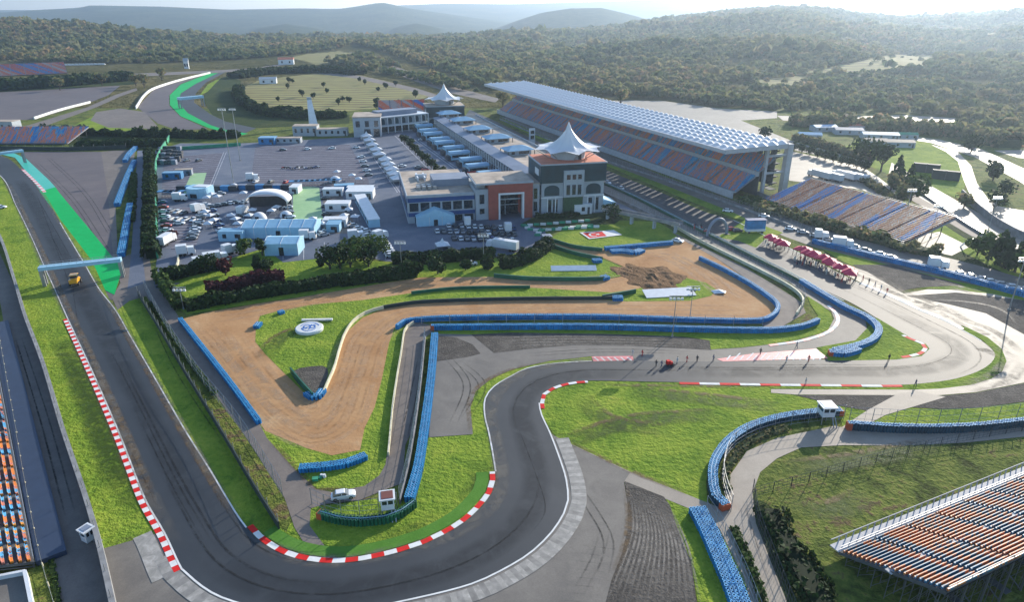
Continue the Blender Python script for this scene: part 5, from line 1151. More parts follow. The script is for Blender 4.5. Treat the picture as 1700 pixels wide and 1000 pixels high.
# ================================================================ vehicles
def paint(name, c, rough=.3): 
    m, t, b = new_mat(name); b.inputs['Base Color'].default_value = (*c, 1); b.inputs['Roughness'].default_value = rough; b.inputs['Coat Weight'].default_value = .4; return m
CARC = {'white': paint('white_car_paint', (.62,.63,.64)), 'silver': paint('silver_car_paint', (.30,.31,.33)), 'black': paint('black_car_paint', (.015,.015,.018)), 'red': paint('red_car_paint', (.38,.02,.02)), 'blue': paint('blue_car_paint', (.03,.07,.20)), 'grey': paint('grey_car_paint', (.10,.105,.11)), 'yellow': paint('yellow_paint', (.70,.33,.02))}
MAT['tyre'] = plain('black_rubber', (.012,.012,.012), .8); MAT['rim'] = plain('wheel_rim', (.35,.35,.36), .4, .6)
MAT['lamp'] = plain('head_lamp', (.6,.6,.55), .2); MAT['taillamp'] = plain('tail_lamp', (.35,.01,.01), .3)
def make_car(col, detail=False):
    r = empty('parked_car', (0,0,0), 0, 'x', 'car')
    # side profile lofted over width sections with tumblehome
    sec = [(-2.15,.35,.62,.70),(-2.05,.28,.80,.82),(-1.3,.22,.95,.88),(-.2,.20,.98,.89),(1.0,.20,.96,.89),(1.75,.22,.86,.86),(2.1,.30,.68,.78),(2.2,.38,.55,.66)]
    vs = []; fs = []
    for x, zb, zt, w_ in sec:
        vs += [(x,-w_*.96,zb),(x,-w_,(zb+zt)*.5),(x,-w_*.9,zt),(x,w_*.9,zt),(x,w_,(zb+zt)*.5),(x,w_*.96,zb)]
    n = len(sec)
    for i in range(n-1):
        for j in range(6): fs.append((i*6+j, (i+1)*6+j, (i+1)*6+(j+1)%6, i*6+(j+1)%6))
    fs += [tuple(range(6)), tuple(range(n*6-1, n*6-7, -1))]
    mesh_obj('body', vs, fs, CARC[col], r, smooth=False)
    mb = MB(); lo = [(-1.75,.93),(1.05,.93)]; hi = [(-1.15,1.42),(.35,1.44)]
    mb.add([(-1.75,-.79,.93),(1.05,-.79,.93),(1.05,.79,.93),(-1.75,.79,.93),(-1.2,-.62,1.40),(.35,-.62,1.42),(.35,.62,1.42),(-1.2,.62,1.40)], [(0,1,5,4),(1,2,6,5),(2,3,7,6),(3,0,4,7)])
    mb.build('window', MAT['glass'], r)
    MB().add([(-1.24,-.65,1.40),(.39,-.65,1.42),(.39,.65,1.42),(-1.24,.65,1.40),(-1.1,-.56,1.46),(.25,-.56,1.48),(.25,.56,1.48),(-1.1,.56,1.46)], [(0,3,2,1),(4,5,6,7),(0,1,5,4),(1,2,6,5),(2,3,7,6),(3,0,4,7)]).build('roof', CARC[col], r)
    wm = None
    for x in (-1.35, 1.35):
        for y in (-.80, .80):
            if wm is None:
                a_ = [2*math.pi*i/12 for i in range(12)]
                wv = [(.33*math.cos(t_), s_, .33*math.sin(t_)) for s_ in (-.11, .11) for t_ in a_]
                wf = [tuple(range(12)), tuple(range(23, 11, -1))] + [(i, 12+i, 12+(i+1)%12, (i+1)%12) for i in range(12)]
                wm = mesh_obj('wheel', wv, wf, MAT['tyre'], r); o = wm
            else: o = wm.copy(); COL.objects.link(o); o.parent = r
            o.location = (x, y, .33)
            if detail:
                MB().add([(.18*math.cos(t_), (.12 if y > 0 else -.12), .18*math.sin(t_)) for t_ in a_], [tuple(range(12))]).build('rim', MAT['rim'], o)
    if detail:
        for y in (-.6, .6):
            MB().box(2.02, 2.19, y-.16, y+.16, .55, .68).build('headlight', MAT['lamp'], r)
            MB().box(-2.17, -2.02, y-.16, y+.16, .62, .76).build('tail_light', MAT['taillamp'], r)
        for y in (-.92, .92): MB().box(.6, .8, y-.09, y+.09, .92, 1.05).build('mirror', CARC[col], r)
        for y in (-.80, .80):
            MB().box(-.25, -.17, y-.03, y+.03, .93, 1.40).build('pillar', CARC[col], r)
    return r
hero = make_car('white', True); p = G(570, 827); hero.location = (p[0], p[1], .075); hero.rotation_euler = (0, 0, math.radians(14)); hero.scale = (1.0, 1.0, 1.0)
hero['label'] = 'white hatchback parked on the lane by the marshal hut'; hero.name = 'parked_car'
CP_ = {}
def put_car(px, py, rz, col, label, group=None, sc_=1.0, z=.06):
    if col not in CP_: r = make_car(col); CP_[col] = r
    else: r = copy_tree(CP_[col])
    p = G(px, py); r.location = (p[0], p[1], z); r.rotation_euler = (0, 0, rz); r['label'] = label; r.scale = (sc_,)*3
    if group: r['group'] = group
    elif 'group' in r: del r['group']
    return r
def car_row(a, b, n, ang, where, cols=None, group='parked cars', skip=()):
    cnt = {}
    seq = [random.choice(cols or ['white','black','grey','silver','white','black','red','blue','grey','white']) for _ in range(n)]
    for k in range(n):
        f = k / max(1, n-1)
        if k in skip: continue
        cnt[seq[k]] = cnt.get(seq[k], 0) + 1
        put_car(a[0] + (b[0]-a[0])*f, a[1] + (b[1]-a[1])*f, ang + random.uniform(-.05,.05) + (math.pi if random.random() < .4 else 0), seq[k], f'{ordn[cnt[seq[k]]-1]} {seq[k]} car from left {where}', group)
nA = A10 + math.pi/2
car_row((745,377),(852,381),11, nA, 'in the car park back row', group='cars in the car park before the brick hall')
car_row((726,386),(853,391),13, nA, 'in the car park middle row', group='cars in the car park before the brick hall')
car_row((754,398),(850,401),10, nA, 'in the car park front row', group='cars in the car park before the brick hall')
car_row((633,400),(650,427),8, .15, 'beside the big dark trees', ['white','white','silver'], 'cars beside the big dark trees')
car_row((318,398),(342,342),11, .1, 'in the slanting paddock line', ['white','black','grey','white'], 'cars in the left paddock line')
car_row((270,338),(279,392),8, .1, 'along the left paddock fence', None, 'cars along the left paddock fence')
car_row((506,384),(538,392),6, .6, 'in the cluster right of the ribbed hall tent', ['white','silver'], 'cars right of the ribbed hall tent')
car_row((350,345),(392,338),5, .2, 'beside the container row', None, 'cars beside the container row')
car_row((600,395),(622,392),3, .4, 'at the foot of the white corridor', ['white','grey'], 'cars at the corridor foot')
car_row((1312,382),(1478,430),9, -.35, 'behind the blue barrier by the umbrellas', ['white','silver','grey','white'], 'cars behind the long blue barrier')
car_row((1590,457),(1700,484),7, -.3, 'at the far right behind the blue barrier', ['white','silver'], 'cars at far right behind the barrier')
car_row((885,250),(1030,314),8, math.atan2(UA.y, UA.x), 'parked along the shaded pit lane', None, 'cars along the pit lane')
put_car(1125, 402, -.6, 'white', 'single white car at the upper tip of the bare soil')
put_car(1214, 383, .2, 'red', 'red car beside the blue stage truck')
put_car(1224, 385, .2, 'black', 'black car beside the blue stage truck')
put_car(1208, 352, -.4, 'white', 'white car on the lane below the grandstand end')
put_car(782, 440, .1, 'white', 'white car under the trees on the lawn road')
put_car(2, 346, .2, 'white', 'white car at the very left edge on the grass')
put_car(1268, 361, -.4, 'white', 'white car on the stand road past the grandstand')
put_car(367, 323, .1, 'silver', 'silver car alone left of the arched marquee')
put_car(298, 373, .1, 'white', 'white car alone in the left parking bay')
put_car(612, 345, .9, 'grey', 'dark car at the top of the white corridor')
put_car(668, 277, .1, 'white', 'white car alone on the paddock road by the peaked tents')
car_row((694,279),(706,283),3, .1, 'by the paddock road line', None, 'cars by the paddock road line')
car_row((692,205),(700,233),2, .4, 'at the far arcade wing', ['white'], 'cars at the arcade wing')
car_row((470,250),(592,246),4, .1, 'on the far edge of the parking rows', ['grey','white'], 'cars on the far parking edge')
def truck(px, py, rz, label, L=11.0, group=None, cab='white', box='white_box', z=.06, sc_=1.0, name='parked_truck'):
    p = G(px, py); r = empty(name, (p[0], p[1], z), rz, label, 'truck', group)
    MB().box(-L/2, L/2-2.6, -1.25, 1.25, 1.0, 3.9).build('cargo_box', MAT[box], r)
    MB().yprism([(L/2-2.4,.6),(L/2,.6),(L/2,1.8),(L/2-.4,3.0),(L/2-2.4,3.1)], -1.2, 1.2).build('cab', CARC[cab], r)
    MB().yprism([(L/2-.02+.03,1.9),(L/2-.38+.03,2.9),(L/2-.45,2.9),(L/2-.1,1.9)], -1.05, 1.05).build('windscreen', MAT['glass'], r)
    MB().box(-L/2, L/2-.4, -.5, .5, .6, 1.0).build('chassis', MAT['darksteel'], r)
    for x in (-L/2+1.2, -L/2+2.5, L/2-1.3):
        for y in (-1.05, 1.05):
            wv = [(.5*math.cos(2*math.pi*i/10), s_, .5*math.sin(2*math.pi*i/10)) for s_ in (-.18,.18) for i in range(10)]
            o = mesh_obj('wheel', wv, [tuple(range(10)), tuple(range(19,9,-1))] + [(i,10+i,10+(i+1)%10,(i+1)%10) for i in range(10)], MAT['tyre'], r); o.location = (x, y, .5)
    r.scale = (sc_,)*3; return r
truck(834, 415, 2.7, 'white lorry at the right end of the long hedge', 12)
truck(360, 436, .55, 'white lorry on the road beside the left lawn', 8)
truck(384, 422, .9, 'small white van on the road near the left lawn', 5.5)
truck(338, 444, .6, 'low white trailer behind the maroon bush', 6)
for k, (px, py) in enumerate([(1360,296),(1378,299),(1400,297),(1419,300)]):
    truck(px, py, 2.0, f'{["leftmost","second","third","rightmost"][k]} of four white lorries on the pale lot beside the grandstand', 14, 'white lorries by the grandstand')
truck(279, 405, 1.5, 'white lorry parked against the left paddock fence', 9)
truck(1398, 411, -.3, 'white box lorry behind the long blue barrier', 7)
truck(1363, 398, -.3, 'small white van with raised roof behind the umbrellas', 5)
truck(843, 385, 1.7, 'white van before the brick hall opening', 5.5)
truck(776, 375, 1.7, 'white van beside the gabled marquee', 5.5)
truck(1556, 446, -.3, 'pale lorry behind the barrier at far right', 6)
# dark clump of equipment crates at top left of the paddock
c_ = 0
for row, (x0, x1, y_) in enumerate([(268,298,250),(266,300,256),(264,300,262),(263,296,268),(264,290,273)]):
    for k in range(5):
        px = x0 + (x1-x0)*k/4; p = G(px, y_); c_ += 1
        r = empty('tyre_crate', (p[0], p[1], .05), random.uniform(-.3,.3), f'{ordn[k]} dark crate from the left in {["back","second","middle","fourth","front"][row]} row of the clump by the green fence', 'crate', 'dark crates clumped by the green fence')
        MB().box(-1.3,1.3,-1.0,1.0,.12,2.0+random.random()).build('body', MAT[random.choice(['dark_box','roof_grey','dark_box'])], r)
        mb = MB()
        for q in range(3): mb.bar((-.8+q*.8,-1.02,.6),(-.8+q*.8,-1.02,1.9),.09)
        mb.box(-1.3,1.3,-.8,.8,0,.12); mb.build('rack', MAT['steel'], r)
# motorcycles group in middle of parking rows
for k in range(16):
    px = 470 + k*3.9 + random.uniform(-.6,.6); p = G(px, 281 + random.uniform(-1.5,1.5) - k*.15)
    r = empty('motorcycle', (p[0], p[1], .06), random.uniform(0,3), f'{ordn[k]} motorcycle from the left in the group on the striped lot', 'motorcycle', 'motorcycles on the striped lot')
    for x in (-.7,.7): MB().add([(x+.32*math.cos(2*math.pi*i/8), s_, .32+.32*math.sin(2*math.pi*i/8)) for s_ in (-.07,.07) for i in range(8)], [tuple(range(8)), tuple(range(15,7,-1))]+[(i,8+i,8+(i+1)%8,(i+1)%8) for i in range(8)]).build('wheel', MAT['tyre'], r)
    MB().box(-.7,.6,-.16,.16,.45,.85).box(-.8,.0,-.14,.14,.85,.98).box(.2,.5,-.18,.18,.85,1.05).build('body', CARC[random.choice(['red','black','white','blue'])], r)
    MB().bar((.5,-.4,1.1),(.5,.4,1.1),.04).bar((.7,0,.32),(.45,0,1.1),.05).build('handlebar', MAT['steel'], r)
# yellow tractor under the footbridge
p = G(126, 472); r = empty('service_vehicle', (p[0], p[1], .12), 1.9, 'yellow recovery vehicle under the blue footbridge', 'vehicle')
MB().box(-2.4,1.0,-1.1,1.1,.9,2.1).box(1.0,2.4,-1.0,1.0,.7,1.5).build('body', CARC['yellow'], r); MB().box(-.8,1.0,-.95,.95,2.1,3.0).build('cab', MAT['glass'], r); MB().box(-1,1.2,-1.1,1.1,3.0,3.15).build('roof', CARC['yellow'], r)
for x in (-1.5, 1.5):
    for y in (-1.15, 1.15): MB().add([(x+.6*math.cos(2*math.pi*i/10), y+s_, .6+.6*math.sin(2*math.pi*i/10)) for s_ in (-.2,.2) for i in range(10)], [tuple(range(10)), tuple(range(19,9,-1))]+[(i,10+i,10+(i+1)%10,(i+1)%10) for i in range(10)]).build('wheel', MAT['tyre'], r)
# ================================================================ huts, masts, signs, billboards
MAT['hutred'] = plain('dark_red_roof', (.13,.035,.03), .8)
def hut(px, py, rz, label, h=2.6, w_=2.6, stilts=2.0, roofm='roof_red'):
    p = G(px, py); r = empty('marshal_hut', (p[0], p[1], 0), rz, label, 'marshal hut')
    for x in (-w_/2+.1, w_/2-.1):
        for y in (-w_/2+.1, w_/2-.1): MB().box(x-.08,x+.08,y-.08,y+.08,0,stilts).build('leg', MAT['steel'], r)
    MB().box(-w_/2,w_/2,-w_/2,w_/2,stilts,stilts+1.1).build('lower_wall', MAT['white_box'], r)
    MB().box(-w_/2+.06,w_/2-.06,-w_/2+.06,w_/2-.06,stilts+1.1,stilts+2.1).build('window', MAT['glass'], r)
    mb = MB()
    for x in (-w_/2+.08, 0, w_/2-.08):
        for y in (-w_/2+.08, w_/2-.08): mb.box(x-.1,x+.1,y-.1,y+.1,stilts+1.1,stilts+2.1)
    mb.box(-w_/2-.25,w_/2+.25,-w_/2-.25,w_/2+.25,stilts+2.1,stilts+2.35); mb.build('roof', MAT['white_box'], r)
    MB().box(-w_/2+.1,w_/2-.1,-w_/2+.1,w_/2-.1,stilts+2.35,stilts+2.42).build('roof_inset', MAT[roofm], r)
    MB().bar((w_/2+.1,-w_/2-1.4,0),(w_/2+.1,-w_/2,stilts),.12).bar((w_/2-.5,-w_/2-1.4,0),(w_/2-.5,-w_/2,stilts),.12).build('ladder', MAT['steel'], r)
    return r
hut(645, 853, .2, 'white marshal hut with dark red roof above the green barrier', roofm='hutred', w_=2.2, stilts=1.6)
hut(1368, 700, .05, 'pale boxy marshal hut behind the curved blue barrier', stilts=1.8, w_=2.6, roofm='tentblue')
hut(148, 897, 1.1, 'marshal hut set in the grey wall at lower left', stilts=.1, w_=1.5, roofm='roof_grey')
hut(908, 402, .3, 'blue grey hut at the corner of the flag lawn', stilts=.3, w_=2.6, roofm='roof_grey')
def mast(px, py, h, label, arms=1, r0=.28, kind='light mast'):
    p = G(px, py); r = empty('light_mast', (p[0], p[1], 0), 0, label, kind)
    MB().cyl(0,0,0,h,r0,r0*.55,8).build('pole', MAT['steel'], r); MB().cyl(0,0,0,.5,r0*2.2,r0*2,8).build('base', MAT['conc_wall'], r)
    mb = MB().box(-1.8,1.8,-.12,.12,h-.3,h).box(-1.8,1.8,-.12,.12,h+.7,h+.9); mb.bar((0,0,h),(0,0,h+.9),.1); mb.build('crossarm', MAT['steel'], r)
    for x in (-1.5,-.5,.5,1.5): MB().box(x-.3,x+.3,-.5,-.1,h-.2,h+.4).build('floodlight', MAT['white_box'], r)
    return r
mast(389, 310, 36, 'tall light mast rising from the white pod in the left paddock'); mast(399, 267, 28, 'tall light mast at the far edge of the left parking rows')
mast(1116, 560, 11, 'slim pole between the long blue barrier and the middle gravel', r0=.14); mast(1145, 530, 9, 'thin pole behind the upper long blue barrier', r0=.12)
mast(1675, 515, 15, 'tall pole on the gravel trap at the right edge', r0=.2); mast(1500, 375, 14, 'light pole beside the upper right road', r0=.18)
mast(1640, 385, 13, 'light pole between the right-hand roads', r0=.18); mast(667, 447, 9, 'lamp pole in front of the long hedge', r0=.15); mast(803, 434, 9, 'lamp pole near the lorry end of the hedge', r0=.15)
mast(305, 514, 6, 'short white lamp by the hedge corner at the soil', r0=.14); mast(1545, 395, 12, 'light pole at the lower end of the outer road', r0=.18)
# white billboards lying on the grass
def board(px, py, wd, dp, rz, label, h=.5, mat='white_box', cat='billboard', th=None):
    p = G(px, py); r = empty('flat_billboard', (p[0], p[1], .08), rz, label, cat)
    MB().add([(-wd/2,0,.1),(wd/2,0,.1),(wd/2,dp,h),(-wd/2,dp,h),(-wd/2,0,.22),(wd/2,0,.22),(wd/2,dp,h+.12),(-wd/2,dp,h+.12)], [(0,3,2,1),(4,5,6,7),(0,1,5,4),(1,2,6,5),(2,3,7,6),(3,0,4,7)]).build('panel', MAT[mat], r)
    mb = MB()
    for i in range(6): x = -wd/2 + wd*(i+.5)/6; mb.box(x-.06,x+.06,.2,dp-.1,0,.14); mb.box(x-.06,x+.06,dp-.15,dp-.03,0,h)
    mb.build('frame', MAT['steel'], r); return r
board(953, 451, 15.0, 2.6, .03, 'long pale board lying on the billboard lawn', 1.0)
board(1115, 494, 15.5, 4.6, .14, 'white board lying at the right tip of the long grass strip', .9)
p = G(1196, 488); r = empty('debris_sheet', (p[0], p[1], .06), .2, 'crumpled white sheet on the soil right of the white board', 'sheet'); MB().add([(-2,0,.1),(1,-1,.5),(2.4,1,.15),(.4,2,.6),(-2,2.4,.2),(0,.8,.9)], [(0,1,5),(1,2,5),(2,3,5),(3,4,5),(4,0,5)]).build('fabric', MAT['white_box'], r)
p = G(1150, 489); r = empty('black_marker', (p[0], p[1], .9), 0, 'pair of small black markers on the white board', 'marker'); MB().cyl(-.5,0,0,.8,.3,.2,6).cyl(.6,.2,0,.8,.3,.2,6).build('body', MAT['dark_box'], r)
# round white sign
p = G(514, 549); r = empty('round_sign', (p[0], p[1], .1), .05, 'round white disc sign with blue emblem and pale bar', 'sign')
R_ = 3.7
vs = []
for k, (z_, rr) in enumerate([(0,R_*.98),(.75,R_),(.95,R_*.93)]):
    vs += [(rr*math.cos(2*math.pi*i/40), rr*.9*math.sin(2*math.pi*i/40), z_ + .18*math.sin(2*math.pi*i/40)*(1 if k else 0)) for i in range(40)]
fs = [(k*40+i, k*40+(i+1)%40, (k+1)*40+(i+1)%40, (k+1)*40+i) for k in range(2) for i in range(40)] + [tuple(80+i for i in range(40))]
mesh_obj('disc', vs, fs, MAT['white_paint'], r)
mb = MB()
def arc(mb, cx, cy, r0, r1, a0, a1, z=.98, n=12):
    v = []
    for i in range(n+1):
        a = a0 + (a1-a0)*i/n
        v += [(cx+r0*math.cos(a), cy+r0*math.sin(a), z+.05*(cy+r0*math.sin(a))), (cx+r1*math.cos(a), cy+r1*math.sin(a), z+.05*(cy+r1*math.sin(a)))]
    mb.add(v, [(2*i, 2*i+1, 2*i+3, 2*i+2) for i in range(n)])
arc(mb, 0, 0, 2.3, 2.6, .3, 2.9); arc(mb, 0, -.2, 1.7, 2.0, 3.3, 6.1); arc(mb, -.6, .2, .7, 1.15, .6, 5.0); arc(mb, .8, .1, .5, .95, -2.2, 2.0)
mb.add([(-1.9,-1.1,.93),(-1.5,-1.2,.93),(1.7,1.5,1.07),(1.3,1.6,1.07)], [(0,1,2,3)]); mb.add([(0,-1.3,.93),(.4,-1.3,.93),(.6,1.4,1.07),(.2,1.4,1.07)], [(0,1,2,3)])
mb.build('emblem', plain('emblem_blue', (.03,.12,.38), .5), r)
MB().box(-3.4, 5.0, 5.6, 6.3, .1, .55).build('pale_bar', MAT['white_paint'], r)
# flag painted on a flat board in the lawn
p = G(962, 386); r = empty('ground_flag', (0,0,0), 0, 'red flag with white crescent and star fading to white, lying on the lawn', 'flag')
q = [Vector(G(962,387)), Vector(G(1019,383)), Vector(G(1033,391)), Vector(G(978,398))]
mesh_obj('white_panel', [(a.x,a.y,.25) for a in q], [(0,3,2,1)], MAT['white_paint'], r)
def lerpq(u, v): return (q[0]*(1-u)*(1-v) + q[1]*u*(1-v) + q[2]*u*v + q[3]*(1-u)*v)
fl = [lerpq(.06,.12), lerpq(.62,.12), lerpq(.56,.88), lerpq(.06,.88)]
mesh_obj('red_field', [(a.x,a.y,.27) for a in fl], [(0,3,2,1)], MAT['red_paint'], r)
cc = lerpq(.26,.5); mb = MB(); v = []
for i in range(17):
    a = .6 + (2*math.pi-1.2)*i/16; v += [(cc.x+1.7*math.cos(a), cc.y+2.2*math.sin(a), .29), (cc.x+.3+1.25*math.cos(a), cc.y+1.65*math.sin(a), .29)]
mb.add(v, [(2*i,2*i+2,2*i+3,2*i+1) for i in range(16)]); s0 = lerpq(.40,.5)
mb.add([(s0.x+(1.0 if i%2==0 else .42)*math.cos(2*math.pi*i/10), s0.y+1.3*(1.0 if i%2==0 else .42)*math.sin(2*math.pi*i/10), .29) for i in range(10)], [tuple(range(10))])
mb.build('crescent_and_star', MAT['white_paint'], r)
# inflatable start arch, stage truck, umbrellas
p = G(1190, 391); r = empty('inflatable_arch', (p[0], p[1], .1), math.radians(20), 'grey inflatable arch at the end of the pit straight', 'arch')
mb = MB(); N = 16; vs = []; fs = []
for i in range(N+1):
    a = math.pi*i/N; c0 = Vector((4.4*math.cos(a), 0, 6.4*math.sin(a))); d0 = Vector((math.cos(a), 0, math.sin(a)))
    for j in range(8):
        b_a = 2*math.pi*j/8; v = c0 + d0*(.55*math.cos(b_a)) + Vector((0,.55*math.sin(b_a),0)); vs.append(v)
for i in range(N):
    for j in range(8): fs.append((i*8+j, i*8+(j+1)%8, (i+1)*8+(j+1)%8, (i+1)*8+j))
mesh_obj('tube', vs, fs, MAT['roof_grey'], r, smooth=True); MB().box(-5.3,-3.5,-1,1,0,.15).box(3.5,5.3,-1,1,0,.15).build('foot', MAT['dark_box'], r)
p = G(1252, 386); r = empty('stage_truck', (p[0], p[1], .1), math.radians(5), 'blue stage truck with pale base on the grass wedge', 'truck')
MB().box(-3.6,3.6,-1.3,1.3,1.6,5.0).build('screen_box', MAT['blue_box'], r); MB().box(-3.7,3.7,-1.5,1.5,.7,1.6).build('base', MAT['white_box'], r); MB().box(-3.9,3.9,-1.5,1.5,5.0,5.2).build('roof', MAT['facade_blue'], r)
for x in (-2.6, 2.6):
    for y in (-1.3, 1.3): MB().cyl(x, y, 0, .7, .45, n=8).build('wheel', MAT['tyre'], r)
MAT['umb'] = plain('crimson_fabric', (.50,.008,.06), .6)
proto_u = None
um = [(1278+i*6.2, 404+i*3.4) for i in range(5)] + [(1326+i*6.0, 424+i*2.6) for i in range(7)] + [(1362+i*6.2, 438+i*3.2) for i in range(9)]
for k, (px, py) in enumerate(um):
    p = G(px, py)
    if proto_u is None:
        r = empty('red_canopy', (0,0,0), 0, 'x', 'canopy tent', 'crimson canopies along the track edge'); proto_u = r
        r.scale = (1.5,1.5,1.25)
        MB().add([(-1.6,-1.5,2.3),(1.6,-1.5,2.3),(1.6,1.5,2.3),(-1.6,1.5,2.3),(0,0,3.3)], [(0,1,4),(1,2,4),(2,3,4),(3,0,4),(3,2,1,0)]).box(-1.6,1.6,-1.52,-1.48,1.95,2.3).build('canopy', MAT['umb'], r)
        for x in (-1.5,1.5):
            for y in (-1.4,1.4): MB().box(x-.05,x+.05,y-.05,y+.05,0,2.3).build('leg', MAT['darksteel'], r)
    else: r = copy_tree(proto_u)
    r.location = (p[0] + random.uniform(-.7,.7), p[1] + random.uniform(-1.3,1.3), .1); r.rotation_euler = (0, 0, math.radians(-32) + random.uniform(-.25,.25)); r.scale = (random.uniform(1.1,1.5), random.uniform(1.1,1.45), random.uniform(.95,1.15))
    gi, base, gn = (k, 5, 'upper') if k < 5 else (k-5, 7, 'middle') if k < 12 else (k-12, 9, 'lower')
    r['label'] = f'{ordn[gi]} crimson canopy from the left in the {gn} run beside the track'
# people: low detail figures, one continuous skin each
SK = [[('black_clothes',(.02,.02,.025))],[('dark_blue_clothes',(.03,.05,.12))],[('pale_clothes',(.45,.44,.42))],[('red_clothes',(.40,.03,.03))]]
PM = [plain(s[0][0], s[0][1], .8) for s in SK]; MAT['hair'] = plain('dark_hair', (.02,.015,.01), .8); MAT['skin'] = plain('skin', (.38,.22,.15), .6)
pmesh = {}
def ring(mb_v, x, y, z, rx, ry, n=8): 
    b = len(mb_v); mb_v += [(x+rx*math.cos(2*math.pi*i/n), y+ry*math.sin(2*math.pi*i/n), z) for i in range(n)]; return b
def person_mesh(stride):
    """legs and torso as tapering rings bridged into one skin"""
    vs = []; fs = []; n = 8
    def loft(rs):
        prev = None
        for (x,y,z,rx,ry) in rs:
            b = ring(vs,x,y,z,rx,ry,n)
            if prev is None: fs.append(tuple(b+n-1-i for i in range(n)))
            else:
                for i in range(n): fs.append((prev+i, prev+(i+1)%n, b+(i+1)%n, b+i))
            prev = b
        fs.append(tuple(prev+i for i in range(n)))
    for s_ in (-1, 1): loft([(s_*.09+.10,-s_*stride*.0,0,.13,.06),(s_*.0+s_*.0,0,0,0,0)][:0] or [(s_*stride, s_*.1, 0,.12,.06),(s_*stride*.9, s_*.1,.10,.06,.06),(s_*stride*.55, s_*.1,.48,.075,.07),(s_*stride*.1, s_*.09,.86,.10,.10)])
    loft([(0,0,.80,.12,.18),(0,0,.98,.11,.15),(0,0,1.2,.12,.18),(0,0,1.40,.12,.22),(0,0,1.47,.07,.12),(0,0,1.50,.055,.055),(0,0,1.56,.06,.06),(.01,0,1.64,.10,.08),(.01,0,1.72,.095,.075),(0,0,1.77,.04,.03)])
    for s_ in (-1, 1): loft([(0,s_*.20,1.42,.06,.06),(-s_*stride*.3,s_*.27,1.15,.05,.05),(-s_*stride*.7+.03,s_*.28,.90,.04,.04),(-s_*stride*.8+.05,s_*.28,.80,.045,.03)])
    return vs, fs
def person(px, py, k, label, group='people along the track edge'):
    key = (k % 4, k % 2)
    p = G(px, py)
    if key not in pmesh:
        vs, fs = person_mesh(.22 if k % 2 else .06); me_o = mesh_obj('person', vs, fs, PM[k % 4], smooth=True); pmesh[key] = me_o; o = me_o
        h = MB().cyl(0, 0, 1.60, 1.80, .115, .06, 8).build('hair', MAT['hair'], o)
    else: o = copy_tree(pmesh[key])
    o.location = (p[0], p[1], .12); o.rotation_euler = (0,0,random.uniform(0,6.28)); tag(o, label, 'person', group); return o
cl = ['black','dark blue','pale','red']
cnt = {}
for k in range(56):
    if k < 12: px, py, wh = 1266 + random.random()*34, 402 + random.random()*16, 'in front of the upper crimson canopies'
    elif k < 34: px = 1318 + random.random()*40; py = 424 + (px-1318)*.35 + random.random()*14; wh = 'in front of the middle crimson canopies'
    elif k < 50: px = 1358 + random.random()*58; py = 441 + (px-1358)*.5 + random.random()*8 + 3; wh = 'in front of the lower crimson canopies'
    else: px = 1422 + (k-50)*10; py = 461 + (k-50)*5.2; wh = 'on the track edge past the canopies'
    key = (cl[k % 4], wh); cnt[key] = cnt.get(key, 0) + 1
    person(px, py, k, f'{ordn[cnt[key]-1]} person in {cl[k%4]} standing {wh}')
for k, (px, py) in enumerate([(1089,609),(1098,610),(1124,604),(1140,602),(1157,601),(1184,600),(1050,591),(1066,592),(1262,589),(1322,579),(1305,602),(1342,601),(1475,599),(1519,642),(1337,639)]):
    person(px, py, k, f'{ordn[k]} lone figure counted along the lower track by the cones', 'people on the lower track')
for k in range(26):
    px = 1148 + random.random()*34; py = 372 + (px-1148)*.42 + random.random()*9
    person(px, py, k, f'{ordn[k]} person in the crowd behind the inflatable arch', 'crowd behind the inflatable arch')
p = G(1112, 607); r = empty('red_cart', (p[0], p[1], .12), .3, 'small red cart on the lower track among the figures', 'cart')
MB().box(-.9,.5,-.5,.5,.35,.95).box(-.9,-.1,-.48,.48,.95,1.3).build('body', MAT['red_paint'], r); MB().box(-.1,.0,-.4,.4,.95,1.25).build('windscreen', MAT['glass'], r)
for x in (-.6,.6): MB().bar((x,-.65,.3),(x,.65,.3),.28,n=8).build('wheel', MAT['tyre'], r)
p = G(530, 797); r = empty('gravel_tools', (p[0], p[1], .06), .2, 'small heap of green and white gear on the grass above the car', 'gear')
MB().box(-1.2,-.2,-.5,.4,0,.5).box(-.1,.5,0,.7,0,.35).build('green_case', MAT['green_mesh'], r); MB().cyl(.9,.5,0,.6,.35,.3,8).cyl(.4,.8,0,.5,.3,.25,8).build('white_drum', MAT['white_box'], r)
p = G(883, 243); r = empty('score_tower', (p[0], p[1], 0), VANG, 'white position tower standing beside the pit straight', 'score tower')
MB().box(-1.8,1.8,-.6,.6,1,11).build('casing', MAT['white_box'], r); MB().box(-1.2,1.2,-.7,-.6,7.8,9.8).box(-1.2,1.2,-.7,-.6,4.6,6.8).build('display', MAT['glass'], r); MB().box(-.8,-.4,-.2,.2,0,1).box(.4,.8,-.2,.2,0,1).build('leg', MAT['steel'], r)
p = G(521, 211); r = empty('billboard_tower', (p[0], p[1], 0), .4, 'tall white slanting tower beside the pale shed', 'tower')
MB().add([(-3,-2,0),(3,-2,0),(3,2,0),(-3,2,0),(-1.5,8,18),(1.5,8,18),(1.5,9.5,18),(-1.5,9.5,18)], [(0,1,5,4),(1,2,6,5),(2,3,7,6),(3,0,4,7),(4,5,6,7)]).build('slide', MAT['white_box'], r); MB().box(-1.6,1.6,8,9.6,18,20).build('head', MAT['facade'], r)
p = G(1606, 413); r = empty('leaning_signs', (p[0], p[1], 0), -.6, 'white leaning frame boards beside the road at right', 'board')
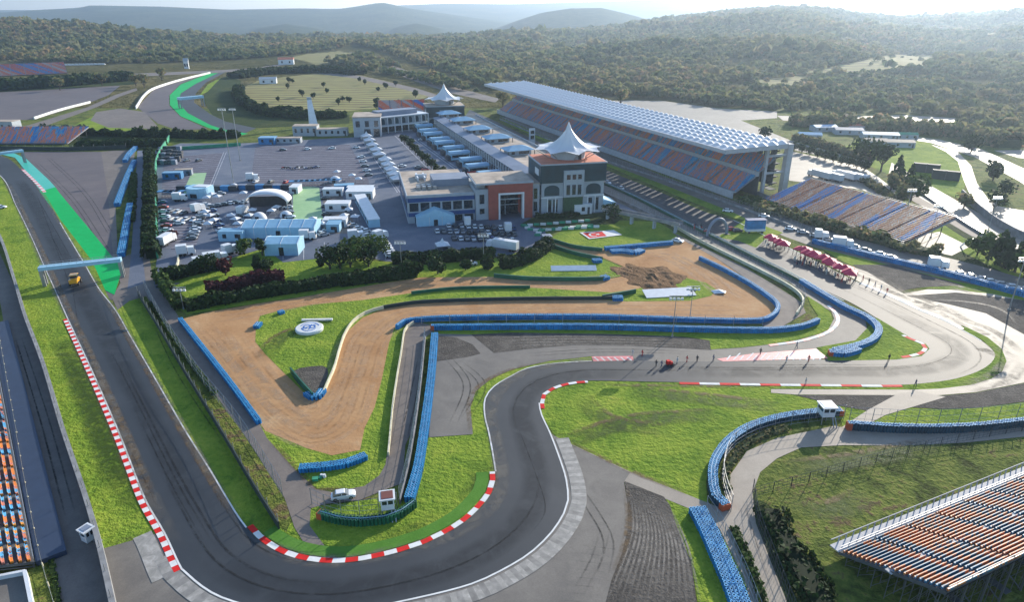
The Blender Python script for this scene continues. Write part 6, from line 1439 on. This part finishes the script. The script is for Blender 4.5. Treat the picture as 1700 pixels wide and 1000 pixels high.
MB().add([(-2.5,0,0),(0,0,3.5),(.3,0,3.5),(-2.2,0,0),(-2.5,2,0),(0,2,3.5),(.3,2,3.5),(-2.2,2,0)], [(0,1,2,3),(7,6,5,4),(0,4,5,1),(1,5,6,2),(2,6,7,3)]).build('left_board', MAT['white_box'], r)
MB().add([(3.5,0,0),(1,0,3.5),(.7,0,3.5),(3.2,0,0),(3.5,2,0),(1,2,3.5),(.7,2,3.5),(3.2,2,0)], [(3,2,1,0),(4,5,6,7),(1,5,4,0),(2,6,5,1),(3,7,6,2)]).build('right_board', MAT['white_box'], r)
# low concrete court at bottom left
p = G(20, 1000); r = empty('roofless_box', (-78.0, 74.0, 0), math.radians(12), 'flat dark roof with pale parapet at the bottom left corner', 'building')
a = Vector(G(42,952,1.2)); b2 = Vector(G(60,1040,1.2)); c3 = Vector(G(-60,972,1.2)); L0 = Vector((-78,74))
R2 = Matrix.Rotation(-math.radians(12), 2)
q = [R2 @ (v - L0) for v in (a, c3, c3 + (b2-a), b2)]
MB().prism([(v.x, v.y) for v in q], 0, 1.0).build('roof', MAT['runoff'], r)
mb = MB()
for u_, w2 in ((q[0], q[1]), (q[0], q[3])):
    d = (w2-u_).normalized()*.25; nn = Vector((-d.y, d.x))
    mb.prism([(u_.x+nn.x,u_.y+nn.y),(u_.x-nn.x,u_.y-nn.y),(w2.x-nn.x,w2.y-nn.y),(w2.x+nn.x,w2.y+nn.y)], 0, 1.7 if u_ is q[0] and w2 is q[1] else 1.72)
mb.build('parapet', MAT['white_box'], r)
# churned dirt mound
c0 = Vector(G(1080, 462)); n = 40; vs = []; fs = []
g_ = RNG.normal(size=(n, n))
for k in range(3): g_ = (g_ + np.roll(g_,1,0) + np.roll(g_,1,1) + np.roll(g_,-1,0) + np.roll(g_,-1,1))/5*1.4
for i in range(n):
    for j in range(n):
        x = (i/(n-1)-.5)*2; y = (j/(n-1)-.5)*2; an = math.atan2(y, x); rr = math.hypot(x, y) / (.78 + .14*math.sin(3*an+.6) + .08*math.sin(7*an+2) + .05*math.sin(11*an))
        e = max(0, 1-rr**2)
        vs.append((c0.x + x*13 - y*3, c0.y + y*17, .03 + (e**.6)*(.10+.45*abs(g_[i,j])) if rr < 1 else -.3))
for i in range(n-1):
    for j in range(n-1):
        fs.append((i*n+j,(i+1)*n+j,(i+1)*n+j+1,i*n+j+1))
o = mesh_obj('churned_dirt', vs, fs, MAT['dirt']); tag(o, 'dark churned earth heap beside the white board on the soil', 'earth', kind='stuff')

# extra paddock clutter seen between the halls: small tents, vans, crates of gear
_sm = None
def small_tent(px, py, label, group, k=0):
    global _sm
    p = G(px, py)
    if _sm is None:
        r = empty('gazebo', (0,0,0), 0, 'x', 'gazebo'); _sm = r
        MB().add([(-1.7,-1.7,2.2),(1.7,-1.7,2.2),(1.7,1.7,2.2),(-1.7,1.7,2.2),(0,0,3.1)], [(0,1,4),(1,2,4),(2,3,4),(3,0,4),(3,2,1,0)]).build('canopy', MAT['tent'], r)
        for x in (-1.6,1.6):
            for y in (-1.6,1.6): MB().box(x-.06,x+.06,y-.06,y+.06,0,2.2).build('leg', MAT['steel'], r)
    else: r = copy_tree(_sm)
    r.location = (p[0], p[1], .06); r.rotation_euler = (0,0,random.uniform(-.3,.3)); r['label'] = label; r['group'] = group
cl_ = [('below the arched marquee', [(420,357),(452,358),(460,352),(415,366)]), ('left of the ribbed hall tent', [(392,372),(396,380),(385,366),(402,388)]), ('right of the ribbed hall tent', [(520,372),(527,379),(519,388),(536,380)]),
       ('beside the container row', [(352,330),(362,334),(405,328),(344,336)]), ('beside the slanting paddock line', [(342,360),(350,366),(356,374),(347,380)]), ('around the white corridor', [(575,345),(580,356),(590,368),(572,366)]), ('behind the paddock road at top', [(560,292),(585,298),(596,304)])]
for wh, ps in cl_:
    for k, (px, py) in enumerate(sorted(ps)): small_tent(px, py, f'{ordn[k]} small white gazebo from the left {wh}', 'small white gazebos ' + wh)
car_row((285,352),(305,356),3,1.3,'in the upper left paddock bays',None,'cars in the upper left bays'); car_row((283,366),(322,367),4,1.4,'in the middle left paddock bays',None,'cars in the middle left bays')
car_row((352,352),(372,392),6,.3,'on the right of the slanting paddock line',['white','silver','blue','grey'],'cars right of the slanting line'); car_row((404,338),(408,392),6,.1,'down the left side of the ribbed hall tent',None,'cars left of the hall tent')
car_row((478,346),(482,362),3,.2,'between arched marquee and green court',None,'cars between marquee and court'); car_row((540,318),(544,384),6,.1,'down the left side of the grey court strip',['white','silver','black'],'cars beside the grey court strip')
car_row((574,372),(606,386),4,.5,'before the white corridor',['white','silver'],'cars before the corridor'); car_row((425,303),(475,304),5,1.4,'above the container row',None,'cars above the container row', skip=(1, 3))
car_row((300,268),(330,268),4,1.2,'right of the dark crates',None,'cars right of the dark crates', skip=(0, 2)); car_row((600,262),(612,292),5,.2,'beside the peaked tents',['white','silver','grey'],'cars beside the peaked tents')
for k, (px, py, rz, wh) in enumerate([(300,334,.1,'below the curved pavilion'),(330,352,1.2,'at the head of the slanting paddock line'),(404,356,1.4,'left of the arched marquee'),(512,398,.1,'at the right foot of the ribbed hall tent'),(592,398,.3,'below the white corridor end'),(632,398,.9,'at the top of the diagonal white cars'),(420,300,.2,'above the dark container row'),(310,424,.4,'on the road below the left paddock')]):
    truck(px, py, rz, f'small white van {wh}', 6, 'small vans about the paddock')
# ================================================================ trees, hedges, woods
def leaf_mat(name, stops, rough=.8, trans=.25):
    m, t, b = new_mat(name); co = _coord(t)
    at = t.nodes.new('ShaderNodeAttribute'); at.attribute_name = 'tint'
    n1 = _noise(t, co, .9, 3, .7)
    f = _math(t, 'ADD', _math(t, 'MULTIPLY', at.outputs['Fac'], .65), _math(t, 'MULTIPLY', n1, .35))
    c = _ramp(t, f, stops); t.links.new(c, b.inputs['Base Color']); b.inputs['Roughness'].default_value = rough; b.inputs['Specular IOR Level'].default_value = .15
    tl = t.nodes.new('ShaderNodeBsdfTranslucent'); t.links.new(c, tl.inputs['Color']); mx = t.nodes.new('ShaderNodeMixShader'); mx.inputs[0].default_value = trans
    t.links.new(b.outputs[0], mx.inputs[1]); t.links.new(tl.outputs[0], mx.inputs[2]); t.links.new(mx.outputs[0], t.nodes['Material Output'].inputs['Surface']); return m
MAT['leaf_wood'] = leaf_mat('mixed_wood_leaves', [(.12,(.035,.070,.032)),(.35,(.090,.120,.052)),(.55,(.17,.170,.075)),(.72,(.235,.180,.095)),(.9,(.36,.22,.13))], trans=.45)
MAT['leaf_dark'] = leaf_mat('dark_green_leaves', [(.1,(.006,.016,.006)),(.5,(.018,.040,.012)),(.9,(.045,.080,.020))])
MAT['leaf_mid'] = leaf_mat('mid_green_leaves', [(.1,(.018,.035,.008)),(.5,(.045,.085,.018)),(.9,(.10,.14,.03))])
MAT['leaf_maroon'] = leaf_mat('maroon_leaves', [(.1,(.016,.005,.008)),(.5,(.050,.012,.018)),(.9,(.11,.035,.03))])
MAT['bark'] = plain('bark', (.06,.045,.035), .9)
def leaf_quads(C, S, N, tint):
    """C centres (n,3), S sizes (n,), N outward normals (n,3) -> quads roughly facing N with jitter"""
    n = len(C); nn = N + RNG.normal(size=(n,3))*.55; nn /= np.linalg.norm(nn, axis=1)[:, None]
    a = np.cross(nn, RNG.normal(size=(n,3))); a /= np.linalg.norm(a, axis=1)[:, None] + 1e-9; b = np.cross(nn, a)
    k = RNG.uniform(.7, 1.3, (n, 4))
    P = np.stack([C + (a*k[:,0:1])*S[:,None], C + (b*k[:,1:2])*S[:,None], C - (a*k[:,2:3])*S[:,None], C - (b*k[:,3:4])*S[:,None]], 1)
    return P.reshape(-1,3), np.repeat(tint, 4)
def quad_mesh(name, P, tint, mat, parent=None):
    nq = len(P)//4; me = bpy.data.meshes.new(name)
    me.vertices.add(len(P)); me.vertices.foreach_set('co', P.astype(np.float32).ravel())
    me.loops.add(nq*4); me.loops.foreach_set('vertex_index', np.arange(nq*4, dtype=np.int32))
    me.polygons.add(nq); me.polygons.foreach_set('loop_start', np.arange(0, nq*4, 4, dtype=np.int32)); me.polygons.foreach_set('loop_total', np.full(nq, 4, dtype=np.int32))
    me.materials.append(mat); at = me.attributes.new('tint', 'FLOAT', 'POINT'); at.data.foreach_set('value', tint.astype(np.float32)); me.update(calc_edges=True)
    o = bpy.data.objects.new(name, me); COL.objects.link(o)
    if parent is not None: o.parent = parent
    return o
def crown_pts(R, H, n, kind='round', lobes=7):
    """points and normals filling a lumpy crown; base at z=0"""
    if kind == 'cone':
        z = RNG.power(1.0, n)*0 + 1 - np.sqrt(RNG.uniform(0, 1, n)); a = RNG.uniform(0, 2*np.pi, n); rr = R*(1-z)*(.75+.35*RNG.uniform(0,1,n))
        C = np.stack([rr*np.cos(a), rr*np.sin(a), z*H], 1); N = np.stack([np.cos(a), np.sin(a), np.full(n, .35)], 1); return C, N
    if kind == 'column':
        z = RNG.uniform(0,1,n); a = RNG.uniform(0,2*np.pi,n); rr = R*np.sin(np.pi*np.clip(z*.85+.12,0,1))**.5*(.7+.4*RNG.uniform(0,1,n))
        C = np.stack([rr*np.cos(a), rr*np.sin(a), z*H],1); N = np.stack([np.cos(a),np.sin(a),np.full(n,.2)],1); return C, N
    L = np.stack([RNG.uniform(-.55,.55,lobes)*R, RNG.uniform(-.55,.55,lobes)*R, RNG.uniform(.35,.75,lobes)*H],1); LR = RNG.uniform(.42,.7,lobes)*min(R, H*.6)
    L[0] = (0,0,H*.6); LR[0] = min(R, H*.55)*.8
    k = RNG.integers(0, lobes, n); d = RNG.normal(size=(n,3)); d /= np.linalg.norm(d,axis=1)[:,None]
    rad = LR[k]*(.72+.35*RNG.uniform(0,1,n)); C = L[k] + d*rad[:,None]; C[:,2] = np.clip(C[:,2], H*.06, H*1.02)
    return C, d
TM = {}
def tree(px, py, h, R, label, mat='leaf_dark', kind='round', trunk=.3, n=240, cat='tree', group=None, name='leafy_tree', variant=0, size=.55):
    key = (mat, kind, round(h), round(R), variant)
    p = G(px, py)
    if key in TM: r = copy_tree(TM[key])
    else:
        r = empty(name, (0,0,0), 0, 'x', cat); th = h*trunk
        mb = MB().cyl(0,0,0,th+h*.25,h*.035+.06,h*.018+.03,7)
        for i in range(4): a = i*1.7; mb.bar((0,0,th*.8),(R*.45*math.cos(a),R*.45*math.sin(a),th+h*.22),h*.014+.02)
        mb.build('trunk', MAT['bark'], r)
        C, N = crown_pts(R, h-th, n, kind); C[:,2] += th
        P, t_ = leaf_quads(C, RNG.uniform(.6,1.25,n)*size, N, np.clip(RNG.normal(.5,.22,n)+ (C[:,2]-h*.6)/h*.3,0,1)); quad_mesh('crown', P, t_, MAT[mat], r); TM[key] = r
    r.location = (p[0], p[1], 0); r.rotation_euler = (0,0,random.uniform(0,6.28)); s_ = random.uniform(.9,1.12); r.scale = (s_, s_, s_*random.uniform(.92,1.08))
    r['label'] = label; r['category'] = cat
    if group: r['group'] = group
    elif 'group' in r: del r['group']
    return r
def hedge(label, pts, wd, h, mat='leaf_dark', dens=3.2, size=.5, name='hedge', cat='hedge', smooth=True, lump=.25, z=0.0):
    P = GP(pts, smooth); Q = resample(P, .5); c = P[len(P)//2]; L = len(Q)*.5
    n = int(L*(wd+2*h)*dens*1.5); k = RNG.integers(0, len(Q)-1, n); q = np.array([(p.x-c.x, p.y-c.y) for p in Q])
    d = np.roll(q,-1,0)-q; d[-1] = d[-2]; d /= np.linalg.norm(d,axis=1)[:,None]+1e-9; nrm = np.stack([-d[:,1], d[:,0]],1)
    hl = h*(1 + lump*np.interp(np.arange(len(Q)), np.arange(0,len(Q),5), np.clip(RNG.normal(size=len(np.arange(0,len(Q),5))),-1.1,1.1))*.8)
    wl_ = wd*(1 + lump*np.interp(np.arange(len(Q)), np.arange(0,len(Q),7), np.clip(RNG.normal(size=len(np.arange(0,len(Q),7))),-1.1,1.1))*.6)
    a = RNG.uniform(0, np.pi, n); rad = .8+.25*RNG.uniform(0,1,n)
    ca, sa = np.sign(np.cos(a))*np.abs(np.cos(a))**.55, np.sin(a)**.5
    off = ca*wl_[k]/2*rad; z_ = sa*hl[k]*rad
    C = np.stack([q[k,0]+nrm[k,0]*off, q[k,1]+nrm[k,1]*off, z_],1); N = np.stack([nrm[k,0]*np.cos(a), nrm[k,1]*np.cos(a), np.sin(a)],1)
    r = empty(name, (c.x, c.y, z), 0, label, cat)
    Pq, t_ = leaf_quads(C, RNG.uniform(.6,1.3,n)*size, N, np.clip(RNG.normal(.5,.22,n),0,1)); quad_mesh('foliage', Pq, t_, MAT[mat], r)
    mb = MB(); Qc = [Vector((p.x, p.y)) for p in Q[::4]]
    if len(Qc) > 1: wallpath(mb, Qc, c, -wd*.3, wd*.3, 0, h*.66); mb.build('inner_foliage', MAT[mat], r)
    return r
hedge('tall dark hedge along the orange soil below the maroon shrubs', [(310,516),(360,505),(430,494),(520,480),(600,467),(690,459)], 4.0, 3.3)
hedge('low green hedge down the left corner of the lawn', [(264,462),(275,480),(290,500),(305,514)], 3.5, 3.2, 'leaf_mid')
hedge('dark bushes between lawn and car road at left', [(278,466),(310,458),(345,449),(372,446)], 4.5, 3.6)
hedge('maroon shrub mass along the lawn', [(345,489),(380,483),(410,476),(440,470),(474,466)], 5, 3.8, 'leaf_maroon', lump=.3)
hedge('long clipped dark hedge beside the car park road', [(652,438),(700,436),(760,432),(822,427)], 4.5, 3.7, lump=.12)
hedge('dark hedge under the ramp wall at the billboard lawn', [(832,446),(860,440),(885,430),(912,412)], 4.5, 4.0)
hedge('dark hedge running behind the right part of the orange soil', [(690,459),(640,466),(600,470),(560,476)], 4, 3.4)
hedge('thin tree belt right of the left service lane', [(248,258),(250,300),(250,350),(250,400),(252,432)], 5, 4.0, size=.7)
hedge('planted verge left of the left service lane', [(222,290),(220,330),(217,370)], 3, 1.2, 'leaf_mid')
hedge('dark tree belt across the head of the left paddock', [(130,245),(180,243),(240,243),(275,243)], 8, 4, size=.9, dens=1.2)
hedge('dark conifer row above the upper left road', [(65,220),(110,222),(160,225),(220,227),(270,228),(340,230),(400,228)], 5, 4.6, size=.9, dens=1.3, lump=.6)
hedge('rough bushes before the open stand', [(1255,350),(1300,358),(1370,378),(1440,398),(1500,414),(1560,428)], 7, 3.0, 'leaf_wood', size=.7, dens=1.6, lump=.5)
hedge('low bushes by the near end of the grandstand', [(1232,336),(1262,344),(1290,348)], 6, 2.6, 'leaf_mid', size=.6)
hedge('bushy line between truck park and service roads', [(1320,232),(1370,246),(1420,262),(1450,268)], 6, 4, 'leaf_wood', size=.8, dens=1.4)
hedge('bushes along the truck park edge', [(1430,300),(1460,318),(1490,338)], 5, 2.4, 'leaf_wood', size=.7, dens=1.6)
hedge('dark bank of bushes behind the service yard', [(1310,206),(1380,210),(1450,214),(1520,218),(1600,228),(1680,246)], 26, 7, 'leaf_wood', size=1.5, dens=.5, lump=.4)
hedge('dark scrub on the slope beside the pale lane fence', [(1278,850),(1302,900),(1332,950),(1368,1015)], 5, 1.0, 'leaf_dark', size=.4, lump=.5)
hedge('rough hedge behind the tall bank fence', [(250,505),(300,580),(360,660)], 1.2, .7, 'leaf_mid', size=.3)
hedge('weeds along the far left guard fence', [(40,720),(62,830),(90,960),(100,1020)], 1.1, .5, 'leaf_mid', size=.22)
hedge('scrub behind the bottom blue barrier', [(1218,880),(1240,930),(1262,990),(1275,1040)], 1.6, .9, 'leaf_mid', size=.28)
hedge('dry weeds behind the curved blue barrier', [(1208,815),(1204,790),(1222,755),(1258,728),(1310,712)], 1.8, .7, 'leaf_wood', size=.28)
hedge('dark shrubs at the foot of the near tower', [(890,362),(930,362),(962,358)], 2.5, 1.8, size=.5)
hedge('dark bushes edging the far bank round the distant bend', [(398,150),(396,162),(410,176),(440,190),(500,192)], 10, 6, size=1.2, dens=.9)
hedge('dark bank hedge below the parking field', [(445,192),(520,196),(575,194)], 12, 5, size=1.2, dens=.9)
hedge('dark wooded bank across the far left', [(-40,150),(60,146),(140,139),(215,132)], 30, 9, size=2.0, dens=.3)
hedge('dark bank behind the distant bend', [(390,130),(450,122),(540,120),(600,124)], 22, 7, size=1.8, dens=.4)
for (px, py, h, R, lb, mt, kd) in [
 (548,447,8,4,'left dark tree of the clump behind the lawn','leaf_dark','round'),(565,446,8.5,4.2,'second dark tree of the clump behind the lawn','leaf_dark','round'),(582,444,8,4,'third dark tree of the clump behind the lawn','leaf_mid','round'),
 (590,432,8,5,'left big tree beside the line of white cars','leaf_mid','round'),(606,430,8.5,5,'middle big tree beside the line of white cars','leaf_mid','round'),(622,430,8,4.6,'right big tree beside the line of white cars','leaf_mid','round'),(612,443,7,4,'front big tree beside the line of white cars','leaf_dark','round'),
 (428,449,5,1.4,'slim dark column shrub left of the white tent','leaf_dark','column'),(446,450,4.5,3.4,'rounded dark bush below the white tent','leaf_dark','round'),(404,422,5,3.2,'green bush beside the left road bend','leaf_mid','round'),
 (436,424,6,2.4,'dark bush at the left side of the white tent','leaf_dark','round'),(533,442,3,1,'small dark shrub left of the tree clump','leaf_dark','column'),(676,458,5,3.4,'round bush at the left end of the road trees','leaf_dark','round'),
 (693,458,4,2.4,'smaller bush beside the round bush by the road','leaf_dark','round'),(727,455,5.5,3.4,'round tree left of the white car on the lawn road','leaf_dark','round'),(773,449,4,1.9,'small round tree beside the white car on the lawn road','leaf_dark','round'),
 (809,446,5,2,'clipped tree right of the white car on the lawn road','leaf_dark','column'),(1018,368,7,4.4,'dark tree beside the sky blue marquee','leaf_dark','round'),(1010,360,5,3,'dark shrub touching the sky blue marquee','leaf_dark','round'),
 (287,398,4,2.4,'maroon bush at the paddock gate','leaf_maroon','round'),(375,457,5,3.6,'dark maroon round bush near the white lorry','leaf_maroon','round'),(346,452,6,3.6,'dark round tree left of the maroon bush','leaf_dark','round')]:
    tree(px, py, h, R, lb, mt, kd, trunk=.12 if kd != 'column' else .05, n=330, size=.5)
for k in range(9):
    px = 672 + k*8.8; py = 240 + k*8.3
    tree(px, py, 6.2, 2.4, f'{ordn[k]} small street tree from the far end of the paddock road', 'leaf_dark', 'round', trunk=.45, n=70, group='street trees down the paddock road', size=.45)
for (px, py, h, R, lb, kd, mt) in [
 (1440,278,15,9,'broad umbrella pine beside the truck park','round','leaf_dark'),(1462,285,14,8,'right-hand umbrella pine beside the truck park','round','leaf_dark'),
 (1487,306,14,3.6,'left pointed conifer by the outer road','cone','leaf_dark'),(1506,318,14,3.6,'right pointed conifer by the outer road','cone','leaf_dark'),(1512,333,11,6,'round tree below the two conifers','round','leaf_mid'),(1478,318,8,5,'yellowish tree left of the two conifers','round','leaf_wood'),
 (1497,334,8,5,'brownish tree below the two conifers','round','leaf_wood'),(1612,252,10,6,'dark round tree between the two bright loops','round','leaf_dark'),(1648,300,8,4.6,'lone tree on the green island of the loop','round','leaf_dark'),(1667,330,8,4.5,'lone small tree by the loop junction','round','leaf_dark'),
 (1655,438,14,3.4,'left tall conifer near the right edge','cone','leaf_dark'),(1668,446,12,3.2,'middle tall conifer near the right edge','cone','leaf_dark'),(1684,452,13,3.4,'right tall conifer near the right edge','cone','leaf_dark'),(1640,432,9,4.4,'leafy tree left of the tall conifers','round','leaf_mid'),(1700,462,10,5,'bushy tree at the right edge by the conifers','round','leaf_mid'),(1622,424,7,4,'low bushy tree by the leaning boards','round','leaf_mid'),
 (1270,232,9,5,'dark tree behind the near end of the grandstand','round','leaf_dark'),(1650,348,8,4,'dark tree by the retaining screen','round','leaf_dark'),(1600,345,7,4,'brownish shrub by the retaining screen','round','leaf_wood')]:
    tree(px, py, h, R, lb, mt, kd, trunk=.3 if 'umbrella' in lb else .12, n=420 if R > 5 else 260, size=.8)
for k in range(10):
    tree(1318 + k*13, 250 + k*3.9 - (k > 6)*2, 5, 3, f'{ordn[k]} round tree from the left along the truck park road', 'leaf_dark', 'round', trunk=.3, n=90, group='trees along the truck park road', size=.7)
for k in range(24):
    px = 412 + (k*83 + (k*k*7)%31) % 285; py = 131 + (k*29 + (k*k)%11) % 52
    tree(px, py, 4.6 + (k%3)*.9, 2.3, f'{ordn[k]} small dark tree scattered on the terraced parking field', 'leaf_dark', 'round', trunk=.2, n=50, group='trees on the parking field', size=1.0)
for k, (px, py) in enumerate([(226,143),(240,146),(269,134),(100,150),(170,142),(835,178),(900,165),(955,178),(1030,176)]):
    tree(px, py, 14, 7, f'{ordn[k]} lone brownish tree by the far roads from the left', 'leaf_wood', 'round', trunk=.2, n=120, group='lone trees by far roads', size=1.5)
# the woods: crowns strewn over the hills, too many to count
def inpoly(px, py, poly):
    inside = np.zeros(px.shape, bool); n = len(poly)
    for i in range(n):
        x0, y0 = poly[i]; x1, y1 = poly[(i+1) % n]
        c = ((y0 > py) != (y1 > py)) & (px < (x1-x0)*(py-y0)/((y1-y0) if y1 != y0 else 1e-9) + x0); inside ^= c
    return inside
WOOD = [
 [(-900,-50),(2600,-50),(2600,225),(1760,240),(1690,250),(1600,208),(1590,195),(1490,189),(1400,190),(1300,184),(1190,176),(1105,164),(1005,160),(930,150),(860,135),(830,128),(830,158),(760,128),(700,108),(640,88),(590,72),(560,82),(480,92),(420,98),(330,103),(200,106),(90,104),(-900,112)],
 [(600,92),(700,124),(800,158),(740,146),(660,128),(560,108),(500,100)],
]
CLEAR = [[(1320,120),(1400,108),(1480,90),(1560,92),(1535,110),(1480,120),(1400,128),(1350,128)], [(1255,135),(1330,125),(1350,138),(1300,146),(1255,144)], [(950,143),(1060,138),(1100,146),(1020,150),(960,148)], [(1380,152),(1480,148),(1540,152),(1480,158),(1400,158)], [(1620,58),(1660,52),(1650,62)], [(470,96),(560,84),(600,96),(520,108)]]
xs, ys_, zs_, rs = [], [], [], []
for (d0, d1, dens, R0) in [(430,760,.027,3.2),(760,1150,.023,3.4),(1150,1700,.016,3.9),(1700,2900,.0090,5.2)]:
    n = int(dens * (d1*d1 - d0*d0) * .98); yy = np.sqrt(RNG.uniform(d0*d0, d1*d1, n)); xx = yy * RNG.uniform(-.98, .98, n)
    xs.append(xx); ys_.append(yy); rs.append(R0 * RNG.lognormal(0, .30, n))
xx = np.concatenate(xs); yy = np.concatenate(ys_); rr = np.concatenate(rs); hh = terrain(xx, yy)
px_ = CX + FPX * xx / (yy*CP - (hh-CAM_H)*SP); py_ = CY - FPX * (yy*SP + (hh-CAM_H)*CP) / (yy*CP - (hh-CAM_H)*SP)
ok = np.zeros(xx.shape, bool)
for w_ in WOOD: ok |= inpoly(px_, py_, w_)
for w_ in CLEAR: ok &= ~inpoly(px_, py_, w_) | (RNG.uniform(size=xx.shape) < .04)
gap = np.sin(xx*.021+yy*.008)*np.sin(yy*.017-xx*.006) + .5*np.sin(xx*.05+1)*np.sin(yy*.043)
ok &= (RNG.uniform(size=xx.shape) < np.clip(1.0 - np.clip(gap-.25,0,1)*1.5, .06, 1))
xx, yy, hh, rr, gp = xx[ok], yy[ok], hh[ok], rr[ok], gap[ok]
near_ = yy < 900
for nm, sel, nl, sz in (('woodland', yy < 800, 44, .42), ('woodland', (yy >= 800) & (yy < 1300), 24, .52), ('woodland', yy >= 1300, 13, .65)):
    X0, Y0, H0, R0 = xx[sel], yy[sel], hh[sel], rr[sel]; n = len(X0)
    if not n: continue
    C0 = np.repeat(np.stack([X0, Y0, H0 + R0*.85], 1), nl, 0); Rr = np.repeat(R0, nl)
    d = RNG.normal(size=(n*nl,3)); d /= np.linalg.norm(d,axis=1)[:,None]; d[:,2] = np.abs(d[:,2])*1.0 - .15
    C = C0 + d*(Rr*RNG.uniform(.55,1.0,n*nl))[:,None]*np.array([1,1,.85])
    tt = np.clip(RNG.normal(.44,.17,n) + .16*np.sin(X0*.01)*np.sin(Y0*.008+1), 0, 1)
    P, t_ = leaf_quads(C, Rr*sz*RNG.uniform(.7,1.2,n*nl), d, np.clip(np.repeat(tt, nl) + RNG.normal(0,.07,n*nl), 0, 1))
    o = quad_mesh(nm, P, t_, MAT['leaf_wood']); tag(o, 'mixed autumn woodland covering the hills', 'woodland', kind='stuff')
    print('wood', n, len(P)//4)
# scattered far glints: parked rows at far left
for k in range(28):
    x, y = G(4 + k*6.2, 111 - k*.12); r = empty('parked_van', (x, y, 0), .1, f'{ordn[k]} pale vehicle from the left in the far left parking line', 'van', 'vehicles in the far left parking line')
    MB().box(-2.8,2.8,-1.3,1.3,.4,2.6).build('body', MAT['white_box'], r); MB().box(1.6,2.9,-1.2,1.2,1.5,2.4).build('window', MAT['glass'], r)

# pale meadows draped on the hillside where the wood opens
for wi, poly in enumerate(CLEAR):
    gx = np.arange(-400, 1900, 9.0); gy = np.arange(760, 2300, 9.0); GX, GY = np.meshgrid(gx, gy, indexing='ij'); GZ = terrain(GX, GY)
    PX = CX + FPX*GX/(GY*CP-(GZ-CAM_H)*SP); PY = CY - FPX*(GY*SP+(GZ-CAM_H)*CP)/(GY*CP-(GZ-CAM_H)*SP)
    ins = inpoly(PX + 2*np.sin(GX*.05), PY + 1.2*np.sin(GY*.04), poly)
    vi = {}; vs = []; fs = []
    def vid(i, j):
        if (i, j) not in vi: vi[(i, j)] = len(vs); vs.append((GX[i,j], GY[i,j], GZ[i,j] + .7))
        return vi[(i, j)]
    for i, j in zip(*np.nonzero(ins)):
        if i+1 < GX.shape[0] and j+1 < GX.shape[1]: fs.append((vid(i,j), vid(i+1,j), vid(i+1,j+1), vid(i,j+1)))
    if fs: tag(mesh_obj('hill_meadow', vs, fs, MAT['lot_rows']), kind='structure')
# ================================================================ air
b_ = MB().box(-19500, 19500, -520, 15500, -110, 290)
m = bpy.data.materials.new('haze_air'); m.use_nodes = True; t = m.node_tree; t.nodes.clear()
o_ = t.nodes.new('ShaderNodeOutputMaterial'); v_ = t.nodes.new('ShaderNodeVolumePrincipled')
v_.inputs['Color'].default_value = (.55, .70, .90, 1); v_.inputs['Density'].default_value = HAZE; v_.inputs['Anisotropy'].default_value = .6
t.links.new(v_.outputs['Volume'], o_.inputs['Volume'])
hz = b_.build('haze', m); tag(hz, kind='stuff')
